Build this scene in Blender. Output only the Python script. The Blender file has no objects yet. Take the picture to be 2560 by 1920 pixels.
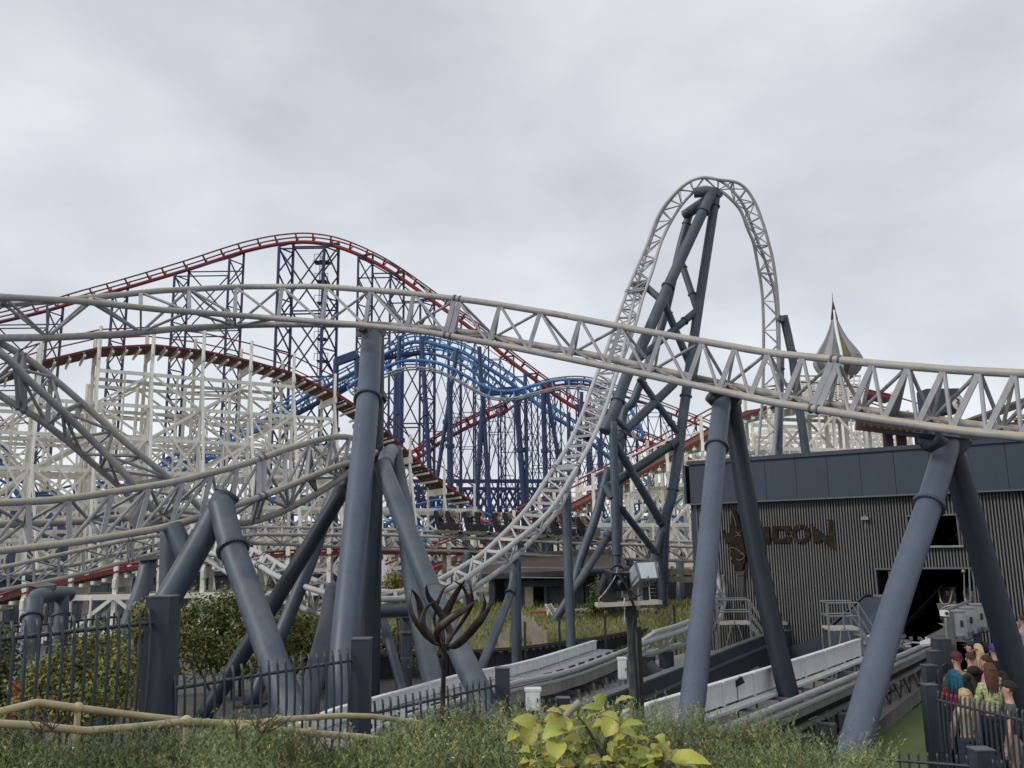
import bpy, bmesh, math, random
import numpy as np
from mathutils import Vector, Matrix, noise
random.seed(7); rng = np.random.default_rng(11)
SC = bpy.context.scene
COL = SC.collection
rad = math.radians

# ---------------------------------------------------------------- camera
CAM = Vector((0.0, 0.0, 4.0)); FPX = 2200.0
cd = bpy.data.cameras.new('camera'); cam = bpy.data.objects.new('camera', cd); COL.objects.link(cam)
cd.sensor_width = 36; cd.lens = 36 * FPX / 2560; cd.clip_start = 0.05; cd.clip_end = 9000
RM = (Matrix.Rotation(rad(90 + 10.8), 3, 'X') @ Matrix.Rotation(rad(-0.77), 3, 'Z'))
cam.matrix_world = Matrix.Translation(CAM) @ RM.to_4x4()
SC.camera = cam

# ---------------------------------------------------------------- sky, sun, exposure
w = bpy.data.worlds.new('World'); SC.world = w; w.use_nodes = True
nt = w.node_tree; N = nt.nodes; L = nt.links; N.clear()
out = N.new('ShaderNodeOutputWorld'); bg = N.new('ShaderNodeBackground'); bg.inputs['Strength'].default_value = 0.1
sky = N.new('ShaderNodeTexSky'); sky.sky_type = 'NISHITA'; sky.sun_disc = False
sky.sun_elevation = rad(48); sky.sun_rotation = rad(225)
tc = N.new('ShaderNodeTexCoord'); mp = N.new('ShaderNodeMapping'); mp.inputs['Scale'].default_value = (1.9, 1.9, 3.6)
mp.inputs['Rotation'].default_value = (0, rad(9), 0)
n1 = N.new('ShaderNodeTexNoise'); n1.inputs['Scale'].default_value = 1.5; n1.inputs['Detail'].default_value = 7; n1.inputs['Roughness'].default_value = 0.5; n1.inputs['Distortion'].default_value = 0.12
r1 = N.new('ShaderNodeValToRGB')
r1.color_ramp.elements[0].position = 0.34; r1.color_ramp.elements[0].color = (5.45, 5.72, 6.22, 1)
r1.color_ramp.elements[1].position = 0.64; r1.color_ramp.elements[1].color = (7.6, 7.93, 8.38, 1)
sx = N.new('ShaderNodeSeparateXYZ'); mr = N.new('ShaderNodeMapRange')
mr.inputs['From Min'].default_value = 0.0; mr.inputs['From Max'].default_value = 0.62; mr.inputs['To Min'].default_value = 1.15; mr.inputs['To Max'].default_value = 0.92
vm = N.new('ShaderNodeVectorMath'); vm.operation = 'SCALE'
mx = N.new('ShaderNodeMix'); mx.data_type = 'RGBA'; mx.inputs['Factor'].default_value = 0.93
L.new(tc.outputs['Generated'], mp.inputs['Vector']); L.new(mp.outputs['Vector'], n1.inputs['Vector']); L.new(n1.outputs['Fac'], r1.inputs['Fac'])
L.new(tc.outputs['Generated'], sx.inputs[0]); L.new(sx.outputs['Z'], mr.inputs['Value'])
L.new(r1.outputs['Color'], vm.inputs[0]); L.new(mr.outputs['Result'], vm.inputs['Scale'])
L.new(sky.outputs['Color'], mx.inputs['A']); L.new(vm.outputs[0], mx.inputs['B'])
L.new(mx.outputs['Result'], bg.inputs['Color']); L.new(bg.outputs[0], out.inputs[0])
sl = bpy.data.lights.new('sun', 'SUN'); sl.energy = 1.5; sl.angle = rad(14); sl.color = (1.0, 0.97, 0.92)
so = bpy.data.objects.new('sun', sl); COL.objects.link(so)
so.rotation_euler = Vector((0.78, 0.40, -0.62)).to_track_quat('-Z', 'Y').to_euler()
SC.view_settings.view_transform = 'Standard'; SC.view_settings.look = 'None'
SC.view_settings.exposure = 0.12; SC.view_settings.gamma = 1.0; SC.view_settings.use_curve_mapping = False

# ---------------------------------------------------------------- survey: where a point measured in the photograph stands in the world
def P(u, v, d):
    r = RM @ Vector(((u - 1280) / FPX, -(v - 960) / FPX, -1.0))
    return CAM + r * (d / r.y)
def G(u, v, z):
    r = RM @ Vector(((u - 1280) / FPX, -(v - 960) / FPX, -1.0))
    return CAM + r * ((z - CAM.z) / r.z)
RMI = RM.transposed()
def proj(p):
    q = RMI @ (Vector(p) - CAM)
    if q.z > -0.05: return None
    return (1280 + FPX * q.x / -q.z, 960 - FPX * q.y / -q.z, -q.z)

# ---------------------------------------------------------------- materials
MATS = {}
def mat(name, col, rough=0.6, metal=0.0, var=0.12, scale=3.0, bump=0.0, bscale=40.0, dust=None, dustamt=0.0, attr=None, col2=None, speck=0.0, spec=0.5, streak=0.0, streakcol=(0.02, 0.02, 0.02), coords='obj', scuff=None):
    m = bpy.data.materials.new(name); m.use_nodes = True; t = m.node_tree; n = t.nodes; l = t.links
    b = n['Principled BSDF']; b.inputs['Roughness'].default_value = rough; b.inputs['Metallic'].default_value = metal
    b.inputs['Specular IOR Level'].default_value = spec
    geo = n.new('ShaderNodeNewGeometry')
    no = n.new('ShaderNodeTexNoise'); no.inputs['Scale'].default_value = scale; no.inputs['Detail'].default_value = 6; no.inputs['Roughness'].default_value = 0.6
    l.new(geo.outputs['Position'], no.inputs['Vector'])
    rp = n.new('ShaderNodeValToRGB'); c2 = col2 or col
    rp.color_ramp.elements[0].position = 0.3; rp.color_ramp.elements[0].color = (*[max(0, c * (1 - var)) for c in col], 1)
    rp.color_ramp.elements[1].position = 0.7; rp.color_ramp.elements[1].color = (*[min(1, c * (1 + var)) for c in c2], 1)
    l.new(no.outputs['Fac'], rp.inputs['Fac']); cur = rp.outputs['Color']
    oi = n.new('ShaderNodeObjectInfo')
    def mixto(cur, fac, colr, mode='MIX'):
        mm = n.new('ShaderNodeMix'); mm.data_type = 'RGBA'; mm.blend_type = mode
        if isinstance(fac, float): mm.inputs['Factor'].default_value = fac
        else: l.new(fac, mm.inputs['Factor'])
        l.new(cur, mm.inputs['A'])
        if isinstance(colr, tuple): mm.inputs['B'].default_value = (*colr, 1)
        else: l.new(colr, mm.inputs['B'])
        return mm.outputs['Result']
    if attr:
        at = n.new('ShaderNodeAttribute'); at.attribute_name = attr
        cur = mixto(cur, 1.0, at.outputs['Color'], 'MULTIPLY')
    if speck > 0:
        n2 = n.new('ShaderNodeTexNoise'); n2.inputs['Scale'].default_value = scale * 9; n2.inputs['Detail'].default_value = 8; n2.inputs['Roughness'].default_value = 0.75
        l.new(geo.outputs['Position'], n2.inputs['Vector'])
        m2 = n.new('ShaderNodeMapRange'); m2.inputs['From Min'].default_value = 0.52; m2.inputs['From Max'].default_value = 0.75; m2.inputs['To Max'].default_value = speck
        l.new(n2.outputs['Fac'], m2.inputs['Value']); cur = mixto(cur, m2.outputs['Result'], tuple(c * 0.45 for c in col))
    if scuff:
        ns_ = n.new('ShaderNodeTexNoise'); ns_.inputs['Scale'].default_value = 0.8; ns_.inputs['Detail'].default_value = 3; ns_.inputs['Roughness'].default_value = 0.4; l.new(geo.outputs['Position'], ns_.inputs['Vector'])
        mz = n.new('ShaderNodeMapRange'); mz.inputs['From Min'].default_value = 0.56; mz.inputs['From Max'].default_value = 0.585; mz.inputs['To Max'].default_value = 0.35
        l.new(ns_.outputs['Fac'], mz.inputs['Value']); cur = mixto(cur, mz.outputs['Result'], scuff)
    if streak > 0:
        mpn = n.new('ShaderNodeMapping'); mpn.inputs['Scale'].default_value = (5, 5, 0.35)
        l.new(geo.outputs['Position'], mpn.inputs['Vector'])
        n3 = n.new('ShaderNodeTexNoise'); n3.inputs['Scale'].default_value = 1.6; n3.inputs['Detail'].default_value = 5; l.new(mpn.outputs[0], n3.inputs['Vector'])
        m3 = n.new('ShaderNodeMapRange'); m3.inputs['From Min'].default_value = 0.48; m3.inputs['From Max'].default_value = 0.72; m3.inputs['To Max'].default_value = streak
        l.new(n3.outputs['Fac'], m3.inputs['Value']); cur = mixto(cur, m3.outputs['Result'], streakcol)
    if dust:
        sp = n.new('ShaderNodeSeparateXYZ'); l.new(geo.outputs['Normal'], sp.inputs[0])
        md = n.new('ShaderNodeMapRange'); md.inputs['From Min'].default_value = -0.1; md.inputs['From Max'].default_value = 0.8; md.inputs['To Max'].default_value = dustamt
        l.new(sp.outputs['Z'], md.inputs['Value'])
        mu = n.new('ShaderNodeMath'); mu.operation = 'MULTIPLY'; n4 = n.new('ShaderNodeTexNoise'); n4.inputs['Scale'].default_value = scale * 1.7; n4.inputs['Detail'].default_value = 4
        l.new(geo.outputs['Position'], n4.inputs['Vector'])
        m4 = n.new('ShaderNodeMapRange'); m4.inputs['From Min'].default_value = 0.3; m4.inputs['From Max'].default_value = 0.6
        l.new(n4.outputs['Fac'], m4.inputs['Value']); l.new(md.outputs['Result'], mu.inputs[0]); l.new(m4.outputs['Result'], mu.inputs[1])
        cur = mixto(cur, mu.outputs[0], dust)
    l.new(cur, b.inputs['Base Color'])
    if bump > 0:
        nb = n.new('ShaderNodeTexNoise'); nb.inputs['Scale'].default_value = bscale; nb.inputs['Detail'].default_value = 5; l.new(geo.outputs['Position'], nb.inputs['Vector'])
        bp = n.new('ShaderNodeBump'); bp.inputs['Strength'].default_value = bump; bp.inputs['Distance'].default_value = 0.02
        l.new(nb.outputs['Fac'], bp.inputs['Height']); l.new(bp.outputs[0], b.inputs['Normal'])
    rv = n.new('ShaderNodeMapRange'); rv.inputs['To Min'].default_value = max(0.05, rough - 0.12); rv.inputs['To Max'].default_value = min(1, rough + 0.12)
    l.new(no.outputs['Fac'], rv.inputs['Value']); l.new(rv.outputs['Result'], b.inputs['Roughness'])
    MATS[name] = m; return m

def ini_mats():
    mat('track_paint', (0.34, 0.335, 0.345), 0.5, var=0.16, scale=2.2, speck=0.35, dust=(0.50, 0.40, 0.21), dustamt=0.95, streak=0.25, streakcol=(0.12, 0.11, 0.10))
    mat('track_strut', (0.31, 0.31, 0.325), 0.55, var=0.16, scale=3, speck=0.3, streak=0.25, streakcol=(0.10, 0.095, 0.09))
    mat('track_pale', (0.44, 0.435, 0.43), 0.5, var=0.12, scale=2.5, speck=0.2)
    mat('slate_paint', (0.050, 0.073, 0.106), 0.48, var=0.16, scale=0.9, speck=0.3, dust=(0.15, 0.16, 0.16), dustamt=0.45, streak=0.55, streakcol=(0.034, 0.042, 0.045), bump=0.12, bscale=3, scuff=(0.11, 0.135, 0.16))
    mat('slate_lit', (0.085, 0.107, 0.145), 0.48, var=0.12, scale=0.9, speck=0.25, streak=0.4, streakcol=(0.06, 0.075, 0.085), bump=0.1, bscale=3)  # same slate paint, brightened in colour for the legs that catch the light
    mat('slate_shaded', (0.013, 0.023, 0.037), 0.5, var=0.2, scale=0.9, speck=0.3, spec=.35, dust=(0.05, 0.056, 0.05), dustamt=0.35, streak=0.4, streakcol=(0.03, 0.035, 0.025))  # same slate paint with shade put into its colour, for legs facing away
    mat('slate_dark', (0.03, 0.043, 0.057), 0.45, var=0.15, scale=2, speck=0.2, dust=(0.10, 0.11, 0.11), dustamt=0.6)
    mat('bolt_metal', (0.16, 0.165, 0.17), 0.4, 0.4)
    mat('grey_plate', (0.13, 0.13, 0.14), 0.6, var=0.15, streak=0.3)
    mat('white_paint', (0.78, 0.78, 0.77), 0.5, var=0.05, scale=1.5, streak=0.22, streakcol=(0.35, 0.33, 0.28))
    mat('cream_timber', (0.88, 0.855, 0.76), 0.75, var=0.14, scale=0.5, speck=0.2, streak=0.25, streakcol=(0.30, 0.25, 0.17))
    mat('cream_timber_old', (0.78, 0.74, 0.63), 0.8, var=0.22, scale=0.35, speck=0.3, streak=0.35, streakcol=(0.20, 0.14, 0.08))
    mat('deck_brown', (0.12, 0.055, 0.03), 0.8, var=0.35, scale=0.8, speck=0.3)
    mat('rail_red', (0.27, 0.032, 0.03), 0.5, var=0.3, scale=0.3, speck=.3)
    mat('dark_red', (0.20, 0.028, 0.03), 0.5, var=0.25, scale=0.15)
    mat('navy_steel', (0.022, 0.028, 0.088), 0.5, var=0.3, scale=0.12)
    mat('navy_column', (0.018, 0.038, 0.115), 0.45, var=0.2, scale=0.3, streak=0.25)
    mat('blue_track', (0.035, 0.13, 0.40), 0.5, var=0.3, scale=0.3, col2=(0.07, 0.22, 0.42), speck=.3)
    mat('faded_track', (0.30, 0.36, 0.38), 0.5, var=0.2, scale=0.3)
    mat('navy_panel', (0.025, 0.04, 0.10), 0.5, var=0.2, scale=0.2, streak=0.3)
    mat('cladding', (0.030, 0.047, 0.072), 0.4, var=0.12, scale=0.6, streak=0.2)
    mat('cladding_trim', (0.10, 0.115, 0.13), 0.4)
    mat('rib_metal', (0.155, 0.148, 0.145), 0.5, var=0.18, scale=0.9, streak=0.45, streakcol=(0.10, 0.095, 0.09))
    mat('rib_back', (0.055, 0.053, 0.054), 0.8)
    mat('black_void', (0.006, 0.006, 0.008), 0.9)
    mat('black_paint', (0.012, 0.012, 0.014), 0.45)
    mat('sign_gold', (0.006, 0.005, 0.002), 0.7, spec=.2, var=0.8, scale=5, col2=(0.022, 0.015, 0.006), speck=0.6)
    mat('sign_gold_dark', (0.007, 0.005, 0.004), 0.7, spec=.2, var=0.7, scale=6, col2=(0.018, 0.011, 0.007))
    mat('sign_line', (0.13, 0.085, 0.035), 0.45)
    mat('green_wall', (0.024, 0.045, 0.045), 0.6, var=0.15, scale=0.8, streak=0.3)
    mat('blue_wall', (0.028, 0.05, 0.07), 0.6, var=0.15, scale=0.8, streak=0.3)
    mat('galv', (0.27, 0.28, 0.28), 0.4, 0.5, var=0.15)
    mat('ply', (0.50, 0.46, 0.38), 0.7, var=0.15)
    mat('concrete', (0.27, 0.26, 0.24), 0.85, var=0.2, scale=1.2, speck=0.35, streak=0.3, bump=0.3, bscale=30)
    mat('tarmac', (0.07, 0.07, 0.075), 0.9, var=0.2, speck=0.3, bump=0.4, bscale=60)
    mat('gravel', (0.11, 0.105, 0.10), 0.95, var=0.5, scale=9, speck=0.6, bump=0.9, bscale=25)
    mat('grass', (0.10, 0.125, 0.045), 0.9, var=0.45, scale=0.7, col2=(0.14, 0.13, 0.06), speck=0.5, bump=0.8, bscale=20)
    mat('turf', (0.135, 0.195, 0.065), 0.95, var=0.08, scale=1.5, speck=0.12, bump=0.3, bscale=120)
    mat('soil', (0.05, 0.045, 0.035), 0.95, var=0.4, scale=3, bump=0.8, bscale=20)
    mat('leaf_rosemary', (0.15, 0.185, 0.078), 0.6, var=0.25, scale=2.0, attr='tint', spec=0.3)
    mat('leaf_shrub', (0.13, 0.165, 0.05), 0.6, var=0.4, scale=0.8, attr='tint', spec=0.3)
    mat('leaf_yellow', (0.36, 0.39, 0.075), 0.45, var=0.28, scale=7, attr='tint', spec=0.4)
    mat('leaf_far', (0.04, 0.055, 0.025), 0.8, var=0.4, scale=0.4, attr='tint')
    mat('twig', (0.10, 0.075, 0.05), 0.8, var=0.3, scale=12)
    mat('flower_white', (0.75, 0.76, 0.8), 0.6)
    mat('handrail_cream', (0.50, 0.41, 0.22), 0.45, var=0.14, scale=6, speck=0.3, streak=0.25, streakcol=(0.25, 0.19, 0.1))
    mat('rust_metal', (0.012, 0.010, 0.009), 0.42, 0.45, var=0.5, scale=9, col2=(0.055, 0.04, 0.032), speck=0.5)
    mat('old_wood', (0.30, 0.27, 0.20), 0.8, var=0.3, scale=6, speck=0.4)
    mat('dark_wood', (0.045, 0.055, 0.068), 0.8, var=0.4, scale=1.5, speck=0.4, streak=0.4)
    mat('brown_wood', (0.085, 0.062, 0.05), 0.8, var=0.3, scale=1.2, speck=0.3)
    mat('pole_wood', (0.035, 0.05, 0.058), 0.85, var=0.45, scale=5, speck=0.6, col2=(0.07, 0.08, 0.07))
    mat('picket', (0.40, 0.33, 0.27), 0.8, var=0.25, scale=3)
    mat('stone', (0.20, 0.18, 0.14), 0.9, var=0.4, scale=2)
    mat('teardrop_pale', (0.29, 0.29, 0.275), 0.6, var=0.1, scale=1, speck=0.2)
    mat('teardrop_grey', (0.13, 0.135, 0.14), 0.5, var=0.1, scale=1, speck=0.2)
    mat('teardrop_gold', (0.15, 0.115, 0.025), 0.5, var=0.2, scale=1, speck=0.2)
    mat('teardrop_tip', (0.05, 0.06, 0.07), 0.4)
    mat('seat_black', (0.01, 0.01, 0.013), 0.4)
    mat('seat_frame', (0.28, 0.25, 0.22), 0.4, 0.3)
    mat('car_body', (0.13, 0.125, 0.09), 0.5, var=0.3, scale=2)
    mat('skin', (0.52, 0.30, 0.22), 0.55, var=0.06)
    mat('cabinet_grey', (0.33, 0.34, 0.35), 0.5, var=0.08)
    mat('cable', (0.012, 0.012, 0.013), 0.5)
    mat('brick_red', (0.20, 0.09, 0.05), 0.8, var=0.3, scale=2)
    mat('orange_pipe', (0.32, 0.09, 0.04), 0.6)
    mat('lens_glass', (0.55, 0.60, 0.63), 0.25)
ini_mats()

# ---------------------------------------------------------------- meshes shared between alike pieces
UNIT = {}
def unit_geo(kind):
    if kind in UNIT: return UNIT[kind]
    vs, fs, sm = [], [], []
    def cyl(n, r0, r1, z0, z1, ox=0, oy=0):
        b = len(vs)
        for k in range(n):
            a = 2 * math.pi * k / n; vs.append((ox + r0 * math.cos(a), oy + r0 * math.sin(a), z0))
        for k in range(n):
            a = 2 * math.pi * k / n; vs.append((ox + r1 * math.cos(a), oy + r1 * math.sin(a), z1))
        for k in range(n): fs.append((b + k, b + (k + 1) % n, b + n + (k + 1) % n, b + n + k)); sm.append(True)
        for zz, r, fl in ((z0, r0, True), (z1, r1, False)):
            c = len(vs)
            for k in range(n):
                a = 2 * math.pi * k / n; vs.append((ox + r * math.cos(a), oy + r * math.sin(a), zz))
            f = tuple(range(c, c + n)); fs.append(f[::-1] if fl else f); sm.append(False)
    if kind == 'tube': cyl(20, 1, 1, 0, 1)
    elif kind == 'rod': cyl(8, 1, 1, 0, 1)
    elif kind == 'cone': cyl(16, 1, 0.62, 0, 1)
    elif kind == 'box':
        e = 0.5
        for x in (-e, e):
            for y in (-e, e):
                for z in (0, 1): vs.append((x, y, z))
        fs += [(0, 1, 3, 2), (4, 6, 7, 5), (0, 4, 5, 1), (2, 3, 7, 6), (0, 2, 6, 4), (1, 5, 7, 3)]; sm += [False] * 6
    elif kind == 'flange':      # two bolted rings, unit pipe radius, axis z
        cyl(28, 1.26, 1.26, -0.19, -0.02); cyl(28, 1.26, 1.26, 0.02, 0.19)
    elif kind == 'bolts':
        for k in range(26):
            a = 2 * math.pi * k / 26; cyl(6, 0.05, 0.05, -0.27, 0.27, 1.15 * math.cos(a), 1.15 * math.sin(a))
    elif kind == 'ball':
        bm = bmesh.new(); bmesh.ops.create_uvsphere(bm, u_segments=14, v_segments=9, radius=1)
        vs = [tuple(v.co) for v in bm.verts]; fs = [tuple(v.index for v in f.verts) for f in bm.faces]; sm = [True] * len(fs); bm.free()
    UNIT[kind] = (np.array(vs, dtype=float), fs, sm); return UNIT[kind]
MESHC = {}
def mk_mesh(name, vs, fs, m, sm=None, smooth=False):
    me = bpy.data.meshes.new(name); me.from_pydata([tuple(v) for v in vs], [], fs)
    if m: me.materials.append(MATS[m] if isinstance(m, str) else m)
    me.polygons.foreach_set('use_smooth', sm if sm is not None else [smooth] * len(fs)); me.update(); return me
def unit_mesh(kind, m):
    k = (kind, m)
    if k not in MESHC:
        vs, fs, sm = unit_geo(kind); MESHC[k] = mk_mesh(kind + '_piece', vs, fs, m, sm)
    return MESHC[k]
def beam_m(p, q, w, h, up=None):
    p = Vector(p); q = Vector(q); z = (q - p); ln = z.length or 1e-4; z = z / ln
    up = Vector(up) if up is not None else Vector((0, 0, 1))
    if abs(z.dot(up.normalized())) > 0.995: up = Vector((0, 1, 0))
    x = up.cross(z).normalized(); y = z.cross(x)      # y ~ up
    M = Matrix(((x.x * w, y.x * h, z.x * ln, p.x), (x.y * w, y.y * h, z.y * ln, p.y), (x.z * w, y.z * h, z.z * ln, p.z), (0, 0, 0, 1)))
    return M
def catmull(pts, n):
    P_ = [np.array(p, dtype=float) for p in pts]
    if len(P_) == 2: P_ = [P_[0], (P_[0] + P_[1]) / 2, P_[1]]
    P_ = [2 * P_[0] - P_[1]] + P_ + [2 * P_[-1] - P_[-2]]
    out = []
    segs = len(P_) - 3
    for i in range(n + 1):
        t = i / n * segs; k = min(int(t), segs - 1); s = t - k
        a, b, c, d = P_[k], P_[k + 1], P_[k + 2], P_[k + 3]
        out.append(0.5 * ((2 * b) + (-a + c) * s + (2 * a - 5 * b + 4 * c - d) * s * s + (-a + 3 * b - 3 * c + d) * s ** 3))
    return np.array(out)
def sweep(pts, r, n=10, taper=None, flat=1.0, cap=True):
    pts = [Vector(p) for p in pts]; vs = []; fs = []; nrm = None
    for i, p in enumerate(pts):
        t = (pts[min(i + 1, len(pts) - 1)] - pts[max(i - 1, 0)])
        t = t.normalized() if t.length > 1e-9 else Vector((0, 0, 1))
        if nrm is None:
            nrm = t.cross(Vector((0, 0, 1)));
            if nrm.length < 1e-3: nrm = t.cross(Vector((0, 1, 0)))
            nrm.normalize()
        nrm = (nrm - t * nrm.dot(t)).normalized(); bi = t.cross(nrm)
        rr = r if taper is None else taper[i]
        for k in range(n):
            a = 2 * math.pi * k / n; vs.append(p + nrm * (math.cos(a) * rr) + bi * (math.sin(a) * rr * flat))
    for i in range(len(pts) - 1):
        for k in range(n):
            a = i * n + k; b = i * n + (k + 1) % n; fs.append((a, b, b + n, a + n))
    if cap: fs.append(tuple(range(n))[::-1]); fs.append(tuple(range((len(pts) - 1) * n, len(pts) * n)))
    return vs, fs

class Thing:
    ALL = []
    def __init__(s, name, label, cat, group=None, kind=None):
        s.name, s.label, s.cat, s.group, s.kind = name, label, cat, group, kind; s.pieces = []; s.ghost = 300; Thing.ALL.append(s)
    def add(s, d): s.pieces.append(d); return len(s.pieces) - 1
    def unit(s, name, kind, M, m, parent=None, label=None):
        return s.add(dict(n=name, k=kind, M=M, m=m, par=parent, lab=label))
    def tube(s, name, p, q, r, m, parent=None, kind='tube', label=None):
        return s.unit(name, kind, beam_m(p, q, r, r), m, parent, label)
    def rod(s, name, p, q, r, m, parent=None): return s.tube(name, p, q, r, m, parent, 'rod')
    def box(s, name, p, q, w, h, m, up=None, parent=None, label=None):
        return s.unit(name, 'box', beam_m(p, q, w, h, up), m, parent, label)
    def block(s, name, c, size, m, rz=0.0, parent=None, label=None):   # c = base centre
        M = Matrix.Translation(Vector(c)) @ Matrix.Rotation(rz, 4, 'Z') @ Matrix.Diagonal((size[0], size[1], size[2], 1))
        return s.unit(name, 'box', M, m, parent, label)
    def mesh(s, name, vs, fs, m, smooth=False, parent=None, stuff=False, attr=None, label=None, mats=None, midx=None):
        return s.add(dict(n=name, k=None, v=np.array([tuple(v) for v in vs], dtype=float), f=fs, m=m, sm=smooth, par=parent, stuff=stuff, attr=attr, lab=label, mats=mats, midx=midx))
    def path(s, name, pts, r, m, n=10, sub=None, taper=None, parent=None, label=None, flat=1.0):
        if sub: pts = catmull(pts, sub)
        vs, fs = sweep(pts, r, n, taper, flat); return s.mesh(name, vs, fs, m, True, parent, label=label)
    def size_px(s, d):
        M = d['M']; a = M @ Vector((0, 0, 0)); b = M @ Vector((0, 0, 1)); mid = M @ Vector((0, 0, .5))
        pa, pb, pm = proj(a), proj(b), proj(mid)
        if not pm: return 0, 0
        u, v, z = pm
        inside = any(q and -20 < q[0] < 2580 and -20 < q[1] < 1940 for q in (pa, pb, pm))
        if not inside: return 0, 0
        th = max(M.col[0].length, M.col[1].length) * (2 if d['k'] != 'box' else 1) * FPX / z
        ln = math.hypot(pa[0] - pb[0], pa[1] - pb[1]) if pa and pb else M.col[2].length * FPX / z
        return max(ln, th), min(th, max(ln, th))
    def flush(s, minlen=11, minth=1.6, cap=300):
        allp = s.pieces
        if not allp: return
        # base of the thing
        los = []; xs = []
        for d in allp:
            if d['k']: c = d['M'] @ Vector((0, 0, 0)); c2 = d['M'] @ Vector((0, 0, 1)); los += [c.z, c2.z]; xs += [c[:2], c2[:2]]
            else: los.append(d['v'][:, 2].min()); xs.append(d['v'][:, :2].mean(0))
        xs = np.array([tuple(x) for x in xs]); O = Vector((xs[:, 0].mean(), xs[:, 1].mean(), min(los)))
        single = len(allp) == 1
        if not single:
            root = bpy.data.objects.new(s.name, None); COL.objects.link(root); root.location = O; root.empty_display_size = 0.2
        TI = Matrix.Translation(-O)
        byname = {}
        for i, d in enumerate(allp): byname.setdefault(d['n'], []).append(i)
        haschild = {d['par'] for d in allp if d.get('par') is not None}
        indiv = set(); merged = {}
        for nme, ids in byname.items():
            cand = []
            for i in ids:
                d = allp[i]
                if d['k'] is None: indiv.add(i); continue
                a, b = s.size_px(d)
                if i in haschild or (a >= minlen and b >= minth): cand.append((a * (b ** 0.5) + (1e6 if i in haschild else 0), i))
                elif single: indiv.add(i)
                else: merged.setdefault((nme, d['m'], d['par']), []).append(i)
            cand.sort(reverse=True)
            for _, i in cand[:cap]: indiv.add(i)
            for _, i in cand[cap:]: merged.setdefault((nme, allp[i]['m'], allp[i]['par']), []).append(i)
        obs = {}
        for i, d in enumerate(allp):
            if i not in indiv: continue
            if d['k']:
                o = bpy.data.objects.new(d['n'], unit_mesh(d['k'], d['m'])); M = d['M']
            else:
                c = Vector(d['v'].mean(0)) if not single else O
                me = mk_mesh(d['n'], d['v'] - np.array(c), d['f'], d['m'], smooth=d['sm']) if not isinstance(d['sm'], list) else mk_mesh(d['n'], d['v'] - np.array(c), d['f'], d['m'], sm=d['sm'])
                if d.get('mats'):
                    for mm in d['mats']: me.materials.append(MATS[mm])
                    me.polygons.foreach_set('material_index', d['midx'])
                if d.get('attr') is not None:
                    ca = me.color_attributes.new('tint', 'FLOAT_COLOR', 'POINT'); ca.data.foreach_set('color', np.asarray(d['attr'], dtype=np.float32).ravel())
                o = bpy.data.objects.new(d['n'], me); M = Matrix.Translation(c)
            if d.get('stuff'): o['kind'] = 'stuff'
            if d.get('lab') and not single: o['label'] = d['lab']
            COL.objects.link(o); obs[i] = (o, M)
        for i, (o, M) in obs.items():
            par = allp[i].get('par')
            if single:
                o.matrix_basis = M; o.name = s.name; root = o
            elif par is not None and par in obs:
                po, PM = obs[par]; o.parent = po; o.matrix_parent_inverse = PM.inverted(); o.matrix_basis = M
                o.matrix_parent_inverse = PM.inverted()
            else:
                o.parent = root; o.matrix_basis = TI @ M
        for (nme, m, par), ids in merged.items():
            V = []; F = []; S = []; b = 0
            for i in ids:
                d = allp[i]; vs, fs, sm = unit_geo('rod' if d['k'] == 'tube' else d['k'])
                M = np.array(d['M']); v = vs @ M[:3, :3].T + M[:3, 3]; V.append(v)
                F += [tuple(x + b for x in f) for f in fs]; S += sm; b += len(vs)
            V = np.concatenate(V) - np.array(O)
            me = mk_mesh(nme, V, F, m, S); o = bpy.data.objects.new(nme, me); COL.objects.link(o)
            o.parent = root
            if len(ids) > 1: o['kind'] = 'stuff'
        root['label'] = s.label; root['category'] = s.cat
        if s.group: root['group'] = s.group
        if s.kind: root['kind'] = s.kind
        s.root = root

def structure(name, vs, fs, m, smooth=False, kind='structure', label=None):
    me = mk_mesh(name, vs, fs, m, smooth=smooth); o = bpy.data.objects.new(name, me); COL.objects.link(o); o['kind'] = kind
    if label: o['label'] = label
    return o

def plate(pts, th=0.02):
    """flat polygon given thickness"""
    pts = [Vector(p) for p in pts]; nrm = (pts[1] - pts[0]).cross(pts[2] - pts[0]).normalized() * (th / 2); n = len(pts)
    vs = [p + nrm for p in pts] + [p - nrm for p in pts]
    fs = [tuple(range(n)), tuple(range(2 * n - 1, n - 1, -1))] + [(k, n + k, n + (k + 1) % n, (k + 1) % n) for k in range(n)]
    return vs, fs
# measured points: regions of the photograph were enlarged 3.456 times; R(k, x, y) gives photograph pixels
ORG = {1: (0, 560), 2: (640, 560), 3: (1280, 560), 4: (1920, 720), 5: (0, 1000), 6: (640, 1000), 7: (1280, 1000), 8: (1920, 1100), 9: (0, 1440), 10: (640, 1440), 11: (1280, 1440), 12: (1920, 1440), 13: (1500, 400)}
def R(k, x, y): return (ORG[k][0] + x / 3.456, ORG[k][1] + y / 3.456)
def Q(k, x, y, d): u, v = R(k, x, y); return P(u, v, d)
def interp(x, xs, ys): return float(np.interp(x, xs, ys))

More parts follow.
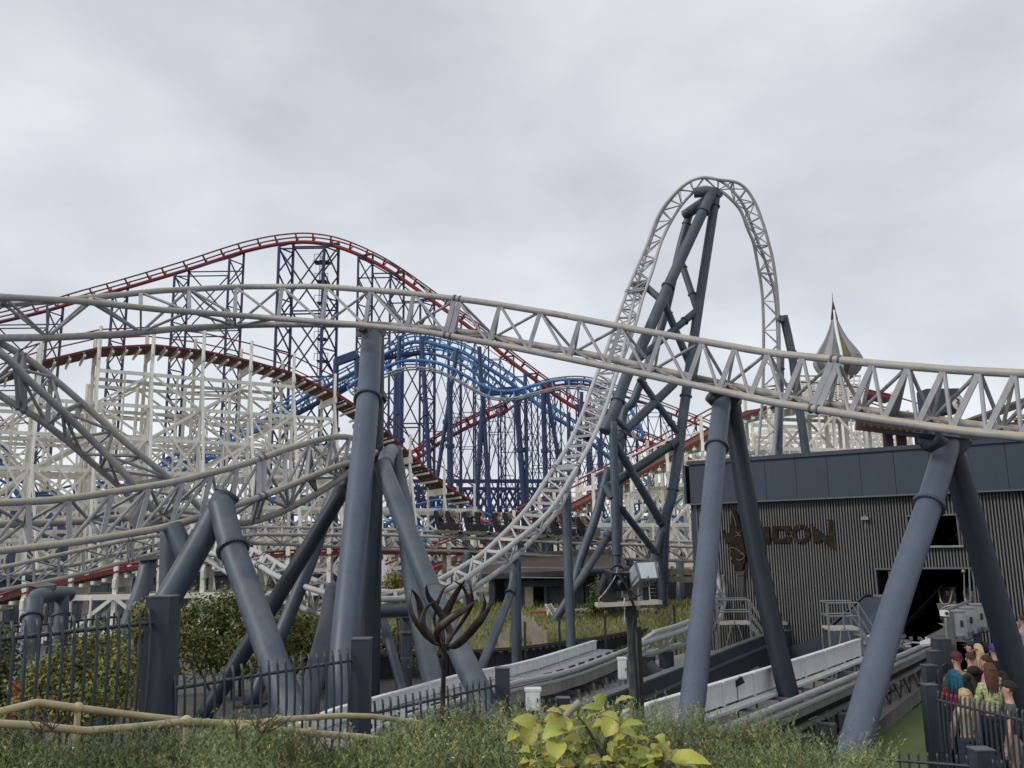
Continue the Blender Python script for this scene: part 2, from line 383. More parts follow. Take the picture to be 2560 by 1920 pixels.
# ================================================================ tubular steel track (two running rails and a spine, triangular lattice)
def truss(T, A, B, S, n, rr=0.078, sr=0.085, strut=0.036, tie=0.10, node=2, splices=(), plates=(), rail_m='track_paint', strut_m='track_strut', frames=None, sub=5, diag=True, tiebox=True, nseg=12):
    K = 400; Ac, Bc, Sc = catmull(A, K), catmull(B, K), catmull(S, K)
    mid = (Ac + Bc) / 2; cum = np.concatenate([[0], np.cumsum(np.linalg.norm(np.diff(mid, axis=0), axis=1))])
    if frames is None: fr = [np.interp(cum[-1] * i / n, cum, np.arange(K + 1)) for i in range(n + 1)]
    else: fr = list(frames); n = len(fr) - 1
    def at(C, t):
        k = min(int(t), K - 1); return Vector(C[k] * (1 - (t - k)) + C[k + 1] * (t - k))
    step = max(1, int(K / (n * sub)))
    ids = list(range(0, K, step)) + [K]
    T.path('running_rail', [Vector(Ac[i]) for i in ids], rr, rail_m, nseg); T.path('running_rail', [Vector(Bc[i]) for i in ids], rr, rail_m, nseg)
    T.path('spine_tube', [Vector(Sc[i]) for i in ids], sr, rail_m, nseg)
    for i in range(n + 1):
        a, b, s = at(Ac, fr[i]), at(Bc, fr[i]), at(Sc, fr[i]); nrm = (b - a).cross(s - a)
        outw = ((a + b) / 2 - s)
        if i in splices:
            t = (at(Ac, min(K, fr[i] + 2)) - at(Ac, max(0, fr[i] - 2))).normalized()
            for sg in (-1, 1):
                o = t * (0.075 * sg); T.box('splice_plate', a + o, b + o, 0.12, 0.07, strut_m, up=outw)
                T.box('splice_plate', a + o, s + o, 0.12, 0.06, strut_m, up=nrm); T.box('splice_plate', b + o, s + o, 0.12, 0.06, strut_m, up=nrm)
                for e in (a, b): T.tube('clamp', e - t * 0.02 + o, e + t * 0.02 + o, rr * 1.28, 'grey_plate')
        else:
            if tiebox: T.box('cross_tie', a, b, tie, 0.06, strut_m, up=outw)
            else: T.tube('cross_tie', a, b, strut, strut_m)
        if i % node == 0 and i not in splices:
            T.box('strut', a, s, 0.07, 0.05, strut_m, up=nrm); T.box('strut', b, s, 0.07, 0.05, strut_m, up=nrm)
        if i in plates:
            v, f = plate([a, b, s], 0.05); T.mesh('gusset_plate', v, f, 'grey_plate')
        if i < n and diag:
            a2, b2 = at(Ac, fr[i + 1]), at(Bc, fr[i + 1])
            T.tube('diagonal', b, a2, strut, strut_m)
        if i % node == 0:
            for j in (i - 1, i + 1):
                if 0 <= j <= n:
                    T.tube('diagonal', s, at(Ac, fr[j]), strut, strut_m); T.tube('diagonal', s, at(Bc, fr[j]), strut, strut_m)

# ---- F: the near run that crosses the whole picture
def fg_run():
    xB = [0, 202, 400, 600, 800, 1000, 1200, 1400, 1600, 1920, 2209, 2400, 2560, 2800, 3050]
    yB = [762, 747, 727, 717, 716, 731, 754, 787, 826, 882, 911, 926, 934, 936, 930]
    xA = [0, 200, 400, 640, 900, 1074, 1280, 1569, 1800, 1920, 2209, 2400, 2560, 2800]
    yA = [742, 753, 774, 792, 812, 831, 868, 927, 977, 1004, 1050, 1077, 1093, 1108]
    xS = [0, 150, 318, 450, 640, 760, 958, 1103, 1219, 1280, 1482, 1656, 1830, 1978, 2180, 2470, 2560, 2800]
    yS = [845, 843, 834, 821, 812, 811, 812, 823, 838, 852, 888, 927, 965, 995, 1028, 1068, 1076, 1090]
    dpx = [-80, 0, 640, 1280, 1600, 1920, 2240, 2560, 3050]; dd = [18.2, 19, 23, 21, 19.5, 18, 16, 14.5, 12.8]
    gpx = [0, 350, 640, 900, 1280, 3050]; gg = [1.0, .9, .65, .4, .1, 0]
    dxx = [0, 590, 640, 920, 1145, 1280, 1480, 1760, 1930, 2270, 2540, 3050]; dxy = [0, 0, 8, 14, 24, 30, 32, 38, 46, 62, 74, 80]
    fx = [-95, 10, 118, 227, 352, 473, 589, 705, 816, 926, 1035, 1143, 1250, 1351, 1451, 1552, 1653, 1756, 1838, 1920, 2007, 2090, 2182, 2271, 2360, 2449, 2539, 2629, 2720, 2812]
    def st(x):
        d = interp(x, dpx, dd); g = interp(x, gpx, gg); dx = interp(x, dxx, dxy)
        yb = interp(x, xB, yB) if x >= 0 else 762 - x * 0.06; ya = interp(x - dx, xA, yA) if x >= 0 else 742 + x * 0.05
        sx_ = x - dx * 0.45; ys = interp(sx_, xS, yS) if x >= 0 else 845
        return P(x - dx, ya, d - g / 2), P(x, yb, d + g / 2), P(sx_, ys, d + interp(x, [0, 640, 1280, 3050], [0, .3, .72, .72]))
    kn = list(range(-95, 2813, 55)); st_ = [st(x) for x in kn]
    T = Thing('coaster_track', 'long grey tubular track run crossing the whole picture above the twisted grey runs', 'coaster track')
    K = 400; frames = [np.interp(x, kn, np.linspace(0, K, len(kn))) for x in fx]
    truss(T, [s[0] for s in st_], [s[1] for s in st_], [s[2] for s in st_], 29, frames=frames, splices=(11, 21), plates=(9, 17, 23), nseg=16)
    return st
fgst = fg_run()

# ---- E: lower left run sweeping up to the right behind the near column
def from3(rows):   # (uA,vA,dA, uB,vB,dB, uS,vS,dS)
    return [P(*r[0:3]) for r in rows], [P(*r[3:6]) for r in rows], [P(*r[6:9]) for r in rows]
T = Thing('coaster_track', 'grey tubular track run rising from the left edge to behind the tall near column', 'coaster track')
rows = [(-140, 1262, 17.0, -140, 1385, 17.0, -140, 1312, 18), (0, 1257, 17.5, 0, 1377, 17.3, 0, 1310, 18.1), (145, 1249, 18, 150, 1360, 17.8, 120, 1307, 18.7), (289, 1229, 18.6, 262, 1344, 18.2, 231, 1301, 19.1), (434, 1205, 19.2, 405, 1319, 18.8, 380, 1291, 19.7),
        (545, 1178, 20, 520, 1286, 19.6, 500, 1298, 20.3), (640, 1151, 20.8, 640, 1246, 20.3, 620, 1306, 21), (727, 1120, 21.6, 727, 1213, 21, 740, 1262, 21.6), (814, 1096, 22.4, 800, 1182, 21.7, 835, 1207, 22.2), (869, 1093, 23.2, 853, 1163, 22.3, 900, 1160, 22.9), (905, 1106, 24, 905, 1150, 23, 940, 1130, 23.6)]
A_, B_, S_ = from3(rows)
truss(T, A_, B_, S_, 14, plates=(5, 11), splices=(9,), nseg=14)
# ---- D: steep diagonal run, upper left
T = Thing('coaster_track', 'steep grey track run diving from the upper left edge towards the lower run', 'coaster track')
rows = [(-110, 800, 18.6, -110, 905, 18.6, -110, 858, 17.9), (0, 857, 19.2, 0, 988, 19.2, 0, 884, 18.5), (87, 910, 19.8, 87, 1041, 19.8, 72, 951, 19.1), (197, 1000, 20.6, 160, 1096, 20.6, 150, 1022, 19.9), (318, 1110, 21.4, 226, 1153, 21.4, 232, 1102, 20.8), (428, 1200, 22.2, 304, 1222, 22.2, 341, 1218, 21.6), (520, 1290, 23, 400, 1330, 23, 405, 1312, 22.4)]
A_, B_, S_ = from3(rows)
truss(T, A_, B_, S_, 9, splices=(2,), nseg=14)
# ---- C: farther low run on the left, behind the lower run
T = Thing('coaster_track', 'thinner grey track run low on the left, above the arched pipe support', 'coaster track')
rows = [(-120, 1450, 30, -120, 1500, 30, -120, 1432, 31), (0, 1420, 31, 0, 1476, 31, 0, 1442, 32), (100, 1398, 32, 100, 1457, 32, 100, 1425, 33), (203, 1375, 33, 203, 1434, 33, 203, 1408, 34), (310, 1352, 34, 310, 1405, 34, 310, 1380, 35), (414, 1335, 35, 414, 1376, 35, 414, 1358, 36), (520, 1322, 37, 520, 1352, 37, 520, 1340, 38), (640, 1318, 40, 640, 1336, 40, 650, 1358, 40.5)]
A_, B_, S_ = from3(rows)
truss(T, A_, B_, S_, 15, strut=0.03, splices=(7,), plates=(4, 10), nseg=10)
# ---- W: level far run under the train
T = Thing('coaster_track', 'level grey far track run carrying the loaded black train', 'coaster track')
rows = [(620, 1318, 41, 620, 1336, 40.3, 620, 1358, 41), (790, 1320, 44, 790, 1337, 43.2, 790, 1364, 43.8), (955, 1324, 46, 955, 1337, 45.1, 955, 1373, 45.6), (1103, 1330, 46.5, 1103, 1342, 45.6, 1150, 1378, 46.1), (1248, 1335, 46.5, 1248, 1348, 45.6, 1280, 1384, 46.1), (1400, 1342, 46.5, 1400, 1356, 45.6, 1430, 1393, 46.1), (1560, 1349, 46.5, 1560, 1361, 45.6, 1580, 1398, 46.1), (1700, 1354, 46.5, 1700, 1366, 45.6, 1715, 1402, 46.1), (1790, 1358, 46.5, 1790, 1370, 45.6, 1790, 1405, 46.1)]
A_, B_, S_ = from3(rows)
truss(T, A_, B_, S_, 26, strut=0.03, nseg=8, plates=(5, 13, 18, 23))
# ---- H + loop: valley, climb and tall inversion
T = Thing('looping_track', 'grey track climbing from the valley into the tall narrow loop', 'coaster track')
rows = [(470, 1300, 33, 440, 1330, 32, 470, 1370, 33), (509, 1340, 31.5, 500, 1375, 30.5, 520, 1400, 31), (640, 1379, 29, 625, 1405, 28, 640, 1475, 28.4), (718, 1422, 27.5, 705, 1446, 26.6, 715, 1507, 27), (840, 1469, 26.3, 835, 1487, 25.4, 816, 1537, 26), (953, 1481, 26, 950, 1497, 25, 935, 1540, 25.7), (1025, 1475, 26.3, 1040, 1493, 25.2, 1045, 1530, 26),
        (1087, 1455, 26.8, 1130, 1468, 25.8, 1130, 1500, 26.6), (1161, 1414, 27.5, 1190, 1428, 26.8, 1200, 1460, 27.6), (1219, 1373, 28.3, 1262, 1376, 27.8, 1280, 1400, 28.6), (1312, 1278, 29.8, 1369, 1283, 29.6, 1388, 1285, 30.4), (1367, 1197, 31.3, 1427, 1195, 31.2, 1428, 1205, 32.1), (1419, 1116, 33, 1476, 1108, 33, 1464, 1118, 34), (1454, 1040, 35, 1508, 1036, 35, 1494, 1042, 36), (1482, 962, 37, 1534, 958, 37, 1526, 963, 38),
        (1512, 885, 39, 1556, 885, 39.2, 1562, 884, 40), (1537, 815, 41, 1570, 815, 41.3, 1588, 812, 41.8), (1560, 750, 42.5, 1585, 750, 42.9, 1607, 744, 43.2), (1583, 690, 43.6, 1600, 690, 44.1, 1630, 680, 44.1), (1616, 615, 44.6, 1622, 615, 45.4, 1655, 600, 45), (1650, 530, 45, 1655, 530, 45.9, 1690, 533, 45.5), (1703, 468, 45, 1708, 466, 46, 1722, 492, 45.5), (1750, 445, 44.8, 1754, 444, 45.8, 1754, 468, 45.4),
        (1797, 449, 44.8, 1800, 452, 45.8, 1797, 476, 45.4), (1850, 460, 45, 1838, 484, 45.6, 1826, 497, 45.4), (1884, 500, 45.3, 1862, 520, 45.8, 1852, 528, 45.7), (1908, 560, 45.6, 1882, 571, 46.1, 1869, 572, 46), (1921, 605, 45.9, 1898, 613, 46.4, 1883, 606, 46.3), (1933, 655, 46.2, 1916, 662, 46.8, 1893, 655, 46.7), (1944, 745, 46.8, 1938, 745, 47.5, 1906, 742, 47.3), (1948, 870, 47.2, 1945, 870, 48, 1909, 872, 47.8), (1944, 1000, 47.6, 1942, 1000, 48.4, 1906, 1000, 48.2), (1938, 1100, 48, 1936, 1100, 48.8, 1897, 1100, 48.6), (1925, 1250, 48.5, 1922, 1250, 49.3, 1885, 1250, 49)]
A_, B_, S_ = from3(rows)
truss(T, A_, B_, S_, 84, rr=0.085, sr=0.085, strut=0.034, nseg=10, sub=4, splices=(8, 27, 47), plates=(10, 15, 21, 30, 42, 46), rail_m='track_pale', strut_m='track_pale')

# ================================================================ slate tube supports
def flange(T, c, ax, r, par):
    c = Vector(c); ax = Vector(ax).normalized()
    M = beam_m(c, c + ax * (r * 0.72), r, r)
    i = T.unit('flange', 'flange', M, 'slate_paint', par); T.unit('bolt_ring', 'bolts', M, 'bolt_metal', par)
def ground_z(p): return 0.0
def leg(T, pts, dia, fl=(), name='leg', ground=True, m='slate_paint'):
    """pts: world points top to bottom; runs on to the ground; fl: world points where flanges sit"""
    pts = [Vector(p) for p in pts]
    if ground:
        a, b = pts[-2], pts[-1]
        if b.z > 0: pts[-1] = b + (b - a) * (b.z / max(1e-3, a.z - b.z))
    dense = [Vector(p) for p in catmull(pts, 10 * (len(pts) - 1))] if len(pts) > 2 else pts
    vs, fs = sweep(dense, dia / 2, 28); sm = [True] * (len(fs) - 2) + [False, False]
    first = T.mesh(name, vs, fs, m, sm)
    for f, k in fl:
        a, b = pts[k], pts[k + 1]; ax = (b - a).normalized(); c = a + ax * ((Vector(f) - a).dot(ax)); flange(T, c, ax, dia / 2, first)
    if ground:
        b = pts[-1]; T.block('base_plate', (b.x, b.y, b.z), (dia * 1.8, dia * 1.8, 0.06), 'slate_dark', parent=first)
    return first

def S_(label, group=None, name='track_support'): return Thing(name, label, 'track support', group)
# M1 near column
T = S_('tallest near A-frame of thick slate tubes beside the rusty tulip sculpture')
j = P(922, 850, 23.4)
a = leg(T, [P(930, 826, 23.6), P(918, 1017, 21.4), P(874, 1480, 18.2), P(848, 1787, 16.9)], 0.56, [(P(920, 1001, 21.6), 0)], m='slate_lit')
leg(T, [P(936, 832, 25.2), P(934, 1017, 24.4), P(924, 1480, 22.8), P(919, 1740, 22)], 0.58, [(P(936, 1000, 24.5), 0)], m='slate_shaded')
p0 = P(905, 822, 23.2); p1 = P(950, 828, 23.7)
T.box('saddle_plate', p0 + Vector((0, 0, -.1)), p1 + Vector((0, 0, -.1)), 0.5, 0.16, 'grey_plate')
T.box('clamp', P(905, 815, 23.1), P(905, 828, 23.1), 0.16, 0.2, 'grey_plate'); T.box('clamp', P(948, 820, 23.4), P(948, 832, 23.4), 0.16, 0.2, 'grey_plate')
# L1
T = S_('left inverted V support of slate tubes with an open capped top')
leg(T, [P(565, 1240, 19.2), P(430, 1480, 18.4), P(246, 1787, 17.2)], 0.53)
leg(T, [P(551, 1258, 19.0), P(582, 1373, 18.3), P(640, 1530, 17.2), P(700, 1700, 16.0)], 0.53, [(P(582, 1373, 18.3), 0)])
T.tube('cap', P(565, 1240, 19.2), P(569, 1234, 19.22), 0.285, 'slate_paint')
T.tube('arm', P(432, 1318, 19.0), P(472, 1400, 18.8), 0.21, 'slate_paint'); T.box('saddle_plate', P(415, 1310, 19.1), P(462, 1302, 19.4), 0.4, 0.08, 'grey_plate')
T = S_('thick dark slate column standing behind the left fence post')
leg(T, [P(428, 1325, 21), P(424, 1500, 20.7), P(420, 1600, 20.5)], 0.5)
leg(T, [P(372, 1400, 23.4), P(345, 1500, 22.8), P(318, 1570, 22.3)], 0.42)
T.box('saddle_plate', P(350, 1398, 23.3), P(405, 1392, 23.3), 0.5, 0.1, 'grey_plate')
# small arched pipe support far left
T = S_('low arched pipe support of slate tube at far left behind the fence')
leg(T, [P(84, 1500, 21), P(78, 1560, 20.6), P(52, 1680, 19.8)], 0.40, [(P(74, 1548, 20.7), 0)])
leg(T, [P(155, 1490, 22.6), P(153, 1560, 22.4), P(150, 1620, 22.3)], 0.34, [(P(153, 1535, 22.4), 0)])
T.path('cross_tube', [P(84, 1508, 21), P(92, 1494, 21.2), P(108, 1489, 21.6), P(140, 1485, 22.3), P(160, 1484, 22.7), P(172, 1486, 22.9)], 0.19, 'slate_paint', 16, sub=14)
v, f = plate([P(82, 1466, 21.5), P(132, 1458, 22), P(124, 1490, 22), P(112, 1490, 21.6)], 0.3); T.mesh('saddle_bracket', v, f, 'slate_dark')
# diagonal pair between L1 and M1
T = S_('dark diagonal slate brace crossing between the two near supports')
leg(T, [P(860, 1222, 25), P(712, 1463, 24), P(521, 1773, 22.6)], 0.42, m='slate_shaded')
leg(T, [P(850, 1205, 27), P(815, 1285, 26.8), P(764, 1434, 26.2), P(690, 1612, 25.5)], 0.40, [(P(805, 1290, 26.8), 0)])
T.path('elbow', [P(866, 1150, 24.4), P(872, 1168, 24.6), P(872, 1190, 25), P(858, 1225, 25)], 0.19, 'slate_dark', 14, sub=8)
T = S_('short slate leg sloping down left of the tall near column')
leg(T, [P(838, 1470, 21.5), P(814, 1585, 20.7), P(776, 1729, 19.5)], 0.46)
# right of M1
T = S_('rear slate A-frame with an open capped top right of the tall near column')
leg(T, [P(984, 1123, 24.6), P(996, 1203, 24.2), P(1014, 1290, 23.5), P(1036, 1480, 22), P(1085, 1715, 20)], 0.47)
leg(T, [P(955, 1165, 20.6), P(1068, 1451, 18), P(1103, 1530, 17.2), P(1184, 1700, 15.7)], 0.42)
T.path('elbow', [P(962, 1170, 21.2), P(968, 1140, 22.6), P(980, 1128, 24.6)], 0.21, 'slate_paint', 14, sub=6)
T.tube('cross_tube', P(930, 1527, 25), P(1040, 1524, 25), 0.18, 'slate_paint')
T = S_('dark banded slate column under the valley of the grey track')
leg(T, [P(1016, 1545, 28), P(1016, 1640, 27.8), P(1016, 1725, 27.6)], 0.34)
for vv in (1577, 1642, 1705): T.tube('band', P(1016, vv, 27.8), P(1016, vv + 5, 27.8), 0.185, 'galv')
leg(T, [P(945, 1520, 27), P(961, 1560, 26.6), P(999, 1700, 25.2)], 0.27)
T.box('saddle_plate', P(1000, 1540, 27.9), P(1032, 1540, 27.9), 0.4, 0.1, 'grey_plate')
T = S_('slate column with a branching brace beside the timber hut')
leg(T, [P(1290, 1400, 29.2), P(1290, 1500, 29), P(1292, 1650, 28.8)], 0.33)
leg(T, [P(1285, 1430, 29.1), P(1271, 1498, 28.2), P(1198, 1680, 24.6)], 0.26, [(P(1266, 1482, 28.4), 0)])
T.box('saddle_plate', P(1268, 1395, 29), P(1312, 1378, 29), 0.4, 0.14, 'track_strut')
T = S_('single straight slate column left of the crossed loop braces')
leg(T, [P(1417, 1232, 31.6), P(1420, 1400, 31.4), P(1428, 1615, 31)], 0.33)
T.box('saddle_plate', P(1403, 1232, 31.5), P(1428, 1216, 31.5), 0.4, 0.12, 'track_strut')
T = S_('dark slate column under the level far run')
leg(T, [P(1170, 1380, 46), P(1169, 1440, 46), P(1169, 1500, 46)], 0.45)
leg(T, [P(1700, 1402, 46), P(1700, 1440, 46)], 0.4); leg(T, [P(1575, 1398, 46), P(1575, 1430, 46)], 0.4)
# R1, R2
T = S_('slate A-frame in front of the sign figure, its pale leg between the two launch tracks')
leg(T, [P(1806, 995, 19.2), P(1792, 1116, 18.3), P(1760, 1480, 15.8), P(1728, 1787, 14.2)], 0.40, [(P(1791, 1120, 18.3), 0)], m='slate_lit')
leg(T, [P(1828, 1010, 19.6), P(1858, 1200, 19.4), P(1902, 1434, 19.1), P(1949, 1642, 18.8), P(2001, 1860, 18.5)], 0.42, m='slate_shaded')
v, f = plate([P(1770, 975, 19), P(1846, 985, 19.2), P(1828, 1010, 19.3), P(1795, 1005, 19.2)], 0.35); T.mesh('saddle_bracket', v, f, 'slate_dark')
T.path('elbow', [P(1780, 985, 19.1), P(1800, 1004, 19.2), P(1818, 1010, 19.4), P(1835, 1000, 19.6)], 0.2, 'slate_dark', 14, sub=6)
T = S_('near right slate A-frame standing over the station opening, scuffed pale leg')
leg(T, [P(2372, 1100, 16.4), P(2322, 1265, 15.6), P(2224, 1556, 14.4), P(2140, 1860, 13.2)], 0.44, [(P(2322, 1262, 15.6), 0)], m='slate_lit')
leg(T, [P(2378, 1125, 16.7), P(2460, 1405, 16.4), P(2540, 1680, 16.1)], 0.46, m='slate_shaded')
T.path('elbow', [P(2318, 1090, 16.2), P(2345, 1106, 16.3), P(2372, 1118, 16.5), P(2392, 1104, 16.6), P(2402, 1090, 16.6)], 0.23, 'slate_paint', 16, sub=10)
v, f = plate([P(2288, 1080, 16.1), P(2405, 1094, 16.4), P(2385, 1120, 16.4), P(2325, 1108, 16.3)], 0.4); T.mesh('saddle_bracket', v, f, 'slate_dark')
T.path('head_tube', [P(2325, 1100, 16.2), P(2365, 1112, 16.5), P(2400, 1098, 16.6)], 0.22, 'slate_dark', 16, sub=8)

# ---- loop tower
T = Thing('loop_tower', 'tall braced tower of slate tubes inside the loop', 'track support')
m1 = leg(T, [P(1781, 478, 45), P(1671, 715, 43.5), P(1621, 829, 42.7), P(1569, 936, 42), P(1540, 1017, 41.4), P(1511, 1080, 41)], 0.56, [(P(1749, 530, 44.8), 0), (P(1667, 713, 43.4), 1), (P(1543, 1002, 41.5), 3)], name='leg', ground=False)
leg(T, [P(1728, 520, 47), P(1700, 620, 47), P(1656, 809, 46.8), P(1587, 994, 46.5), P(1553, 1080, 46.2), P(1549, 1260, 46)], 0.44, [(P(1716, 560, 47), 0)])
leg(T, [P(1791, 480, 45.4), P(1743, 791, 44.4), P(1714, 994, 43.8), P(1682, 1226, 43.2), P(1662, 1318, 43), P(1655, 1560, 42.6)], 0.50, [(P(1786, 516, 45.3), 0), (P(1714, 990, 43.8), 1), (P(1681, 1224, 43.2), 2)])
T.tube('head_tube', P(1712, 538, 47), P(1798, 480, 45.2), 0.30, 'slate_paint'); T.tube('head_tube', P(1735, 482, 45.2), P(1778, 479, 45), 0.28, 'slate_paint')
def br(p, q, dia, m='slate_paint', fl=()):
    i = T.tube('brace', p, q, dia / 2, m)
    for t in fl: flange(T, Vector(p).lerp(Vector(q), t), Vector(q) - Vector(p), dia / 2, i)
br(P(1700, 645, 45.2), P(1742, 772, 44.6), .36, fl=(.2, .72))
br(P(1655, 745, 43.6), P(1722, 905, 44.2), .38, fl=(.25,)); br(P(1738, 780, 44.4), P(1600, 895, 43), .38, fl=(.2,))
br(P(1612, 714, 43.9), P(1655, 752, 43.4), .36); T.mesh('track_bracket', *plate([P(1576, 708, 43.8), P(1600, 708, 44.2), P(1622, 722, 43.9), P(1606, 734, 43.9)], .25), 'grey_plate')
br(P(1598, 945, 42.6), P(1692, 1078, 43.5), .33, fl=(.12, .85)); br(P(1685, 959, 43.7), P(1540, 1100, 41.8), .44, fl=(.9,))
br(P(1505, 1020, 41.4), P(1570, 1075, 42), .3)
leg(T, [P(1532, 1055, 41), P(1538, 1260, 40.8), P(1546, 1585, 40.4)], 0.40, [(P(1541, 1387, 40.6), 1)])
br(P(1536, 1106, 41), P(1660, 1318, 43), .40, fl=(.2, .93)); br(P(1691, 1104, 43.3), P(1520, 1218, 41.5), .44, 'slate_dark', fl=(.1,))
br(P(1546, 1262, 41), P(1642, 1386, 42.4), .32, fl=(.1, .95)); br(P(1512, 1215, 41), P(1530, 1245, 40.8), .36)
leg(T, [P(1522, 1170, 42.4), P(1490, 1290, 42), P(1442, 1434, 41.2), P(1434, 1500, 41)], .42, name='brace')
leg(T, [P(1526, 1333, 41.4), P(1436, 1474, 40)], .36, name='brace', fl=[(P(1518, 1345, 41.3), 0)])
br(P(1451, 1431, 41), P(1572, 1425, 42), .36)
leg(T, [P(1655, 1325, 42.8), P(1637, 1390, 42.4), P(1610, 1480, 41), P(1590, 1540, 40.5)], .40, [(P(1641, 1385, 42.4), 0)])
T = S_('slate prop leaning against the right leg of the loop above the station roof')
leg(T, [P(1959, 790, 47.2), P(1981, 893, 47.2), P(1995, 995, 47.2), P(2016, 1142, 47.2)], .46, [(P(1978, 880, 47.2), 0)])
leg(T, [P(1953, 895, 49), P(1948, 1145, 49)], .36, [(P(1952, 922, 49), 0)])
T.box('saddle_plate', P(1944, 796, 47), P(1956, 800, 47), 0.5, 0.3, 'grey_plate')
# ================================================================ far red steel coaster on navy towers
def rail_track(T, pts, gauge=1.1, r=0.12, spine=0.28, drop=0.9, m='rail_red', ms=None, tie_step=2.6, up=Vector((0, 0, 1)), n=120, ups=None, tier=0.1, under=True):
    C = [Vector(p) for p in catmull(pts, n)]; cum = [0]
    for a, b in zip(C[:-1], C[1:]): cum.append(cum[-1] + (b - a).length)
    Lr, Rr, Sp = [], [], []
    for i, c in enumerate(C):
        t = (C[min(i + 1, n)] - C[max(i - 1, 0)]).normalized()
        u = up if ups is None else Vector(catmull(ups, n)[i]) if False else up
        if ups is not None:
            f = i / n * (len(ups) - 1); k = min(int(f), len(ups) - 2); u = Vector(ups[k]).lerp(Vector(ups[k + 1]), f - k)
        s = t.cross(u).normalized(); uu = s.cross(t).normalized()
        Lr.append(c + s * gauge / 2); Rr.append(c - s * gauge / 2); Sp.append(c - uu * drop)
    T.path('running_rail', Lr, r, ms or m, 6); T.path('running_rail', Rr, r, ms or m, 6); T.path('spine_tube', Sp, spine, m, 8)
    k = max(2, int(cum[-1] / tie_step))
    for j in range(k + 1):
        d = cum[-1] * j / k; i = int(np.searchsorted(cum, d)); i = min(i, n)
        for e in (Lr[i], Rr[i]): T.rod('tie_bracket', e, Sp[i], tier, m)
    return C, Sp

D1 = 150
T = Thing('tall_red_coaster', 'huge far red coaster hill on lattice towers of navy steel', 'roller coaster')
def B1(*pts, d=D1): return [P(u, v, d) for u, v in pts]
main = [(-260, 845), (-120, 815), (0, 787), (101, 763), (203, 733), (318, 701), (463, 658), (580, 620), (640, 604), (698, 593), (756, 588), (802, 591), (848, 600), (900, 619), (958, 647), (1016, 683), (1086, 733), (1132, 766), (1219, 830), (1280, 882), (1367, 948), (1425, 990), (1500, 1030), (1581, 1069), (1656, 1101), (1740, 1135)]
_, SpA = rail_track(T, B1(*main), 2.0, 0.14, 0.36, 1.3, 'rail_red', 'dark_red', 3.4, n=200, tier=0.16)
second = [(1240, 1030), (1290, 990), (1345, 958), (1400, 946), (1454, 944), (1511, 956), (1569, 977), (1627, 998), (1714, 1032), (1790, 1062), (1870, 1100)]
rail_track(T, [P(u, v, D1 + 12) for u, v in second], 2.0, 0.12, 0.22, 1.2, 'rail_red', 'dark_red', 3.4, n=90, tier=0.16)
third = [(985, 1150), (1040, 1125), (1100, 1085), (1160, 1052), (1215, 1028), (1262, 1008)]
rail_track(T, [P(u, v, D1 - 10) for u, v in third], 2.2, 0.17, 0.32, 1.2, 'rail_red', 'rail_red', 3.0, n=40, tier=0.2)
def lattice(T, cols, d, bot=1300, gap=3.0, th=0.34, lvl=11.0, m='navy_steel', cross=True, xr=0.12):
    """cols: list of (u1, v1, u2, v2) leg pairs (nearer and farther leg), left to right"""
    prev = None
    for (u1, v1, u2, v2) in cols:
        a, b = P(u1, v1, d - gap / 2), P(u2, v2, d + gap / 2); la = []
        for t in (a, b):
            T.box('tower_leg', Vector((t.x, t.y, 0)), t, th, th, m, up=(0, 1, 0)); la.append(t)
        T.box('cap_beam', a, b, th, th * 1.1, m)
        z = min(a.z, b.z) - 0.3; k = 0; lev = []
        while z > 1: lev.append(z); z -= lvl / 2.6
        for i, z in enumerate(lev[:-1]):
            z2 = lev[i + 1]; pa = lambda zz: Vector((a.x, a.y, zz)); pb = lambda zz: Vector((b.x, b.y, zz))
            T.rod('cross_brace', pa(z), pb(z2), xr, m); T.rod('cross_brace', pb(z), pa(z2), xr, m)
            if i % 2 == 0: T.rod('cross_brace', pa(z), pb(z), xr, m)
        if prev and cross:
            pA, pB, plev = prev
            for q, w_ in ((pA, a), (pB, b)):
                top = min(q.z, w_.z); z = top - 0.5
                if abs(q.z - w_.z) > 1: T.rod('cross_brace', q, w_, xr, m)
                while z > lvl * 0.6:
                    z2 = z - lvl
                    T.rod('cross_brace', Vector((q.x, q.y, z)), Vector((w_.x, w_.y, z2)), xr, m); T.rod('cross_brace', Vector((q.x, q.y, z2)), Vector((w_.x, w_.y, z)), xr, m)
                    T.rod('cross_brace', Vector((q.x, q.y, z)), Vector((w_.x, w_.y, z)), xr, m)
                    z = z2
        prev = (a, b, lev)
lattice(T, [(-45, 815, -10, 806), (122, 775, 158, 765)], D1)
lattice(T, [(283, 730, 320, 716)], D1); lattice(T, [(437, 684, 473, 673), (574, 645, 610, 632)], D1)
lattice(T, [(698, 615, 734, 606), (811, 612, 847, 609)], D1, th=0.42, lvl=12.0, xr=0.15)
for i, vv in enumerate((658, 706, 760, 812, 850, 905)):
    a = P(806, vv, D1 + 1); T.block('service_platform', (a.x, a.y, a.z), (1.7 if i else 2.8, 2.0, 0.2), 'navy_steel')
    for sx_ in (-1.2, 0, 1.2): T.rod('guard_rail', a + Vector((sx_, -1.2, 0)), a + Vector((sx_, -1.2, 1.3)), 0.05, 'navy_steel')
    T.rod('guard_rail', a + Vector((-1.2, -1.2, 1.3)), a + Vector((1.2, -1.2, 1.3)), 0.05, 'navy_steel')
for sgn in (-1, 1): T.rod('ladder', P(803 + sgn * 3, 640, D1), P(795 + sgn * 3, 960, D1), 0.06, 'navy_steel')
for k in range(60):
    q = P(803, 640, D1).lerp(P(795, 960, D1), k / 60); T.rod('ladder', q + Vector((-.25, 0, 0)), q + Vector((.25, 0, 0)), 0.05, 'navy_steel')
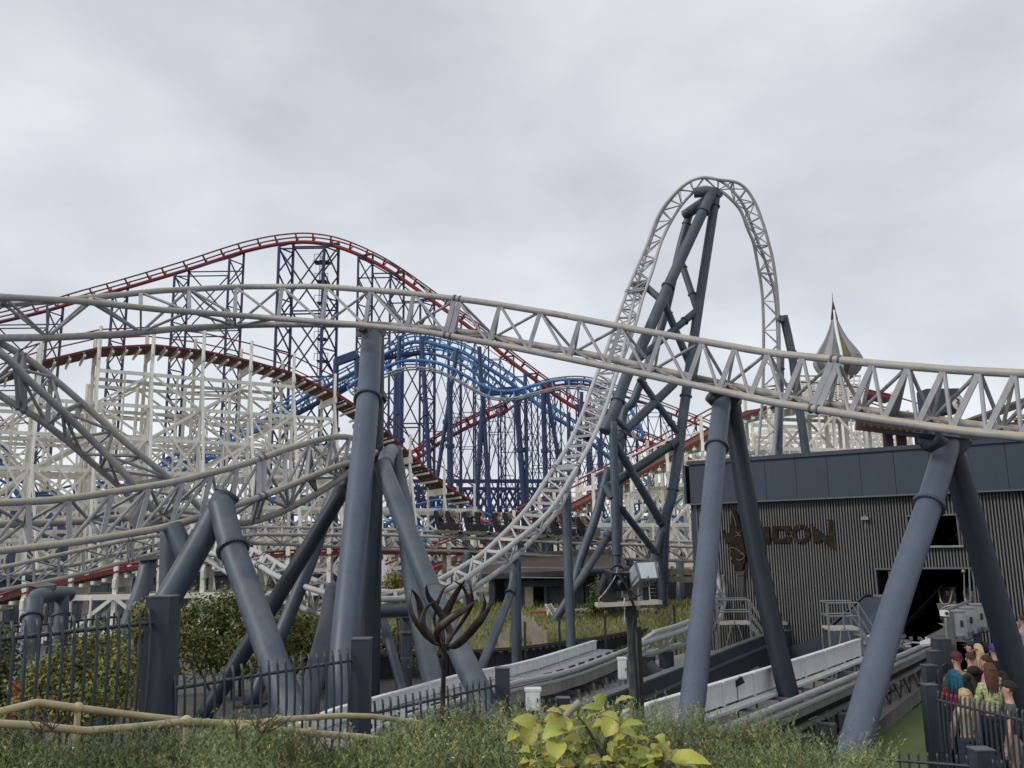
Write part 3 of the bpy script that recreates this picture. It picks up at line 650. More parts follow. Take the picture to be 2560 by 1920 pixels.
lattice(T, [(896, 641, 932, 635), (976, 687, 1010, 676), (1051, 750, 1086, 746)], D1)
lattice(T, [(1120, 800, 1153, 790), (1187, 850, 1221, 842), (1250, 893, 1284, 890), (1315, 935, 1342, 934), (1372, 975, 1400, 976)], D1, lvl=13, xr=.065, th=.25)
lattice(T, [(1060, 845, 1088, 846), (1123, 868, 1150, 880), (1183, 905, 1212, 915), (1245, 1045, 1262, 1010)], D1 - 12, lvl=13, xr=0.06, th=.24)
lattice(T, [(1300, 1000, 1328, 985), (1360, 965, 1386, 957), (1417, 955, 1444, 953), (1474, 958, 1500, 962), (1533, 978, 1560, 988), (1590, 1000, 1618, 1008), (1650, 1025, 1678, 1035), (1710, 1050, 1740, 1058)], D1 + 12, lvl=13, xr=0.065, th=.25)
lattice(T, [(1440, 1012, 1464, 1020), (1500, 1040, 1524, 1052), (1562, 1075, 1590, 1086), (1630, 1108, 1655, 1115)], D1, lvl=12, xr=0.065, th=.25)
# long navy trestle deck low in the middle
T = Thing('navy_trestle', 'low navy lattice girder bridge behind the black train', 'bridge')
for dd_ in (104, 108):
    for vv, hh in ((1203, 0.45), (1222, 0.35), (1290, 0.4)): T.box('girder', P(985, vv, dd_), P(1400, vv, dd_), 0.3, hh, 'navy_steel')
    for k in range(26):
        u0 = 985 + k * 16
        T.rod('lattice_bar', P(u0, 1222, dd_), P(u0 + 34, 1290, dd_), 0.13, 'navy_steel'); T.rod('lattice_bar', P(u0 + 34, 1222, dd_), P(u0, 1290, dd_), 0.13, 'navy_steel')
    for k in range(9):
        q = P(995 + k * 50, 1203, dd_); T.box('post', Vector((q.x, q.y, 0)), q, 0.35, 0.35, 'navy_steel', up=(0, 1, 0))

# ================================================================ blue looping coaster
T = Thing('blue_coaster', 'twisting bright blue coaster track on leaning navy columns', 'roller coaster')
def bl(pts, d=90, **k):
    kw = dict(gauge=1.15, r=0.09, spine=0.17, drop=0.75, m='blue_track', tie_step=1.3, n=110, tier=0.075); kw.update(k)
    if pts[0][0] < 0: pts = [(u, v, interp(u, [-60, 400, 700], [d - 12, d - 5, d + 4])) for u, v in pts]     # the low left loops thread through the trestle
    rail_track(T, [P(*(p if len(p) == 3 else (p[0], p[1], d))) for p in pts], **kw)
bl([(560, 1100), (640, 1043), (727, 995), (779, 962), (840, 935), (895, 905), (930, 885), (961, 868), (1016, 841), (1060, 838), (1091, 843), (1161, 863), (1219, 898), (1280, 938), (1340, 985), (1400, 1030), (1430, 1049), (1520, 1118), (1600, 1190), (1660, 1240)], up=Vector((0, 0, 1)), spine=0.22)
bl([(560, 1090), (640, 1062), (727, 1024), (779, 993), (840, 970), (895, 935), (961, 905), (1016, 875), (1060, 868), (1100, 872), (1161, 895), (1219, 935), (1280, 985)], d=94, n=60, m='blue_track')
bl([(880, 985), (915, 960), (961, 940), (1016, 922), (1074, 924), (1110, 935), (1150, 955), (1190, 978), (1230, 995), (1280, 998), (1338, 984), (1410, 969), (1477, 975), (1526, 1003), (1563, 1040), (1590, 1100)], d=84, drop=-0.8, m='blue_track', ms='faded_track')
bl([(-60, 1100), (0, 1110), (30, 1145), (58, 1175), (66, 1215), (90, 1232), (130, 1228), (185, 1213), (260, 1205), (347, 1190), (385, 1180), (430, 1140), (492, 1124), (560, 1120), (640, 1124), (700, 1140)], d=82, tie_step=1.3, drop=0.9)
bl([(-60, 1190), (0, 1200), (60, 1236), (120, 1238), (180, 1240), (260, 1210), (340, 1180), (430, 1160), (500, 1140), (550, 1100), (600, 1070), (650, 1050)], d=86)
bl([(-40, 1160), (10, 1150), (40, 1180), (30, 1225), (-20, 1245)], d=80, tie_step=1.0, n=40)
bl([(1480, 1330), (1530, 1290), (1590, 1260), (1660, 1250), (1720, 1215), (1770, 1230)], d=78, n=50)
bl([(960, 1270), (1040, 1262), (1100, 1250), (1160, 1262), (1230, 1290), (1300, 1330)], d=86, n=50)
bl([(1440, 1345), (1520, 1320), (1600, 1300), (1680, 1290), (1740, 1330)], d=76, n=50)
bl([(640, 1255), (720, 1240), (800, 1242), (860, 1250)], d=80, n=30)
bl([(945, 1330), (985, 1300), (1030, 1310), (1075, 1330)], d=72, n=30)
def ncol(u1, v1, u2, v2, w, d=88):
    a, b = P(u1, v1, d), P(u2, v2, d); dz = b.z / (a.z - b.z) if a.z > b.z else 0
    b = b + (b - a) * dz; i = T.tube('column', a, b, w * .82 * d / FPX / 2, 'navy_column')
    c = a.lerp(b, 0.3); T.tube('collar', c, c + (b - a).normalized() * 0.4, w * d / FPX / 2 * 1.25, 'navy_column', parent=i)
for c in [(840, 898, 838, 1250, 18), (892, 887, 890, 1250, 16), (1003, 935, 1001, 1130, 18), (990, 925, 985, 1200, 13), (1054, 843, 1074, 1179, 15), (1143, 872, 1094, 1185, 13), (1124, 956, 1126, 1231, 19), (1198, 867, 1224, 1266, 14), (1207, 1014, 1190, 1260, 16), (1289, 971, 1312, 1275, 18), (1313, 930, 1318, 1260, 12), (1358, 974, 1364, 1203, 16), (1367, 977, 1407, 1203, 13), (1422, 1032, 1422, 1217, 12), (1454, 980, 1445, 1214, 12), (1465, 1029, 1477, 1211, 12), (999, 840, 997, 930, 14), (1498, 1100, 1500, 1300, 12), (560, 1105, 558, 1300, 14), (630, 1125, 628, 1300, 12), (428, 1140, 428, 1300, 12), (200, 1215, 200, 1330, 12), (730, 1030, 730, 1260, 12)]: ncol(*c)
T.box('top_beam', P(840, 905, 88), P(893, 886, 88), 0.7, 0.8, 'navy_column'); T.box('top_beam', P(1205, 983, 86), P(1290, 975, 86), 0.6, 0.7, 'navy_column')
T.box('walkway', P(650, 1085, 91), P(880, 960, 91), 1.0, 0.3, 'navy_column'); T.box('walkway', P(960, 895, 91), P(1060, 880, 91), 1.0, 0.3, 'navy_column')
for k in range(24):
    q = P(650, 1085, 90.4).lerp(P(880, 960, 90.4), k / 23); T.rod('guard_rail', q, q + Vector((0, 0, 1.1)), 0.04, 'blue_track')
for h in (.6, 1.1): T.rod('guard_rail', P(650, 1085, 90.4) + Vector((0, 0, h)), P(880, 960, 90.4) + Vector((0, 0, h)), 0.04, 'blue_track')

# ================================================================ white timber coasters
UP = Vector((0, 0, 1))
UG = Vector((0.8545, 0.519, 0)).normalized(); PG = Vector((-UG.y, UG.x, 0))
def wooden(T, path, deck_v, bents, half=1.6, lvl=2.75, front=True, m='cream_timber', m2='cream_timber_old', back_rows=1, red='dark_red', deck=True, ext=1.7, batter=True, ledger_ext=0.0, zmin=0.2, th=0.24, deckw=1.45):
    """path: function t -> ground point, deck_v: function t -> deck height"""
    pts = [path(t) for t in bents]; zs = [deck_v(t) for t in bents]; dirs = []
    for i in range(len(pts)):
        a, b = pts[max(0, i - 1)], pts[min(len(pts) - 1, i + 1)]; dirs.append((b - a).normalized())
    nor = [Vector((-d.y, d.x, 0)) for d in dirs]
    rows = [-half, half] + [half + 3.2 * (k + 1) for k in range(back_rows - 1)]
    for i, (p, z) in enumerate(zip(pts, zs)):
        for r_, s in enumerate(rows):
            q = p + nor[i] * s; top = z + (ext if r_ < 2 else -1.5)
            T.box('post', Vector((q.x, q.y, 0)), Vector((q.x, q.y, top)), th, th, m if r_ == 0 else m2, up=(0, 1, 0))
        T.box('cap_beam', p + nor[i] * (-half - .35) + Vector((0, 0, z - .55)), p + nor[i] * (half + .35) + Vector((0, 0, z - .55)), 0.16, 0.42, m)
        lev = []; zz = z - 2.9
        zz = math.floor(zz / lvl) * lvl + 0.4
        k = 0
        while zz > zmin:
            a = Vector((*(p + nor[i] * -half).xy, zz)); b = Vector((*(p + nor[i] * half).xy, zz)); T.box('beam', a, b, 0.1, 0.24, m2)
            z2 = max(0.2, zz - lvl)
            T.box('brace', a, Vector((b.x, b.y, z2)), 0.07, 0.15, m2); T.box('brace', b + UP * .02, Vector((a.x, a.y, z2)), 0.07, 0.15, m2)
            zz -= lvl; k += 1
        if batter and z > 4:
            a = p + nor[i] * -half + Vector((0, 0, z - 1)); b = p + nor[i] * (-half - z * 0.24)
            T.box('raking_post', a, b, 0.16, 0.2, m)
            a = p + nor[i] * -half + Vector((0, 0, z * .62)); b = p + nor[i] * (-half - z * 0.16) + dirs[i] * 1.2; T.box('raking_post', a, b, 0.14, 0.16, m)
        if i < len(pts) - 1:
            p2, z2_ = pts[i + 1], zs[i + 1]; zc = min(z, z2_)
            for r_, s in enumerate(rows):
                zz = math.floor((zc - .9) / lvl) * lvl + 0.4; off = -0.17 if r_ == 0 else 0.17
                q1 = p + nor[i] * (s + off); q2 = p2 + nor[i + 1] * (s + off); k = 0
                while zz > zmin:
                    T.box('ledger', Vector((q1.x, q1.y, zz)), Vector((q2.x, q2.y, zz)), 0.09, 0.26, m if r_ == 0 else m2)
                    if (i + k) % 2 == 0: T.box('brace', Vector((q1.x, q1.y, zz)), Vector((q2.x, q2.y, max(.1, zz - lvl))), 0.08, 0.17, m if r_ == 0 else m2)
                    else: T.box('brace', Vector((q2.x, q2.y, zz)), Vector((q1.x, q1.y, max(.1, zz - lvl))), 0.08, 0.17, m if r_ == 0 else m2)
                    if r_ == 0:
                        qm = (q1 + q2) / 2; T.box('post', Vector((qm.x, qm.y, max(0, zz - lvl))), Vector((qm.x, qm.y, zz)), .09, .13, m2, up=(0, 1, 0))
                        if k % 3 == 1: T.box('brace', Vector((q1.x, q1.y - .1, zz)), Vector((q2.x, q2.y - .1, max(.1, zz - 2 * lvl))), .07, .15, m)
                        if k % 3 == 2: T.box('brace', Vector((q2.x, q2.y - .2, zz)), Vector((q1.x, q1.y - .2, max(.1, zz - 2 * lvl))), .07, .15, m)
                    zz -= lvl; k += 1
            if deck:
                for j in range(4):      # sleepers and planks
                    f = j / 4; c = p.lerp(p2, f) + Vector((0, 0, z + (z2_ - z) * f)); nn = nor[i]
                    T.box('sleeper', c + nn * (-half - .25) + Vector((0, 0, -.28)), c + nn * (half + .25) + Vector((0, 0, -.28)), 0.14, 0.16, m)
                    c2 = p.lerp(p2, f + .23) + Vector((0, 0, z + (z2_ - z) * (f + .23)))
                    for s0, s1 in ((-deckw, -.5), (-.42, .42), (.5, deckw)):
                        T.box('plank', c + nn * ((s0 + s1) / 2), c2 + nn * ((s0 + s1) / 2), s1 - s0, 0.09, 'deck_brown', up=(0, 0, 1))
                for s in (-half + .1, half - .1): T.box('side_rail', p + nor[i] * s + Vector((0, 0, z + .1)), p2 + nor[i + 1] * s + Vector((0, 0, z2_ + .1)), 0.08, 0.15, red)
            for s in (-half, half):
                T.rod('hand_rail', p + nor[i] * s + Vector((0, 0, z + ext - .25)), p2 + nor[i + 1] * s + Vector((0, 0, z2_ + ext - .25)), 0.055, red)
def line_path(p0, dr): return lambda t: Vector((p0[0] + dr.x * t, p0[1] + dr.y * t, 0))
def solve_t(path, u):      # t at which the path crosses photograph column u
    lo, hi = -60, 160
    for _ in range(50):
        mid = (lo + hi) / 2; q = proj(path(mid) + Vector((0, 0, 6)))
        if q and q[0] < u: lo = mid
        else: hi = mid
    return (lo + hi) / 2
def vis_height(path, tab):
    ts = []; zs = []
    for u, v in tab:
        t = solve_t(path, u); p = path(t); q = P(u, v, p.y); ts.append(t); zs.append(q.z)
    return lambda t: float(np.interp(t, ts, zs))
gp = line_path((-36.0, 60.0), UG)
hz = vis_height(gp, [(-200, 1010), (-60, 960), (0, 935), (60, 918), (101, 905), (174, 889), (230, 880), (289, 876), (362, 876), (430, 882), (492, 893), (560, 907), (640, 924), (727, 950), (799, 986), (886, 1032), (958, 1096), (1005, 1141), (1074, 1206), (1132, 1247), (1170, 1262)])
t0 = solve_t(gp, -120); t1 = solve_t(gp, 1150)
T = Thing('timber_coaster', 'cream timber coaster with a brown track arching over its tall white lattice', 'roller coaster')
wooden(T, gp, hz, [solve_t(gp, u) for u in (-150, -50, 60, 208, 345, 474, 596, 706, 812, 912, 1004, 1090, 1165)], back_rows=2, lvl=2.4, th=0.2)
# a second, lower timber run behind and in front
gp2 = line_path((-52, 80), Vector((0.93, 0.36, 0)).normalized())
hz2 = vis_height(gp2, [(-200, 1080), (0, 1060), (200, 1030), (400, 1050), (600, 1090), (800, 1150), (950, 1200)])
ta, tb = solve_t(gp2, -80), solve_t(gp2, 930)
T = Thing('timber_coaster', 'older cream timber trestle behind the tall white lattice', 'roller coaster')
wooden(T, gp2, hz2, [ta + (tb - ta) * i / 13 for i in range(14)], back_rows=1, batter=False, deck=False, m='cream_timber_old', ext=0.4, th=0.17, lvl=3.0)
gp3 = line_path((-28, 44), Vector((0.985, 0.17, 0)).normalized())
hz3 = vis_height(gp3, [(-200, 1570), (0, 1515), (100, 1480), (203, 1455), (330, 1425), (430, 1412), (560, 1404), (700, 1392), (850, 1386), (1000, 1384), (1200, 1386), (1320, 1388)])
ta, tb = solve_t(gp3, -120), solve_t(gp3, 1210)
T = Thing('timber_coaster', 'low white timber run with red rails just behind the shrubs', 'roller coaster')
wooden(T, gp3, hz3, [ta + (tb - ta) * i / 13 for i in range(14)], half=1.3, lvl=1.7, back_rows=1, ext=0.55, batter=False, th=0.2, red='rail_red', m='cream_timber')
# rising hill on the right with red handrails
UJ = Vector((0.86, 0.51, 0)).normalized()
gp4 = line_path((-14, 52), Vector((0.95, 0.31, 0)).normalized())
hz4 = vis_height(gp4, [(900, 1500), (973, 1462), (1150, 1398), (1219, 1368), (1387, 1292), (1506, 1232), (1640, 1162), (1772, 1088), (1888, 1030), (1960, 1014), (2020, 1012), (2090, 1016), (2150, 1026), (2230, 1045), (2330, 1075), (2500, 1120)])
ta, tb = solve_t(gp4, 950), solve_t(gp4, 2300)
T = Thing('timber_coaster', 'rising white timber hill with bright red rails behind the loop supports', 'roller coaster')
wooden(T, gp4, hz4, [ta + (tb - ta) * i / 15 for i in range(16)], half=1.4, back_rows=2, red='rail_red', batter=False, th=0.2, lvl=2.6)
gp5 = line_path((10, 78), Vector((0.97, 0.24, 0)).normalized())
hz5 = vis_height(gp5, [(1330, 1270), (1450, 1215), (1560, 1165), (1700, 1110), (1850, 1075), (2050, 1050), (2200, 1045), (2320, 1060), (2450, 1100)])
ta, tb = solve_t(gp5, 1470), solve_t(gp5, 2330)
T = Thing('timber_coaster', 'pale timber trestle above the station roof behind the brown posts', 'roller coaster')
wooden(T, gp5, hz5, [ta + (tb - ta) * i / 12 for i in range(13)], half=1.8, back_rows=2, red='cream_timber', deck=False, batter=False, m='cream_timber_old', ext=0.8, lvl=2.8)
# crest platform with railings in front of the teardrop
T = Thing('crest_platform', 'white slatted platform with railings below the metal teardrop', 'platform')
for k in range(7):
    T.box('slat', P(2000, 960 + k * 6, 66), P(2160, 962 + k * 6, 66), 0.3, 0.1, 'cream_timber')
for k in range(12):
    u = 2000 + k * 13.5; T.box('rail_post', P(u, 1000, 65.6), P(u, 938, 65.6), 0.09, 0.09, 'cream_timber', up=(0, 1, 0))
T.rod('hand_rail', P(1996, 940, 65.6), P(2152, 940, 65.6), 0.05, 'dark_red'); T.rod('hand_rail', P(1996, 952, 65.6), P(2152, 952, 65.6), 0.05, 'cream_timber')
T.box('roof_strip', P(2155, 985, 66), P(2226, 998, 66), 2, 0.35, 'dark_red')
for k in range(9):
    u = 1700 + k * 2
for u in (2010, 2060, 2110, 2155): 
    q = P(u, 1000, 66); T.box('post', Vector((q.x, q.y, 0)), q, 0.25, 0.25, 'cream_timber', up=(0, 1, 0))

# metal teardrop
T = Thing('teardrop_spire', 'grey and gold metal teardrop finial with a sharp tip', 'spire')
dT = 70; tipz = P(2091, 752, dT).z; cx = P(2092, 870, dT); s = dT / FPX
prof = [(752, 0.3), (775, 2.5), (800, 8), (825, 17), (850, 29), (870, 42), (888, 53), (902, 58.5), (915, 58), (930, 50), (942, 38), (952, 24), (960, 10)]
prof = [(cx.z - (v - 870) * s * 1.02, r * s) for v, r in prof]
PR = catmull([(r, z, 0) for z, r in prof], 40)
NS = 16
for k in range(NS):
    vs = []; fs = []
    sub = 4
    for i, (r, z, _) in enumerate(PR):
        for j in range(sub + 1):
            a = 2 * math.pi * (k + j / sub) / NS + .2; bulge = 1 + 0.03 * math.sin(math.pi * j / sub); vs.append((cx.x + max(r, .005) * math.cos(a) * bulge, cx.y + max(r, .005) * math.sin(a) * bulge, z))
    for i in range(len(PR) - 1):
        for j in range(sub):
            a = i * (sub + 1) + j; fs.append((a, a + 1, a + sub + 2, a + sub + 1))
    T.mesh('panel', vs, fs, 'teardrop_gold' if k == 11 else ('teardrop_grey' if k in (10, 3, 5, 8) else 'teardrop_pale'), True)
for k in range(NS):
    a = 2 * math.pi * k / NS + .2; T.path('seam_rib', [Vector((cx.x + (max(r, .005) * 1.015) * math.cos(a), cx.y + (max(r, .005) * 1.015) * math.sin(a), z)) for r, z, _ in PR[3:]], 0.03 if k != 11 else 0.13, 'teardrop_pale' if k != 11 else 'white_paint', 5)
vs, fs = sweep([Vector((cx.x, cx.y, tipz + .8)), Vector((cx.x, cx.y, tipz)), Vector((cx.x, cx.y, tipz - 1.6))], .1, 8, [0.005, 0.04, .3]); T.mesh('tip', vs, fs, 'teardrop_tip', True)
T.tube('mast', Vector((cx.x, cx.y, 0)), Vector((cx.x, cx.y, PR[-1][1] + .3)), 0.3, 'cream_timber')
for zz in (PR[22][1],):
    rr_ = PR[22][0] * 1.02; T.path('hoop', [Vector((cx.x + rr_ * math.cos(a), cx.y + rr_ * math.sin(a), zz)) for a in np.linspace(0, 2 * math.pi, 33)], 0.03, 'teardrop_pale', 5)

# brown timber structure over the roof
T = Thing('brown_trestle', 'dark brown timber ride structure on posts above the station roof', 'ride structure')
def posts(us, v, d, m='brown_wood', w_=0.42):
    for u in us:
        q = P(u, v, d); T.box('post', Vector((q.x, q.y, 0)), q, w_, w_, m, up=(0, 1, 0))
posts((2217, 2250, 2296, 2331, 2430, 2453, 2500), 1065, 50)
T.box('fascia_board', P(2140, 1058, 49), P(2330, 1082, 49), 0.2, 0.75, 'brown_wood'); T.box('fascia_board', P(2330, 1082, 49), P(2560, 1096, 49), 0.2, 0.5, 'brown_wood')
for k in range(10): T.box('joist', P(2160 + k * 18, 1062 + k * 2.2, 48.6), P(2160 + k * 18, 1060 + k * 2.2, 53), 0.14, 0.2, 'brown_wood')
T.box('roof_slab', P(2410, 1060, 44), P(2600, 990, 44), 3.0, 0.3, 'brown_wood'); T.box('roof_slab', P(2440, 1082, 43), P(2600, 1052, 43), 3.0, 0.25, 'brown_wood')
for k in range(6): T.box('rafter', P(2470 + k * 22, 1064 - k * 6, 42), P(2480 + k * 22, 1072 - k * 6, 45), 0.14, 0.16, 'old_wood')
T = Thing('ride_sign', 'dark machinery box with a round cream medallion sign above the roof', 'sign')
T.block('housing', P(2350, 1035, 40), (1.5, 1.0, 1.1), 'slate_dark'); T.block('housing', P(2330, 1000, 40.5), (1.0, .8, .4), 'dark_wood')
c = P(2388, 1008, 39.6); T.tube('disc', c, c + Vector((.05, -.12, 0)), 0.42, 'deck_brown'); T.tube('disc_face', c + Vector((.05, -.12, 0)), c + Vector((.06, -.15, 0)), 0.34, 'cream_timber')
T.path('emblem', [c + Vector((.06 + x, -.17, z)) for x, z in ((-.1, .2), (.05, .1), (-.08, 0), (.08, -.05), (-.05, -.2), (.1, -.18))], 0.035, 'deck_brown', 6, sub=14)
T.tube('bracket', P(2365, 1050, 40), P(2380, 1085, 40), 0.18, 'slate_dark'); T.block('post', Vector((*P(2350, 1040, 40).xy, 0)), (.3, .3, P(2350, 1040, 40).z), 'slate_dark')
# far cream twin towers right of the teardrop
T = Thing('lattice_mast', 'leaning cream lattice mast showing between the brown posts', 'mast')
for u0, u1 in ((2160, 2190), (2190, 2225), (2120, 2110), (2240, 2275)):
    a0, b0 = P(u0, 1080, 95), P(u1, 1200, 95)
    for o in (0, 1.1): T.rod('chord', a0 + Vector((o, 0, 0)), b0 + Vector((o, 0, 0)), 0.13, 'cream_timber_old')
    for k in range(8): T.rod('lattice_bar', a0.lerp(b0, k / 8), a0.lerp(b0, (k + 1) / 8) + Vector((1.1, 0, 0)), 0.08, 'cream_timber_old'); T.rod('lattice_bar', a0.lerp(b0, k / 8) + Vector((1.1, 0, 0)), a0.lerp(b0, (k + 1) / 8), 0.08, 'cream_timber_old')
# ================================================================ station building
FD = Vector((-1.445, 1, 0)).normalized(); FN = Vector((-FD.y, FD.x, 0))   # along the facade (leftwards, away); FN points out, towards the camera
if FN.y > 0: FN = -FN
F0 = Vector((12.9, 27.0, 0))
def fac(u, v, off=0.0):            # point of the facade plane seen at photograph pixel (u, v), moved out by off
    r = RM @ Vector(((u - 1280) / FPX, -(v - 960) / FPX, -1.0)); t = (F0 - CAM).dot(FN) / r.dot(FN); return CAM + r * t + FN * off
def fs(u): 
    p = fac(u, 1350); return (p - F0).dot(FD)
def fpt(s, z, off=0.0): return Vector((F0.x + FD.x * s, F0.y + FD.y * s, z)) + FN * off
SL = fs(1744) ; SR = fs(2560) - 9.0
ZT = fac(2330, 1122).z; ZB = fac(2330, 1233).z
T = Thing('station_building', 'dark station hall of ribbed grey metal with slate fascia panels and the big sign', 'building')
op1 = (fs(2424), fs(2236), 0.0, fac(2330, 1422).z)     # big opening: s range, z range
op2 = (fs(2400), fs(2272), fac(2330, 1364).z, fac(2330, 1290).z)
op3 = (fs(2240), fs(2183), fac(2200, 1486).z, fac(2200, 1424).z)
# backing wall pieces round the openings
def wallrect(s0, s1, z0, z1, th=0.25, off=-0.14, nm='wall_panel', m='rib_back'):
    if s1 - s0 < .01 or z1 - z0 < .01: return
    T.box(nm, fpt(s0, (z0 + z1) / 2, off), fpt(s1, (z0 + z1) / 2, off), th, z1 - z0, m)
ss = sorted([SR, op1[0], op1[1], op2[0], op2[1], op3[0], op3[1], SL])
holes = [op1, op2, op3]
for a, b in zip(ss[:-1], ss[1:]):
    if b - a < .01: continue
    mid = (a + b) / 2; hs = sorted([(h[2], h[3]) for h in holes if h[0] < mid < h[1]]); z = 0
    for h0, h1 in hs: wallrect(a, b, z, h0); z = h1
    wallrect(a, b, z, ZB + .1)
# ribs
s = SR + .04
while s < SL:
    hs = sorted([(h[2], h[3]) for h in holes if h[0] - .03 < s < h[1] + .03]); z = 0.05
    for h0, h1 in hs + [(ZB, ZB)]:
        if h0 - z > .05: T.box('cladding_rib', fpt(s, z, .03), fpt(s, h0, .03), 0.036, 0.06, 'rib_metal', up=FN)
        z = h1
    s += 0.088
# fascia panels
s = SR
while s < SL - .1:
    e = min(s + 1.02, SL + .05); T.box('fascia_panel', fpt(s + .006, (ZT + ZB) / 2, .30), fpt(e - .006, (ZT + ZB) / 2, .30), 0.06, ZT - ZB, 'cladding'); s += 1.02
T.box('fascia_back', fpt(SR, (ZT + ZB) / 2, .14), fpt(SL, (ZT + ZB) / 2, .14), 0.25, ZT - ZB - .02, 'rib_back')
T.box('capping', fpt(SR, ZT + .06, .2), fpt(SL + .1, ZT + .06, .2), 0.42, 0.13, 'cladding')
T.box('drip_trim', fpt(SR, ZB - .03, .26), fpt(SL + .08, ZB - .03, .26), 0.2, 0.05, 'cladding_trim')
# roof, end wall
v = [fpt(SR, ZT - .1, 0), fpt(SL, ZT - .1, 0), fpt(SL, ZT - .1, -14), fpt(SR, ZT - .1, -14)]; pv, pf = plate(v, .15); T.mesh('roof', pv, pf, 'cladding')
T.box('end_wall', fpt(SL + .1, 0, -7), fpt(SL + .1, ZT, -7), 0.2, 14, 'cladding', up=FN)
T.box('end_fascia', fpt(SL + .25, ZB, -7), fpt(SL + .25, ZT, -7), 0.08, 14.6, 'cladding', up=FN)
# reveals and window surrounds
for (a, b, z0, z1), nm in ((op1, 'opening_frame'), (op2, 'window_frame'), (op3, 'window_frame')):
    T.box(nm, fpt(a, z1 + .02, .06), fpt(b, z1 + .02, .06), 0.14, 0.05, 'cladding_trim')
    for e in (a, b): T.box(nm, fpt(e, z0, .05), fpt(e, z1, .05), 0.05, 0.14, 'cladding_trim', up=FN)
    if z0 > .1: T.box('sill', fpt(a - .1, z0 - .03, .1), fpt(b + .1, z0 - .03, .1), 0.25, 0.06, 'galv')
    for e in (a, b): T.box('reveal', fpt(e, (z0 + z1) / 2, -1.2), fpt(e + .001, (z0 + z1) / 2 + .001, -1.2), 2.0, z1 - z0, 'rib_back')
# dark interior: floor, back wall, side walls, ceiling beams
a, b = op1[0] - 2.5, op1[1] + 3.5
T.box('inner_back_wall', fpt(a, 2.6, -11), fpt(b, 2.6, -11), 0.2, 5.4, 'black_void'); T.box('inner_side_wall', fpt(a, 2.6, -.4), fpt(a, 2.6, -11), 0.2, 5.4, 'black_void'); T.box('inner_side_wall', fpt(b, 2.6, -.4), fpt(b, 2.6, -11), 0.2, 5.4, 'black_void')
T.box('mullion', fpt(fs(2216), op3[2], .02), fpt(fs(2216), op3[3], .02), 0.05, 0.05, 'cladding_trim', up=FN)
T.mesh('painted_glow', *plate([fac(2381, 1335, -.6), fac(2386, 1335, -.6), fac(2386, 1344, -.6), fac(2381, 1344, -.6)], .03), 'old_wood')  # glow put into the tan colour of a small plate; it emits nothing
# sign letters (outlines traced on the wall, 6 cm deep)
R4 = lambda x, y: (1780 + x / 5.9235, 1250 + y / 5.9235)
def sign_poly(T, name, pts, m, off=.10, th=.06):
    T.mesh(name, *plate([fac(*R4(x, y), off) for x, y in pts], th), m)
def ring_poly(T, name, outer, inner, m, off=.10, th=.06):
    n = len(outer); vs = []
    for o in (off + th / 2, off - th / 2):
        vs += [fac(*R4(*p), o) for p in outer] + [fac(*R4(*p), o) for p in inner]
    fs_ = []
    for k in range(n):
        k2 = (k + 1) % n
        fs_ += [(k, k2, n + k2, n + k), (2 * n + k2, 2 * n + k, 3 * n + k, 3 * n + k2), (k, 2 * n + k, 2 * n + k2, k2), (n + k2, 3 * n + k2, 3 * n + k, n + k)]
    T.mesh(name, vs, fs_, m)
SG = Thing('wall_sign', 'dark gold ICON lettering mounted on the ribbed wall', 'sign')
sign_poly(SG, 'letter_i', [(780, 398), (858, 392), (882, 640), (786, 643)], 'sign_gold')
sign_poly(SG, 'letter_c', [(905, 385), (1168, 385), (1168, 500), (1100, 500), (1100, 440), (985, 440), (985, 570), (1100, 575), (1100, 545), (1170, 545), (1170, 632), (925, 636), (905, 600)], 'sign_gold')
oc = (1330, 502)
ring_poly(SG, 'letter_o', [(oc[0] + 140 * math.cos(a), oc[1] + 138 * math.sin(a)) for a in np.linspace(0, 2 * math.pi, 33)[:-1]], [(oc[0] - 2 + 82 * math.cos(a), oc[1] + 84 * math.sin(a)) for a in np.linspace(0, 2 * math.pi, 33)[:-1]], 'sign_gold')
sign_poly(SG, 'letter_n', [(1476, 358), (1735, 556), (1735, 322), (1705, 290), (1792, 290), (1812, 500), (1822, 738), (1625, 590), (1612, 627), (1522, 626), (1512, 430)], 'sign_gold')
for pts in ([(1310, 370), (1322, 410), (1312, 430)], [(1185, 470), (1200, 510), (1215, 560), (1270, 600), (1300, 640)], [(1340, 590), (1310, 630)]):
    SG.path('gold_line', [fac(*R4(x, y), .15) for x, y in pts], .012, 'sign_line', 6, sub=12)
EM = Thing('wall_emblem', 'dark gilded figure on a tapering pillar mounted on the ribbed wall', 'sculpture')
sign_poly(EM, 'headdress', [(312, 140), (370, 150), (430, 300), (450, 440), (300, 440), (310, 320)], 'sign_gold_dark', .14, .12)
sign_poly(EM, 'wing', [(176, 498), (196, 440), (208, 492), (262, 496), (305, 462), (345, 500), (345, 590), (238, 650), (210, 595)], 'sign_gold')
sign_poly(EM, 'body', [(310, 440), (470, 430), (500, 640), (525, 780), (525, 900), (480, 1045), (388, 1045), (345, 930), (290, 780), (300, 660)], 'sign_gold_dark', .16, .16)
sign_poly(EM, 'pedestal', [(362, 1045), (518, 1045), (495, 1115), (400, 1115)], 'rib_back', .14, .14)
sign_poly(EM, 'pillar', [(398, 1110), (496, 1110), (492, 1500), (440, 1500)], 'rib_back', .12, .1)
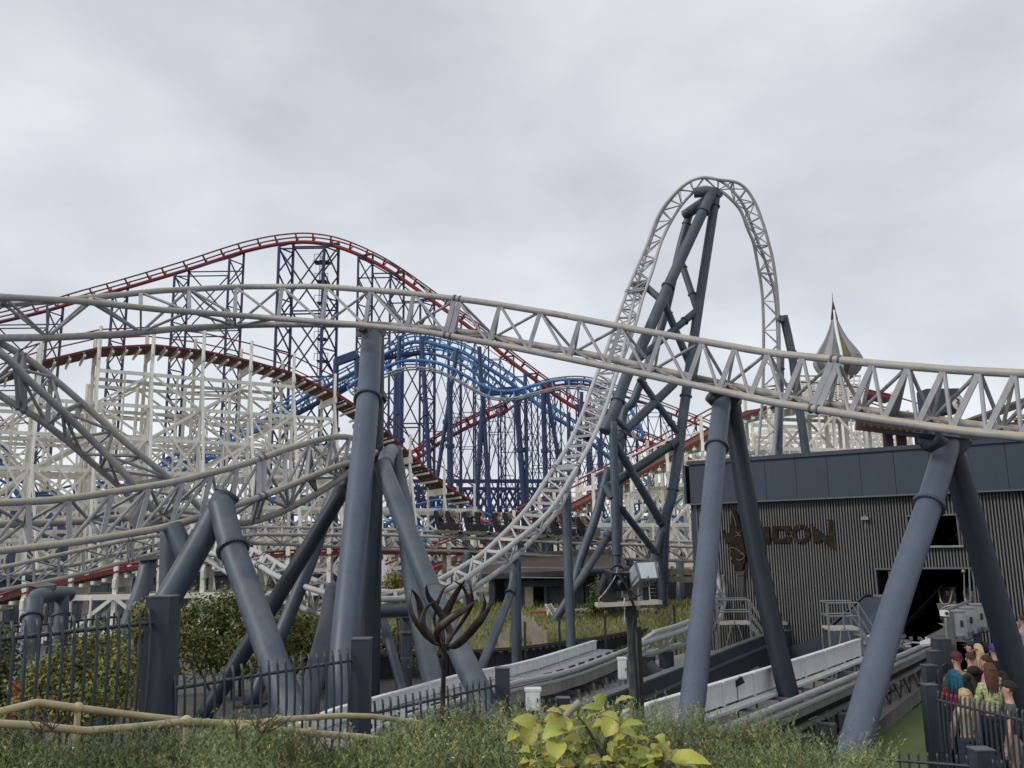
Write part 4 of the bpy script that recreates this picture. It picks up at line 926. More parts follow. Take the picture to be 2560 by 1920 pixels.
for pts in ([(310, 705), (380, 715), (450, 760), (515, 800)], [(290, 720), (320, 760), (310, 830), (345, 880)], [(400, 880), (450, 890), (500, 870), (520, 820), (455, 790)], [(395, 470), (430, 500), (455, 480)], [(330, 170), (380, 300), (400, 400)], [(385, 540), (440, 520), (470, 540)]):
    EM.path('gold_line', [fac(*R4(x, y), .26) for x, y in pts], .018, 'sign_line', 6, sub=16)

for k, (u, v) in enumerate(((1966, 1561), (2166, 1300))):
    L_ = Thing('bulkhead_lamp', ('small grey bulkhead lamp low on the ribbed wall between the two platforms', 'small grey lamp high on the ribbed wall left of the window')[k], 'lamp'); q = fac(u, v, .16); L_.block('housing', (q.x, q.y, q.z), (.22, .16, .1), 'galv', rz=math.atan2(FD.y, FD.x)); L_.block('bracket', tuple(fac(u, v, .08)), (.06, .12, .16), 'cladding_trim', rz=math.atan2(FD.y, FD.x)); L_.rod('conduit', fac(u, v, .085), fac(u, v + 26, .085), .012, 'galv')
CD = Thing('wall_conduit', 'thin grey conduit running down the ribbed wall by the station mouth', 'conduit'); CD.rod('pipe', fac(2424, 1420, .12), fac(2432, 1600, .12), .025, 'galv'); CD.unit('ball_cap', 'ball', Matrix.Translation(fac(2411, 1428, .2)) @ Matrix.Scale(.06, 4), 'galv'); CD.rod('pipe', fac(2412, 1430, .16), fac(2416, 1600, .16), .018, 'galv')

# maintenance platforms with stairs in front of the wall
def stair_platform(label, u0, u1, vtop, vdeck, d, w_=1.1, dx=1.0, bot=1700):
    T = Thing('access_platform', label, 'platform')
    a, b = P(u0, vdeck, d), P(u1, vdeck, d); b = Vector((b.x, b.y, a.z)); z = a.z; ht = (vdeck - vtop) * d / FPX
    back = Vector((0.15, 1, 0)).normalized() * w_
    pv, pf = plate([a, b, b + back, a + back], .06); T.mesh('deck', pv, pf, 'ply')
    for p in (a, b, a + back, b + back):
        T.rod('leg_post', Vector((p.x, p.y, 0)), p, .028, 'galv'); T.rod('rail_post', p, p + Vector((0, 0, ht)), .022, 'galv')
    T.rod('rail_post', (a + b) / 2, (a + b) / 2 + Vector((0, 0, ht)), .022, 'galv')
    for h in (ht, ht * .5):
        T.rod('guard_rail', a + Vector((0, 0, h)), b + Vector((0, 0, h)), .022, 'galv'); T.rod('guard_rail', a + back + Vector((0, 0, h)), b + back + Vector((0, 0, h)), .022, 'galv'); T.rod('guard_rail', a + Vector((0, 0, h)), a + back + Vector((0, 0, h)), .022, 'galv')
    T.rod('brace', Vector((a.x, a.y, .1)), b * .4 + a * .6, .02, 'galv'); T.rod('brace', Vector((b.x, b.y, .1)), b * .6 + a * .4, .02, 'galv'); T.rod('brace', Vector((a.x, a.y + w_, .1)), b * .5 + a * .5, .02, 'galv')
    e = b + Vector((dx, -.2, -z + .1)); 
    for o in (Vector((0, 0, 0)), back):
        T.box('stringer', b + o, e + o, .04, .12, 'galv')
        for h in (ht, ht * .5): T.rod('guard_rail', b + o + Vector((0, 0, h)), e + o + Vector((0, 0, h)), .022, 'galv')
        T.rod('rail_post', e + o, e + o + Vector((0, 0, ht)), .022, 'galv')
    n = max(4, int(z / .22))
    for k in range(1, n): q = b.lerp(e, k / n); T.box('tread', q, q + back, .2, .03, 'ply')
stair_platform('left access platform with stair below the wall emblem', 1796, 1876, 1504, 1560, 29, 1.0, 1.0)
stair_platform('right access platform with stair in front of the grey sloped enclosure', 2072, 2150, 1512, 1574, 24.5, 1.0, .9)
T = Thing('sloped_enclosure', 'grey blue sheet metal enclosure with a sloping top edge against the ribbed wall', 'enclosure')
T.mesh('side_sheet', *plate([fac(2088, 1576, .9), fac(2180, 1490, .9), fac(2250, 1488, .9), fac(2250, 1625, .9), fac(2088, 1625, .9)], .05), 'slate_paint')
T.mesh('top_sheet', *plate([fac(2080, 1572, .95), fac(2178, 1484, .95), fac(2178, 1484, .1), fac(2080, 1572, .1)], .05), 'slate_paint')
T.mesh('lower_sheet', *plate([fac(1800, 1660, .35), fac(2014, 1606, .35), fac(2090, 1570, .35), fac(2160, 1570, .35), fac(2160, 1690, .35), fac(1800, 1690, .35)], .05), 'blue_wall')

# ================================================================ launch tracks
def launch(label, near, d_list, side, far_off, finh, ends, groups, zr=1.3, extra=()):
    """near: list of (u,v) of the near rail at height zr"""
    T = Thing('launch_track', label, 'coaster track')
    pts = [G(u, v, zr) for u, v in near]; C = [Vector(p) for p in catmull(pts, 60)]
    dirs = [(C[min(i + 1, 60)] - C[max(i - 1, 0)]).normalized() for i in range(61)]; nor = [Vector((-t.y, t.x, 0)).normalized() for t in dirs]
    F = [c + n * far_off for c, n in zip(C, nor)]
    T.path('running_rail', C, .06, 'track_pale', 12); T.path('running_rail', [c + n * (far_off + .2) for c, n in zip(C, nor)], .06, 'track_pale', 12)
    cum = [0]
    for a, b in zip(C[:-1], C[1:]): cum.append(cum[-1] + (b - a).length)
    def at(s, off=0.0, z=0.0):
        i = min(59, max(0, int(np.searchsorted(cum, s)) - 1)); f = (s - cum[i]) / (cum[i + 1] - cum[i]); p = C[i].lerp(C[i + 1], f) + nor[i] * off; p.z += z; return p
    Ltot = cum[-1]; W = far_off
    # side beams, deck sheets, fins
    s = 0; k = 0
    while s < Ltot - .2:
        e = min(Ltot, s + 1.5)
        bh_ = .24 if side != 'open' else .16
        T.box('side_beam', at(s, -.02, -.13 - bh_ / 2), at(e, -.02, -.13 - bh_ / 2), .16, bh_, 'concrete')
        if side == 'open': T.box('side_beam', at(s, -.0, -.52), at(e, -.0, -.52), .08, .09, 'concrete'); T.box('cable_tray', at(s, .05, -.40), at(e, .05, -.40), .06, .1, 'cable')
        T.box('edge_strip', at(s, -.1, -.115), at(e, -.1, -.115), .05, .05, 'track_pale')
        if side != 'open':
            T.box('deck_sheet', at(s + .01, W * .5, -.10), at(e - .01, W * .5, -.10), abs(W) - .12, .03, 'track_strut')
        T.box('stator_fin', at(s + .02, W, finh * .5 - .08), at(e - .02, W, finh * .5 - .08), .07, finh, 'white_paint')
        T.box('fin_cap', at(s + .02, W, finh - .08), at(e - .02, W, finh - .08), .12, .04, 'white_paint')
        T.box('fin_bracket', at(s, W - .05, -.1), at(s, W - .05, finh * .8), .05, .05, 'white_paint', up=FN)
        if side == 'open':
            T.box('inner_tray', at(s, W * .86, -.14), at(e, W * .86, -.14), .22, .05, 'white_paint'); T.box('inner_tray', at(s, W * .35, -.26), at(e, W * .35, -.26), .5, .04, 'slate_dark'); T.box('crossbeam', at(s + .5, 0, -.2), at(s + .5, W, -.2), .06, .06, 'grey_plate')
            T.rod('cable', at(s, W * .3, -.14), at(e, W * .3, -.14), .02, 'cable')
        else:
            for q in (.25, .95): T.box('brake_fin', at(s + q, W * .32, -.06), at(s + q + .34, W * .30, -.06), .03, .10, 'slate_dark')
        s += 1.5; k += 1
    # lower frame
    s = .4
    while s < Ltot - .2:
        T.box('frame_post', at(s, .0, -.47), at(s, .0, -zr + .05), .09, .09, 'concrete', up=FN); T.box('frame_post', at(s, W, -.47), at(s, W, -zr + .05), .09, .09, 'concrete', up=FN)
        T.box('frame_tie', at(s, 0, -.55), at(s, W, -.55), .08, .1, 'concrete'); s += 1.05
    T.box('plinth_beam', at(.2, -.05, -.85), at(Ltot * .5, -.05, -.85), .1, .16, 'concrete'); T.box('plinth_beam', at(Ltot * .5, -.05, -.85), at(Ltot - .2, -.05, -.85), .1, .16, 'concrete')
    for s in groups:
        p = at(s, W * .5, -.45); T.tube('pedestal', Vector((p.x, p.y, 0)), p, .22, 'slate_dark'); T.tube('pedestal_cap', p - Vector((0, 0, .03)), p + Vector((0, 0, .04)), .3, 'slate_dark')
    s = .8
    while s < Ltot - 1: T.path('cable', [at(s, -.1, -.5), at(s + .25, -.16, -.8), at(s + .5, -.14, -.85), at(s + .8, -.1, -.52)], .016, 'cable', 5, sub=8); s += 1.05
    for s, nm in extra: T.box('drive_box', at(s, -.30, -1.0), at(s, -.30, -.5), .28, .24, 'grey_plate', up=dirs[0])
    T.at = at; T.L = Ltot
    return T
LT1 = launch('long grey launch track with white fins, left of the green retaining wall', [(900, 1850), (1000, 1800), (1150, 1752), (1280, 1709), (1425, 1677), (1584, 1618)], None, 'deck', 1.15, .23, None, (4.5, 9.5, 13.5), zr=1.25)
LT2 = launch('right launch track with tall white fins leading into the station', [(1560, 1950), (1690, 1872), (1801, 1825), (1920, 1777), (2036, 1730), (2151, 1683), (2247, 1641), (2330, 1604)], None, 'open', 1.1, .40, None, (3, 7, 11, 14), zr=1.25, extra=((6.3, 0), (7.6, 0), (8.8, 0), (10.2, 0)))
# exit truss of launch track 1 curving up to the right
T = Thing('coaster_track', 'pale curved track bending up behind the pale slate leg at the launch end', 'coaster track')
rows = [(1584, 1616, 24.5, 1634, 1582, 25.8, 1600, 1640, 25.2), (1650, 1595, 26, 1690, 1566, 27.2, 1665, 1622, 26.8), (1714, 1574, 27.6, 1740, 1546, 28.8, 1730, 1602, 28.4), (1760, 1543, 29, 1776, 1520, 30, 1790, 1565, 29.8), (1782, 1500, 30, 1795, 1490, 30.8, 1808, 1522, 30.8), (1783, 1462, 30.3, 1797, 1455, 31, 1812, 1470, 31), (1778, 1430, 30.3, 1792, 1424, 31, 1806, 1436, 31)]
A_, B_, S_ = from3(rows); truss(T, A_, B_, S_, 9, rail_m='track_pale', strut_m='track_pale', nseg=10, strut=.03)
for u, v, d in ((1618, 1640, 25.2), (1665, 1628, 26.8)):
    p = P(u, v, d); T.tube('pedestal', Vector((p.x, p.y, 0)), p, .22, 'slate_dark')
p = P(1620, 1660, 24.4); T.tube('raking_strut', p, Vector((p.x + .9, p.y - .4, 0)), .16, 'slate_dark')

# white electrical boxes
def cab(label, u, v, d, w_, dp, h, m='white_paint', zb=None):
    T = Thing('electrical_cabinet', label, 'cabinet'); p = P(u, v, d); z0 = p.z - h
    T.block('body', (p.x, p.y, z0), (w_, dp, h), m); T.block('lid', (p.x, p.y, p.z), (w_ * 1.15, dp * 1.15, .04), m); T.block('door', (p.x, p.y - dp / 2 - .006, z0 + h * .06), (w_ * .86, .012, h * .86), m); T.block('latch', (p.x + w_ * .3, p.y - dp / 2 - .02, z0 + h * .45), (.02, .02, .06), 'bolt_metal')
    for sx_ in (-1, 1): T.block('leg', (p.x + sx_ * w_ * .35, p.y, 0), (.05, .05, max(.02, z0)), 'galv')
cab('small white electrical cabinet under the near launch track above the bush', 1332, 1726, 15.2, .24, .2, .3)
cab('taller white electrical cabinet behind the timber lamp pole', 1555, 1648, 20.5, .18, .2, .42)

# retaining walls, flush with coping strips
def wall(label, tops, z, hgt, m, cope='cladding_trim', name='retaining_wall', th=.12, low=None, panel=1.25):
    T = Thing(name, label, 'wall'); pts = [G(u, v, z) for u, v in tops]
    for a, b in zip(pts[:-1], pts[1:]):
        n = max(1, int((b - a).length / panel))
        for k in range(n):
            p, q = a.lerp(b, k / n), a.lerp(b, (k + 1) / n); dd = (q - p).normalized() * .006
            T.box('wall_panel', p + dd - Vector((0, 0, hgt / 2)), q - dd - Vector((0, 0, hgt / 2)), th, hgt, m)
        T.box('coping', a + Vector((0, 0, .02)), b + Vector((0, 0, .02)), th + .08, .04, cope)
    return T, pts
T, wp = wall('upper dark blue retaining wall with a pale coping between the two launch tracks', [(1330, 1805), (1470, 1757), (1595, 1710), (1708, 1666), (1830, 1618), (1925, 1583), (2010, 1573)], 1.35, .42, 'blue_wall')
T, wp2 = wall('tall dark green retaining wall with two lamps, left of the right launch track', [(1380, 1828), (1470, 1798), (1597, 1750), (1705, 1703), (1763, 1678), (1920, 1612), (1985, 1590)], 1.05, 1.05, 'green_wall', th=.2)
for k, (u, v) in enumerate(((1841, 1710), (1887, 1684))):
    T = Thing('wall_lamp', ('left' if k == 0 else 'right') + ' of the two black lamps on stalks against the green retaining wall', 'lamp', None)
    b = G(u - 4, v + 40, .0); b = P(u, v, 17.6 + k * 1.8); T.rod('stalk', Vector((b.x, b.y, 0)), b, .02, 'black_paint'); T.box('lamp_head', b + Vector((-.06, 0, 0)), b + Vector((.12, .04, .08)), .13, .12, 'black_paint'); T.rod('bracket', b, b + Vector((.0, 0, .08)), .03, 'black_paint')
T, _ = wall('low concrete kerb wall beside the green turf strip', [(2100, 1858), (2180, 1797), (2292, 1712), (2318, 1690)], .32, .32, 'concrete', cope='concrete', name='kerb_wall', th=.36)
T, _ = wall('low dark wall under the miniature railway in front of the hut', [(760, 1668), (951, 1640), (1120, 1636), (1306, 1625), (1430, 1607), (1506, 1598), (1640, 1572), (1690, 1556)], .72, .72, 'slate_dark', cope='cladding_trim', name='railway_wall')

# ================================================================ ground
def grid(name, x0, x1, y0, y1, nx, ny, zf, m, smooth=True):
    vs = [(x0 + (x1 - x0) * i / nx, y0 + (y1 - y0) * j / ny, 0) for j in range(ny + 1) for i in range(nx + 1)]
    vs = [(x, y, zf(x, y)) for x, y, _ in vs]
    fs = [(j * (nx + 1) + i, j * (nx + 1) + i + 1, (j + 1) * (nx + 1) + i + 1, (j + 1) * (nx + 1) + i) for j in range(ny) for i in range(nx)]
    return structure(name, vs, fs, m, smooth)
def fence_y(x): return 10.2 + (x + 4.1) * 1.42
def terr(x, y):
    nz = noise.noise(Vector((x * .6, y * .6, 0))) * .06
    yf = fence_y(x); drop = 1.0
    if x < 1.6: base = interp(x, [-12, -4.1, -2.0, -.1, 1.6], [2.2, 2.0, 1.25, .5, .1]); e = yf + .25
    else: base = 2.1; e = 7.0
    near = 2.15 if y < 6.5 else None
    if y < 6.5: b = 2.15
    elif y < e: b = 2.15 + (base - 2.15) * min(1, (y - 6.5) / max(.5, min(3, e - 6.5)))
    else: b = base * max(0, 1 - (y - e) / 1.5)
    return b + nz - .02
grid('near_slope', -14, 12, -3, 26, 130, 150, lambda x, y: terr(x, y) - (.06 if y > 20 or x > 9 else 0), 'soil')
structure('ground', [(-4000, -500, -.08), (4000, -500, -.08), (4000, 6000, -.08), (-4000, 6000, -.08)], [(0, 1, 2, 3)], 'tarmac')
def gpoly(name, pts, z, m): return structure(name, [Vector((*G(u, v, z).xy, z)) for u, v in pts], [tuple(range(len(pts)))], m)
gr = structure('gravel_yard', [(-16, 12, .0), (2.5, 12, .0), (7, 25, .0), (9, 40, .0), (-24, 40, .0)], [(0, 1, 2, 3, 4)], 'gravel')
gpoly('artificial_turf', [(2080, 1925), (2180, 1838), (2290, 1768), (2322, 1740), (2338, 1745), (2345, 1925), (2560, 2100), (2000, 2100)], .012, 'turf')
gpoly('launch_apron', [(1620, 1990), (2290, 1700), (2330, 1640), (2230, 1620), (1960, 1690), (1560, 1830), (1500, 1930)], .006, 'concrete')
gpoly('service_path', [(1380, 1720), (1640, 1650), (1850, 1600), (1860, 1640), (1600, 1720), (1480, 1790), (1300, 1820)], .61, 'concrete')
def bank(x, y):
    t = max(0, min(1, (y - 33) / 9)); return .02 + 1.35 * t * t * (3 - 2 * t) + noise.noise(Vector((x * .5, y * .5, 3))) * .18 * t
grid('grass_bank', -12, 9.5, 31.5, 50, 60, 60, bank, 'grass')
gpoly('grass_strip', [(1650, 1640), (1790, 1600), (1795, 1520), (1700, 1540), (1640, 1600)], .05, 'grass')
# miniature railway rails
T = Thing('miniature_railway', 'narrow railway line curving past the hut', 'railway')
pts = [G(u, v, .8) for u, v in ((760, 1662), (951, 1634), (1120, 1630), (1306, 1619), (1430, 1602), (1506, 1592), (1600, 1574), (1660, 1556), (1684, 1540), (1682, 1524), (1650, 1512), (1600, 1505))]
C = [Vector(p) for p in catmull(pts, 90)]
for o in (-.25, .25): T.path('rail', [c + Vector((0, o, 0)) for c in C], .03, 'brown_wood', 5)
for k in range(0, 90): 
    c = C[k]; T.box('sleeper', c + Vector((0, -.4, -.06)), c + Vector((0, .4, -.06)), .12, .05, 'dark_wood')
# thin posts along it
for k, (u, v0, v1, d) in enumerate(((1312, 1556, 1650, 28.5), (1398, 1548, 1620, 29.5), (1512, 1540, 1595, 31), (1685, 1516, 1560, 34))):
    T = Thing('marker_post', ['thin dark post in front of the little picket fence', 'thin dark post left of the straight slate column', 'thin dark post in front of the rubble bank', 'thin dark post on the railway bend'][k], 'post')
    a = P(u, v0, d); T.block('shaft', (a.x, a.y, 0), (.07, .07, a.z), 'slate_dark'); T.block('cap', (a.x, a.y, a.z), (.09, .09, .02), 'slate_dark')

# rubble on the bank
T = Thing('rubble_bank', 'loose stone rubble on the grass bank', 'rubble', kind='stuff')
V = []; Fc = []
bm = bmesh.new(); bmesh.ops.create_icosphere(bm, subdivisions=1, radius=1); bv = np.array([v.co[:] for v in bm.verts]); bf = [tuple(v.index for v in f.verts) for f in bm.faces]; bm.free()
for k in range(900):
    u = rng.uniform(1350, 1640); v = rng.uniform(1538, 1585); p = G(u, v, .35 + (1585 - v) / 60); s = rng.uniform(.05, .16)
    if rng.random() < .35 and u < 1600: pass
    p.z = bank(p.x, p.y) + s * .3; q = bv * (s, s, s * .6) * rng.uniform(.7, 1.3, (len(bv), 1)) + np.array(p); Fc += [tuple(i + len(V) * len(bv) for i in f) for f in bf]; V.append(q)
T.mesh('stone_heap', np.concatenate(V), Fc, 'stone', stuff=True)

# timber hut
T = Thing('timber_hut', 'dark blue boarded timber hut with a sagging roof behind the grey climbing track', 'hut')
dh = 44
def hz_(v, d=dh): return P(1400, v, d).z
x0, x1 = P(1222, 1500, dh).x, P(1560, 1500, dh).x; zb, ztop = .9, hz_(1432)
nb = 15; x_open = (P(1330, 1500, dh).x, P(1364, 1500, dh).x)
for k in range(nb):
    z = zb + (ztop - zb) * k / nb; h = (ztop - zb) / nb
    for a, b in ((x0, P(1232, 1500, dh).x), (P(1268, 1500, dh).x, x_open[0]), (x_open[1], x1)):
        T.box('board', Vector((a, dh + .02 * (k % 2), z + h / 2)), Vector((b, dh, z + h / 2)), .06, h * .94, 'dark_wood')
T.block('back_wall', ((x0 + x1) / 2, dh + 3, zb), (x1 - x0, .1, ztop - zb), 'black_void')
for u in (1234, 1268, 1306, 1330, 1364, 1408, 1455, 1467, 1545): T.block('corner_post', (P(u, 1500, dh).x, dh - .08, zb - .4), (.14, .12, ztop - zb + .4), 'dark_wood')
T.block('door_jamb', (P(1322, 1500, dh).x, dh - .1, zb), (.4, .1, (ztop - zb) * .82), 'old_wood')
T.mesh('roof', *plate([Vector((x0 - .3, dh - .7, ztop - .1)), Vector((x1 + .2, dh - .7, ztop + .1)), Vector((x1 + .2, dh + 3, ztop + 1.1)), Vector((x0 - .3, dh + 3, ztop + .9))], .1), 'brown_wood')
T.box('eaves_board', Vector((x0 - .3, dh - .74, ztop - .12)), Vector((x1 + .2, dh - .74, ztop + .08)), .06, .25, 'dark_wood')
for v in (1420, 1444): T.rod('pipe', P(1300, v, dh - 1), P(1412, v + 1, dh - 1), .03, 'galv')
T.box('lintel', Vector((P(1262, 1500, dh).x, dh - .12, ztop - .5)), Vector((P(1410, 1500, dh).x, dh - .12, ztop - .5)), .08, .3, 'dark_wood')
T = Thing('timber_hut', 'second dark shed with a horizontal rail and brown boarded bridge behind the lamp pole', 'hut')
for k in range(8): T.box('board', P(1560, 1440 + k * 9, 48), P(1745, 1440 + k * 9, 48), .06, .17, 'dark_wood')
for v in (1428, 1447): T.box('bridge_rail', P(1662, v, 43), P(1745, v + 3, 43), .1, .26, 'old_wood')
for u in (1680, 1735): T.box('bridge_post', P(u, 1456, 43), P(u, 1416, 43), .14, .14, 'old_wood', up=(0, 1, 0))
T.box('back_wall', P(1640, 1490, 50), P(1760, 1490, 50), .2, 1.6, 'brown_wood')
T = Thing('bench', 'long low pale topped bench against the hut wall', 'bench')
a, b = P(1385, 1524, 41), P(1498, 1521, 41); b.z = a.z
T.box('seat', a, b, .5, .08, 'ply'); 
for f in (0.02, .4, .98): q = a.lerp(b, f); T.block('leg', (q.x, q.y, bank(q.x, q.y)), (.12, .4, max(.1, q.z - bank(q.x, q.y) - .04)), 'dark_wood')
T = Thing('deck_chair', 'white slatted chair toppled on the grass in front of the hut', 'chair')
o = P(1378, 1538, 40)
for k in range(5): T.box('slat', o + Vector((-.25 + k * .02, .0, .42 - k * .1)), o + Vector((.05 + k * .04, .3, .45 - k * .1)), .03, .06, 'white_paint')
for q in ((-.25, 0, .5, .15, -.1, -.15), (.0, .2, .5, .35, .1, -.1), (-.1, 0, .3, -.2, -.15, -.2), (.1, .1, .1, .45, .2, .1)): T.rod('leg', o + Vector(q[:3]), o + Vector(q[3:]), .025, 'white_paint')
T = Thing('drain_pipe', 'short orange pipe lying by the hut door', 'pipe')
T.tube('barrel', P(1328, 1530, 40.5), P(1366, 1529, 40.5), .09, 'orange_pipe'); T.tube('collar', P(1327, 1530, 40.5), P(1331, 1530, 40.5), .12, 'orange_pipe')
T = Thing('picket_fence', 'little stepped picket fence of weathered pink boards beside the hut', 'fence')
run = [(1304, 1534, 1612, 37), (1332, 1546, 1606, 36), (1350, 1570, 1608, 34.5), (1364, 1580, 1612, 34)]
for (u0, t0_, b0, d0), (u1, t1_, b1, d1) in zip(run[:-1], run[1:]):
    n = 6
    for k in range(n):
        f = k / n; u = u0 + (u1 - u0) * f; d = d0 + (d1 - d0) * f; a = P(u, t0_ + (t1_ - t0_) * f + 3 * (k % 2), d)
        T.block('board', (a.x, a.y, bank(a.x, a.y) - .05), ((u1 - u0) / n * d / FPX * .92, .04, a.z - bank(a.x, a.y) + .05), 'picket')
for (u0, t0_, b0, d0) in run: a = P(u0, t0_ - 4, d0); T.block('post', (a.x, a.y - .05, bank(a.x, a.y) - .05), (.1, .08, a.z - bank(a.x, a.y) + .05), 'picket')
for k in range(7):
    u = 1247 + k * 4; a = P(u, 1590 - k * 3, 33.5); T.block('board', (a.x, a.y, 0), (.055, .04, a.z), 'picket')
# folding chair left empty on the grass by launch track end
T = Thing('folding_chair', 'empty black folding chair on the grass beside the pale slate leg', 'chair')
o = P(1782, 1622, 24); o.z = .05
for sx_ in (-.2, .2):
    T.rod('leg', o + Vector((sx_, -.15, 0)), o + Vector((sx_, .15, .45)), .016, 'black_paint'); T.rod('leg', o + Vector((sx_, .15, 0)), o + Vector((sx_, -.15, .45)), .016, 'black_paint'); T.rod('frame', o + Vector((sx_, .15, .4)), o + Vector((sx_, .22, .85)), .016, 'black_paint')
T.box('seat', o + Vector((-.22, 0, .44)), o + Vector((.22, 0, .44)), .36, .03, 'black_paint'); T.box('backrest', o + Vector((-.22, .2, .7)), o + Vector((.22, .2, .7)), .03, .26, 'black_paint')

# far dark buildings seen through the timber lattice
def shed(label, u0, u1, vt, d, m, bays=8, depth=12):
    T = Thing('far_building', label, 'building'); a, b = P(u0, vt, d), P(u1, vt, d); n = bays
    for k in range(n):
        p, q = a.lerp(b, k / n), a.lerp(b, (k + 1) / n); T.block('wall_panel', ((p.x + q.x) / 2, d, 0), (q.x - p.x - .04, .3, a.z), m)
    T.block('body', ((a.x + b.x) / 2, d + depth / 2 + .2, 0), (b.x - a.x, depth, a.z - .1), m); T.block('roof_edge', ((a.x + b.x) / 2, d - .1, a.z), (b.x - a.x + .4, .6, .3), 'cladding')
    for k in range(n * 2): p = a.lerp(b, (k + .5) / n / 2); T.block('window', (p.x, d - .18, a.z * .45), (abs(b.x - a.x) / n / 3.5, .05, a.z * .22), 'slate_dark')
shed('long navy boarded building behind the left lattice', -200, 330, 1268, 104, 'navy_panel', 10)
shed('navy building low behind the middle lattice', 330, 960, 1322, 112, 'navy_panel', 10)
shed('navy boarded building behind the right lattice', 1370, 1790, 1300, 100, 'navy_panel', 9)
shed('dark building behind the crossing of the near supports', 440, 760, 1440, 66, 'dark_wood', 6, 6)
shed('low dark building behind the black train', 940, 1380, 1345, 96, 'dark_wood', 8)
shed('dark brick building under the low timber run', -160, 420, 1452, 58, 'dark_wood', 8, 5)
# ================================================================ people
def skin_mesh(joints, edges, root, sub=1):
    """one continuous skinned surface grown over a skeleton; joints: name -> (x, y, z, rx, ry)"""
    names = list(joints); idx = {n: i for i, n in enumerate(names)}
    me = bpy.data.meshes.new('figure'); me.from_pydata([joints[n][:3] for n in names], [(idx[a], idx[b]) for a, b in edges], [])
    o = bpy.data.objects.new('figure', me); COL.objects.link(o)
    o.modifiers.new('s', 'SKIN'); sk = me.skin_vertices[0] if me.skin_vertices else None
    if sk is None: bpy.context.view_layer.update(); sk = me.skin_vertices[0]
    for n in names:
        d = sk.data[idx[n]]; d.radius = (joints[n][3], joints[n][4]); d.use_root = (n == root)
    m = o.modifiers.new('u', 'SUBSURF'); m.levels = sub; m.render_levels = sub
    dg = bpy.context.evaluated_depsgraph_get(); ev = o.evaluated_get(dg); r = bpy.data.meshes.new_from_object(ev)
    vs = np.array([v.co[:] for v in r.vertices]); fs = [tuple(p.vertices) for p in r.polygons]
    bpy.data.objects.remove(o); bpy.data.meshes.remove(me); bpy.data.meshes.remove(r); return vs, fs
def chain(names): return list(zip(names[:-1], names[1:]))
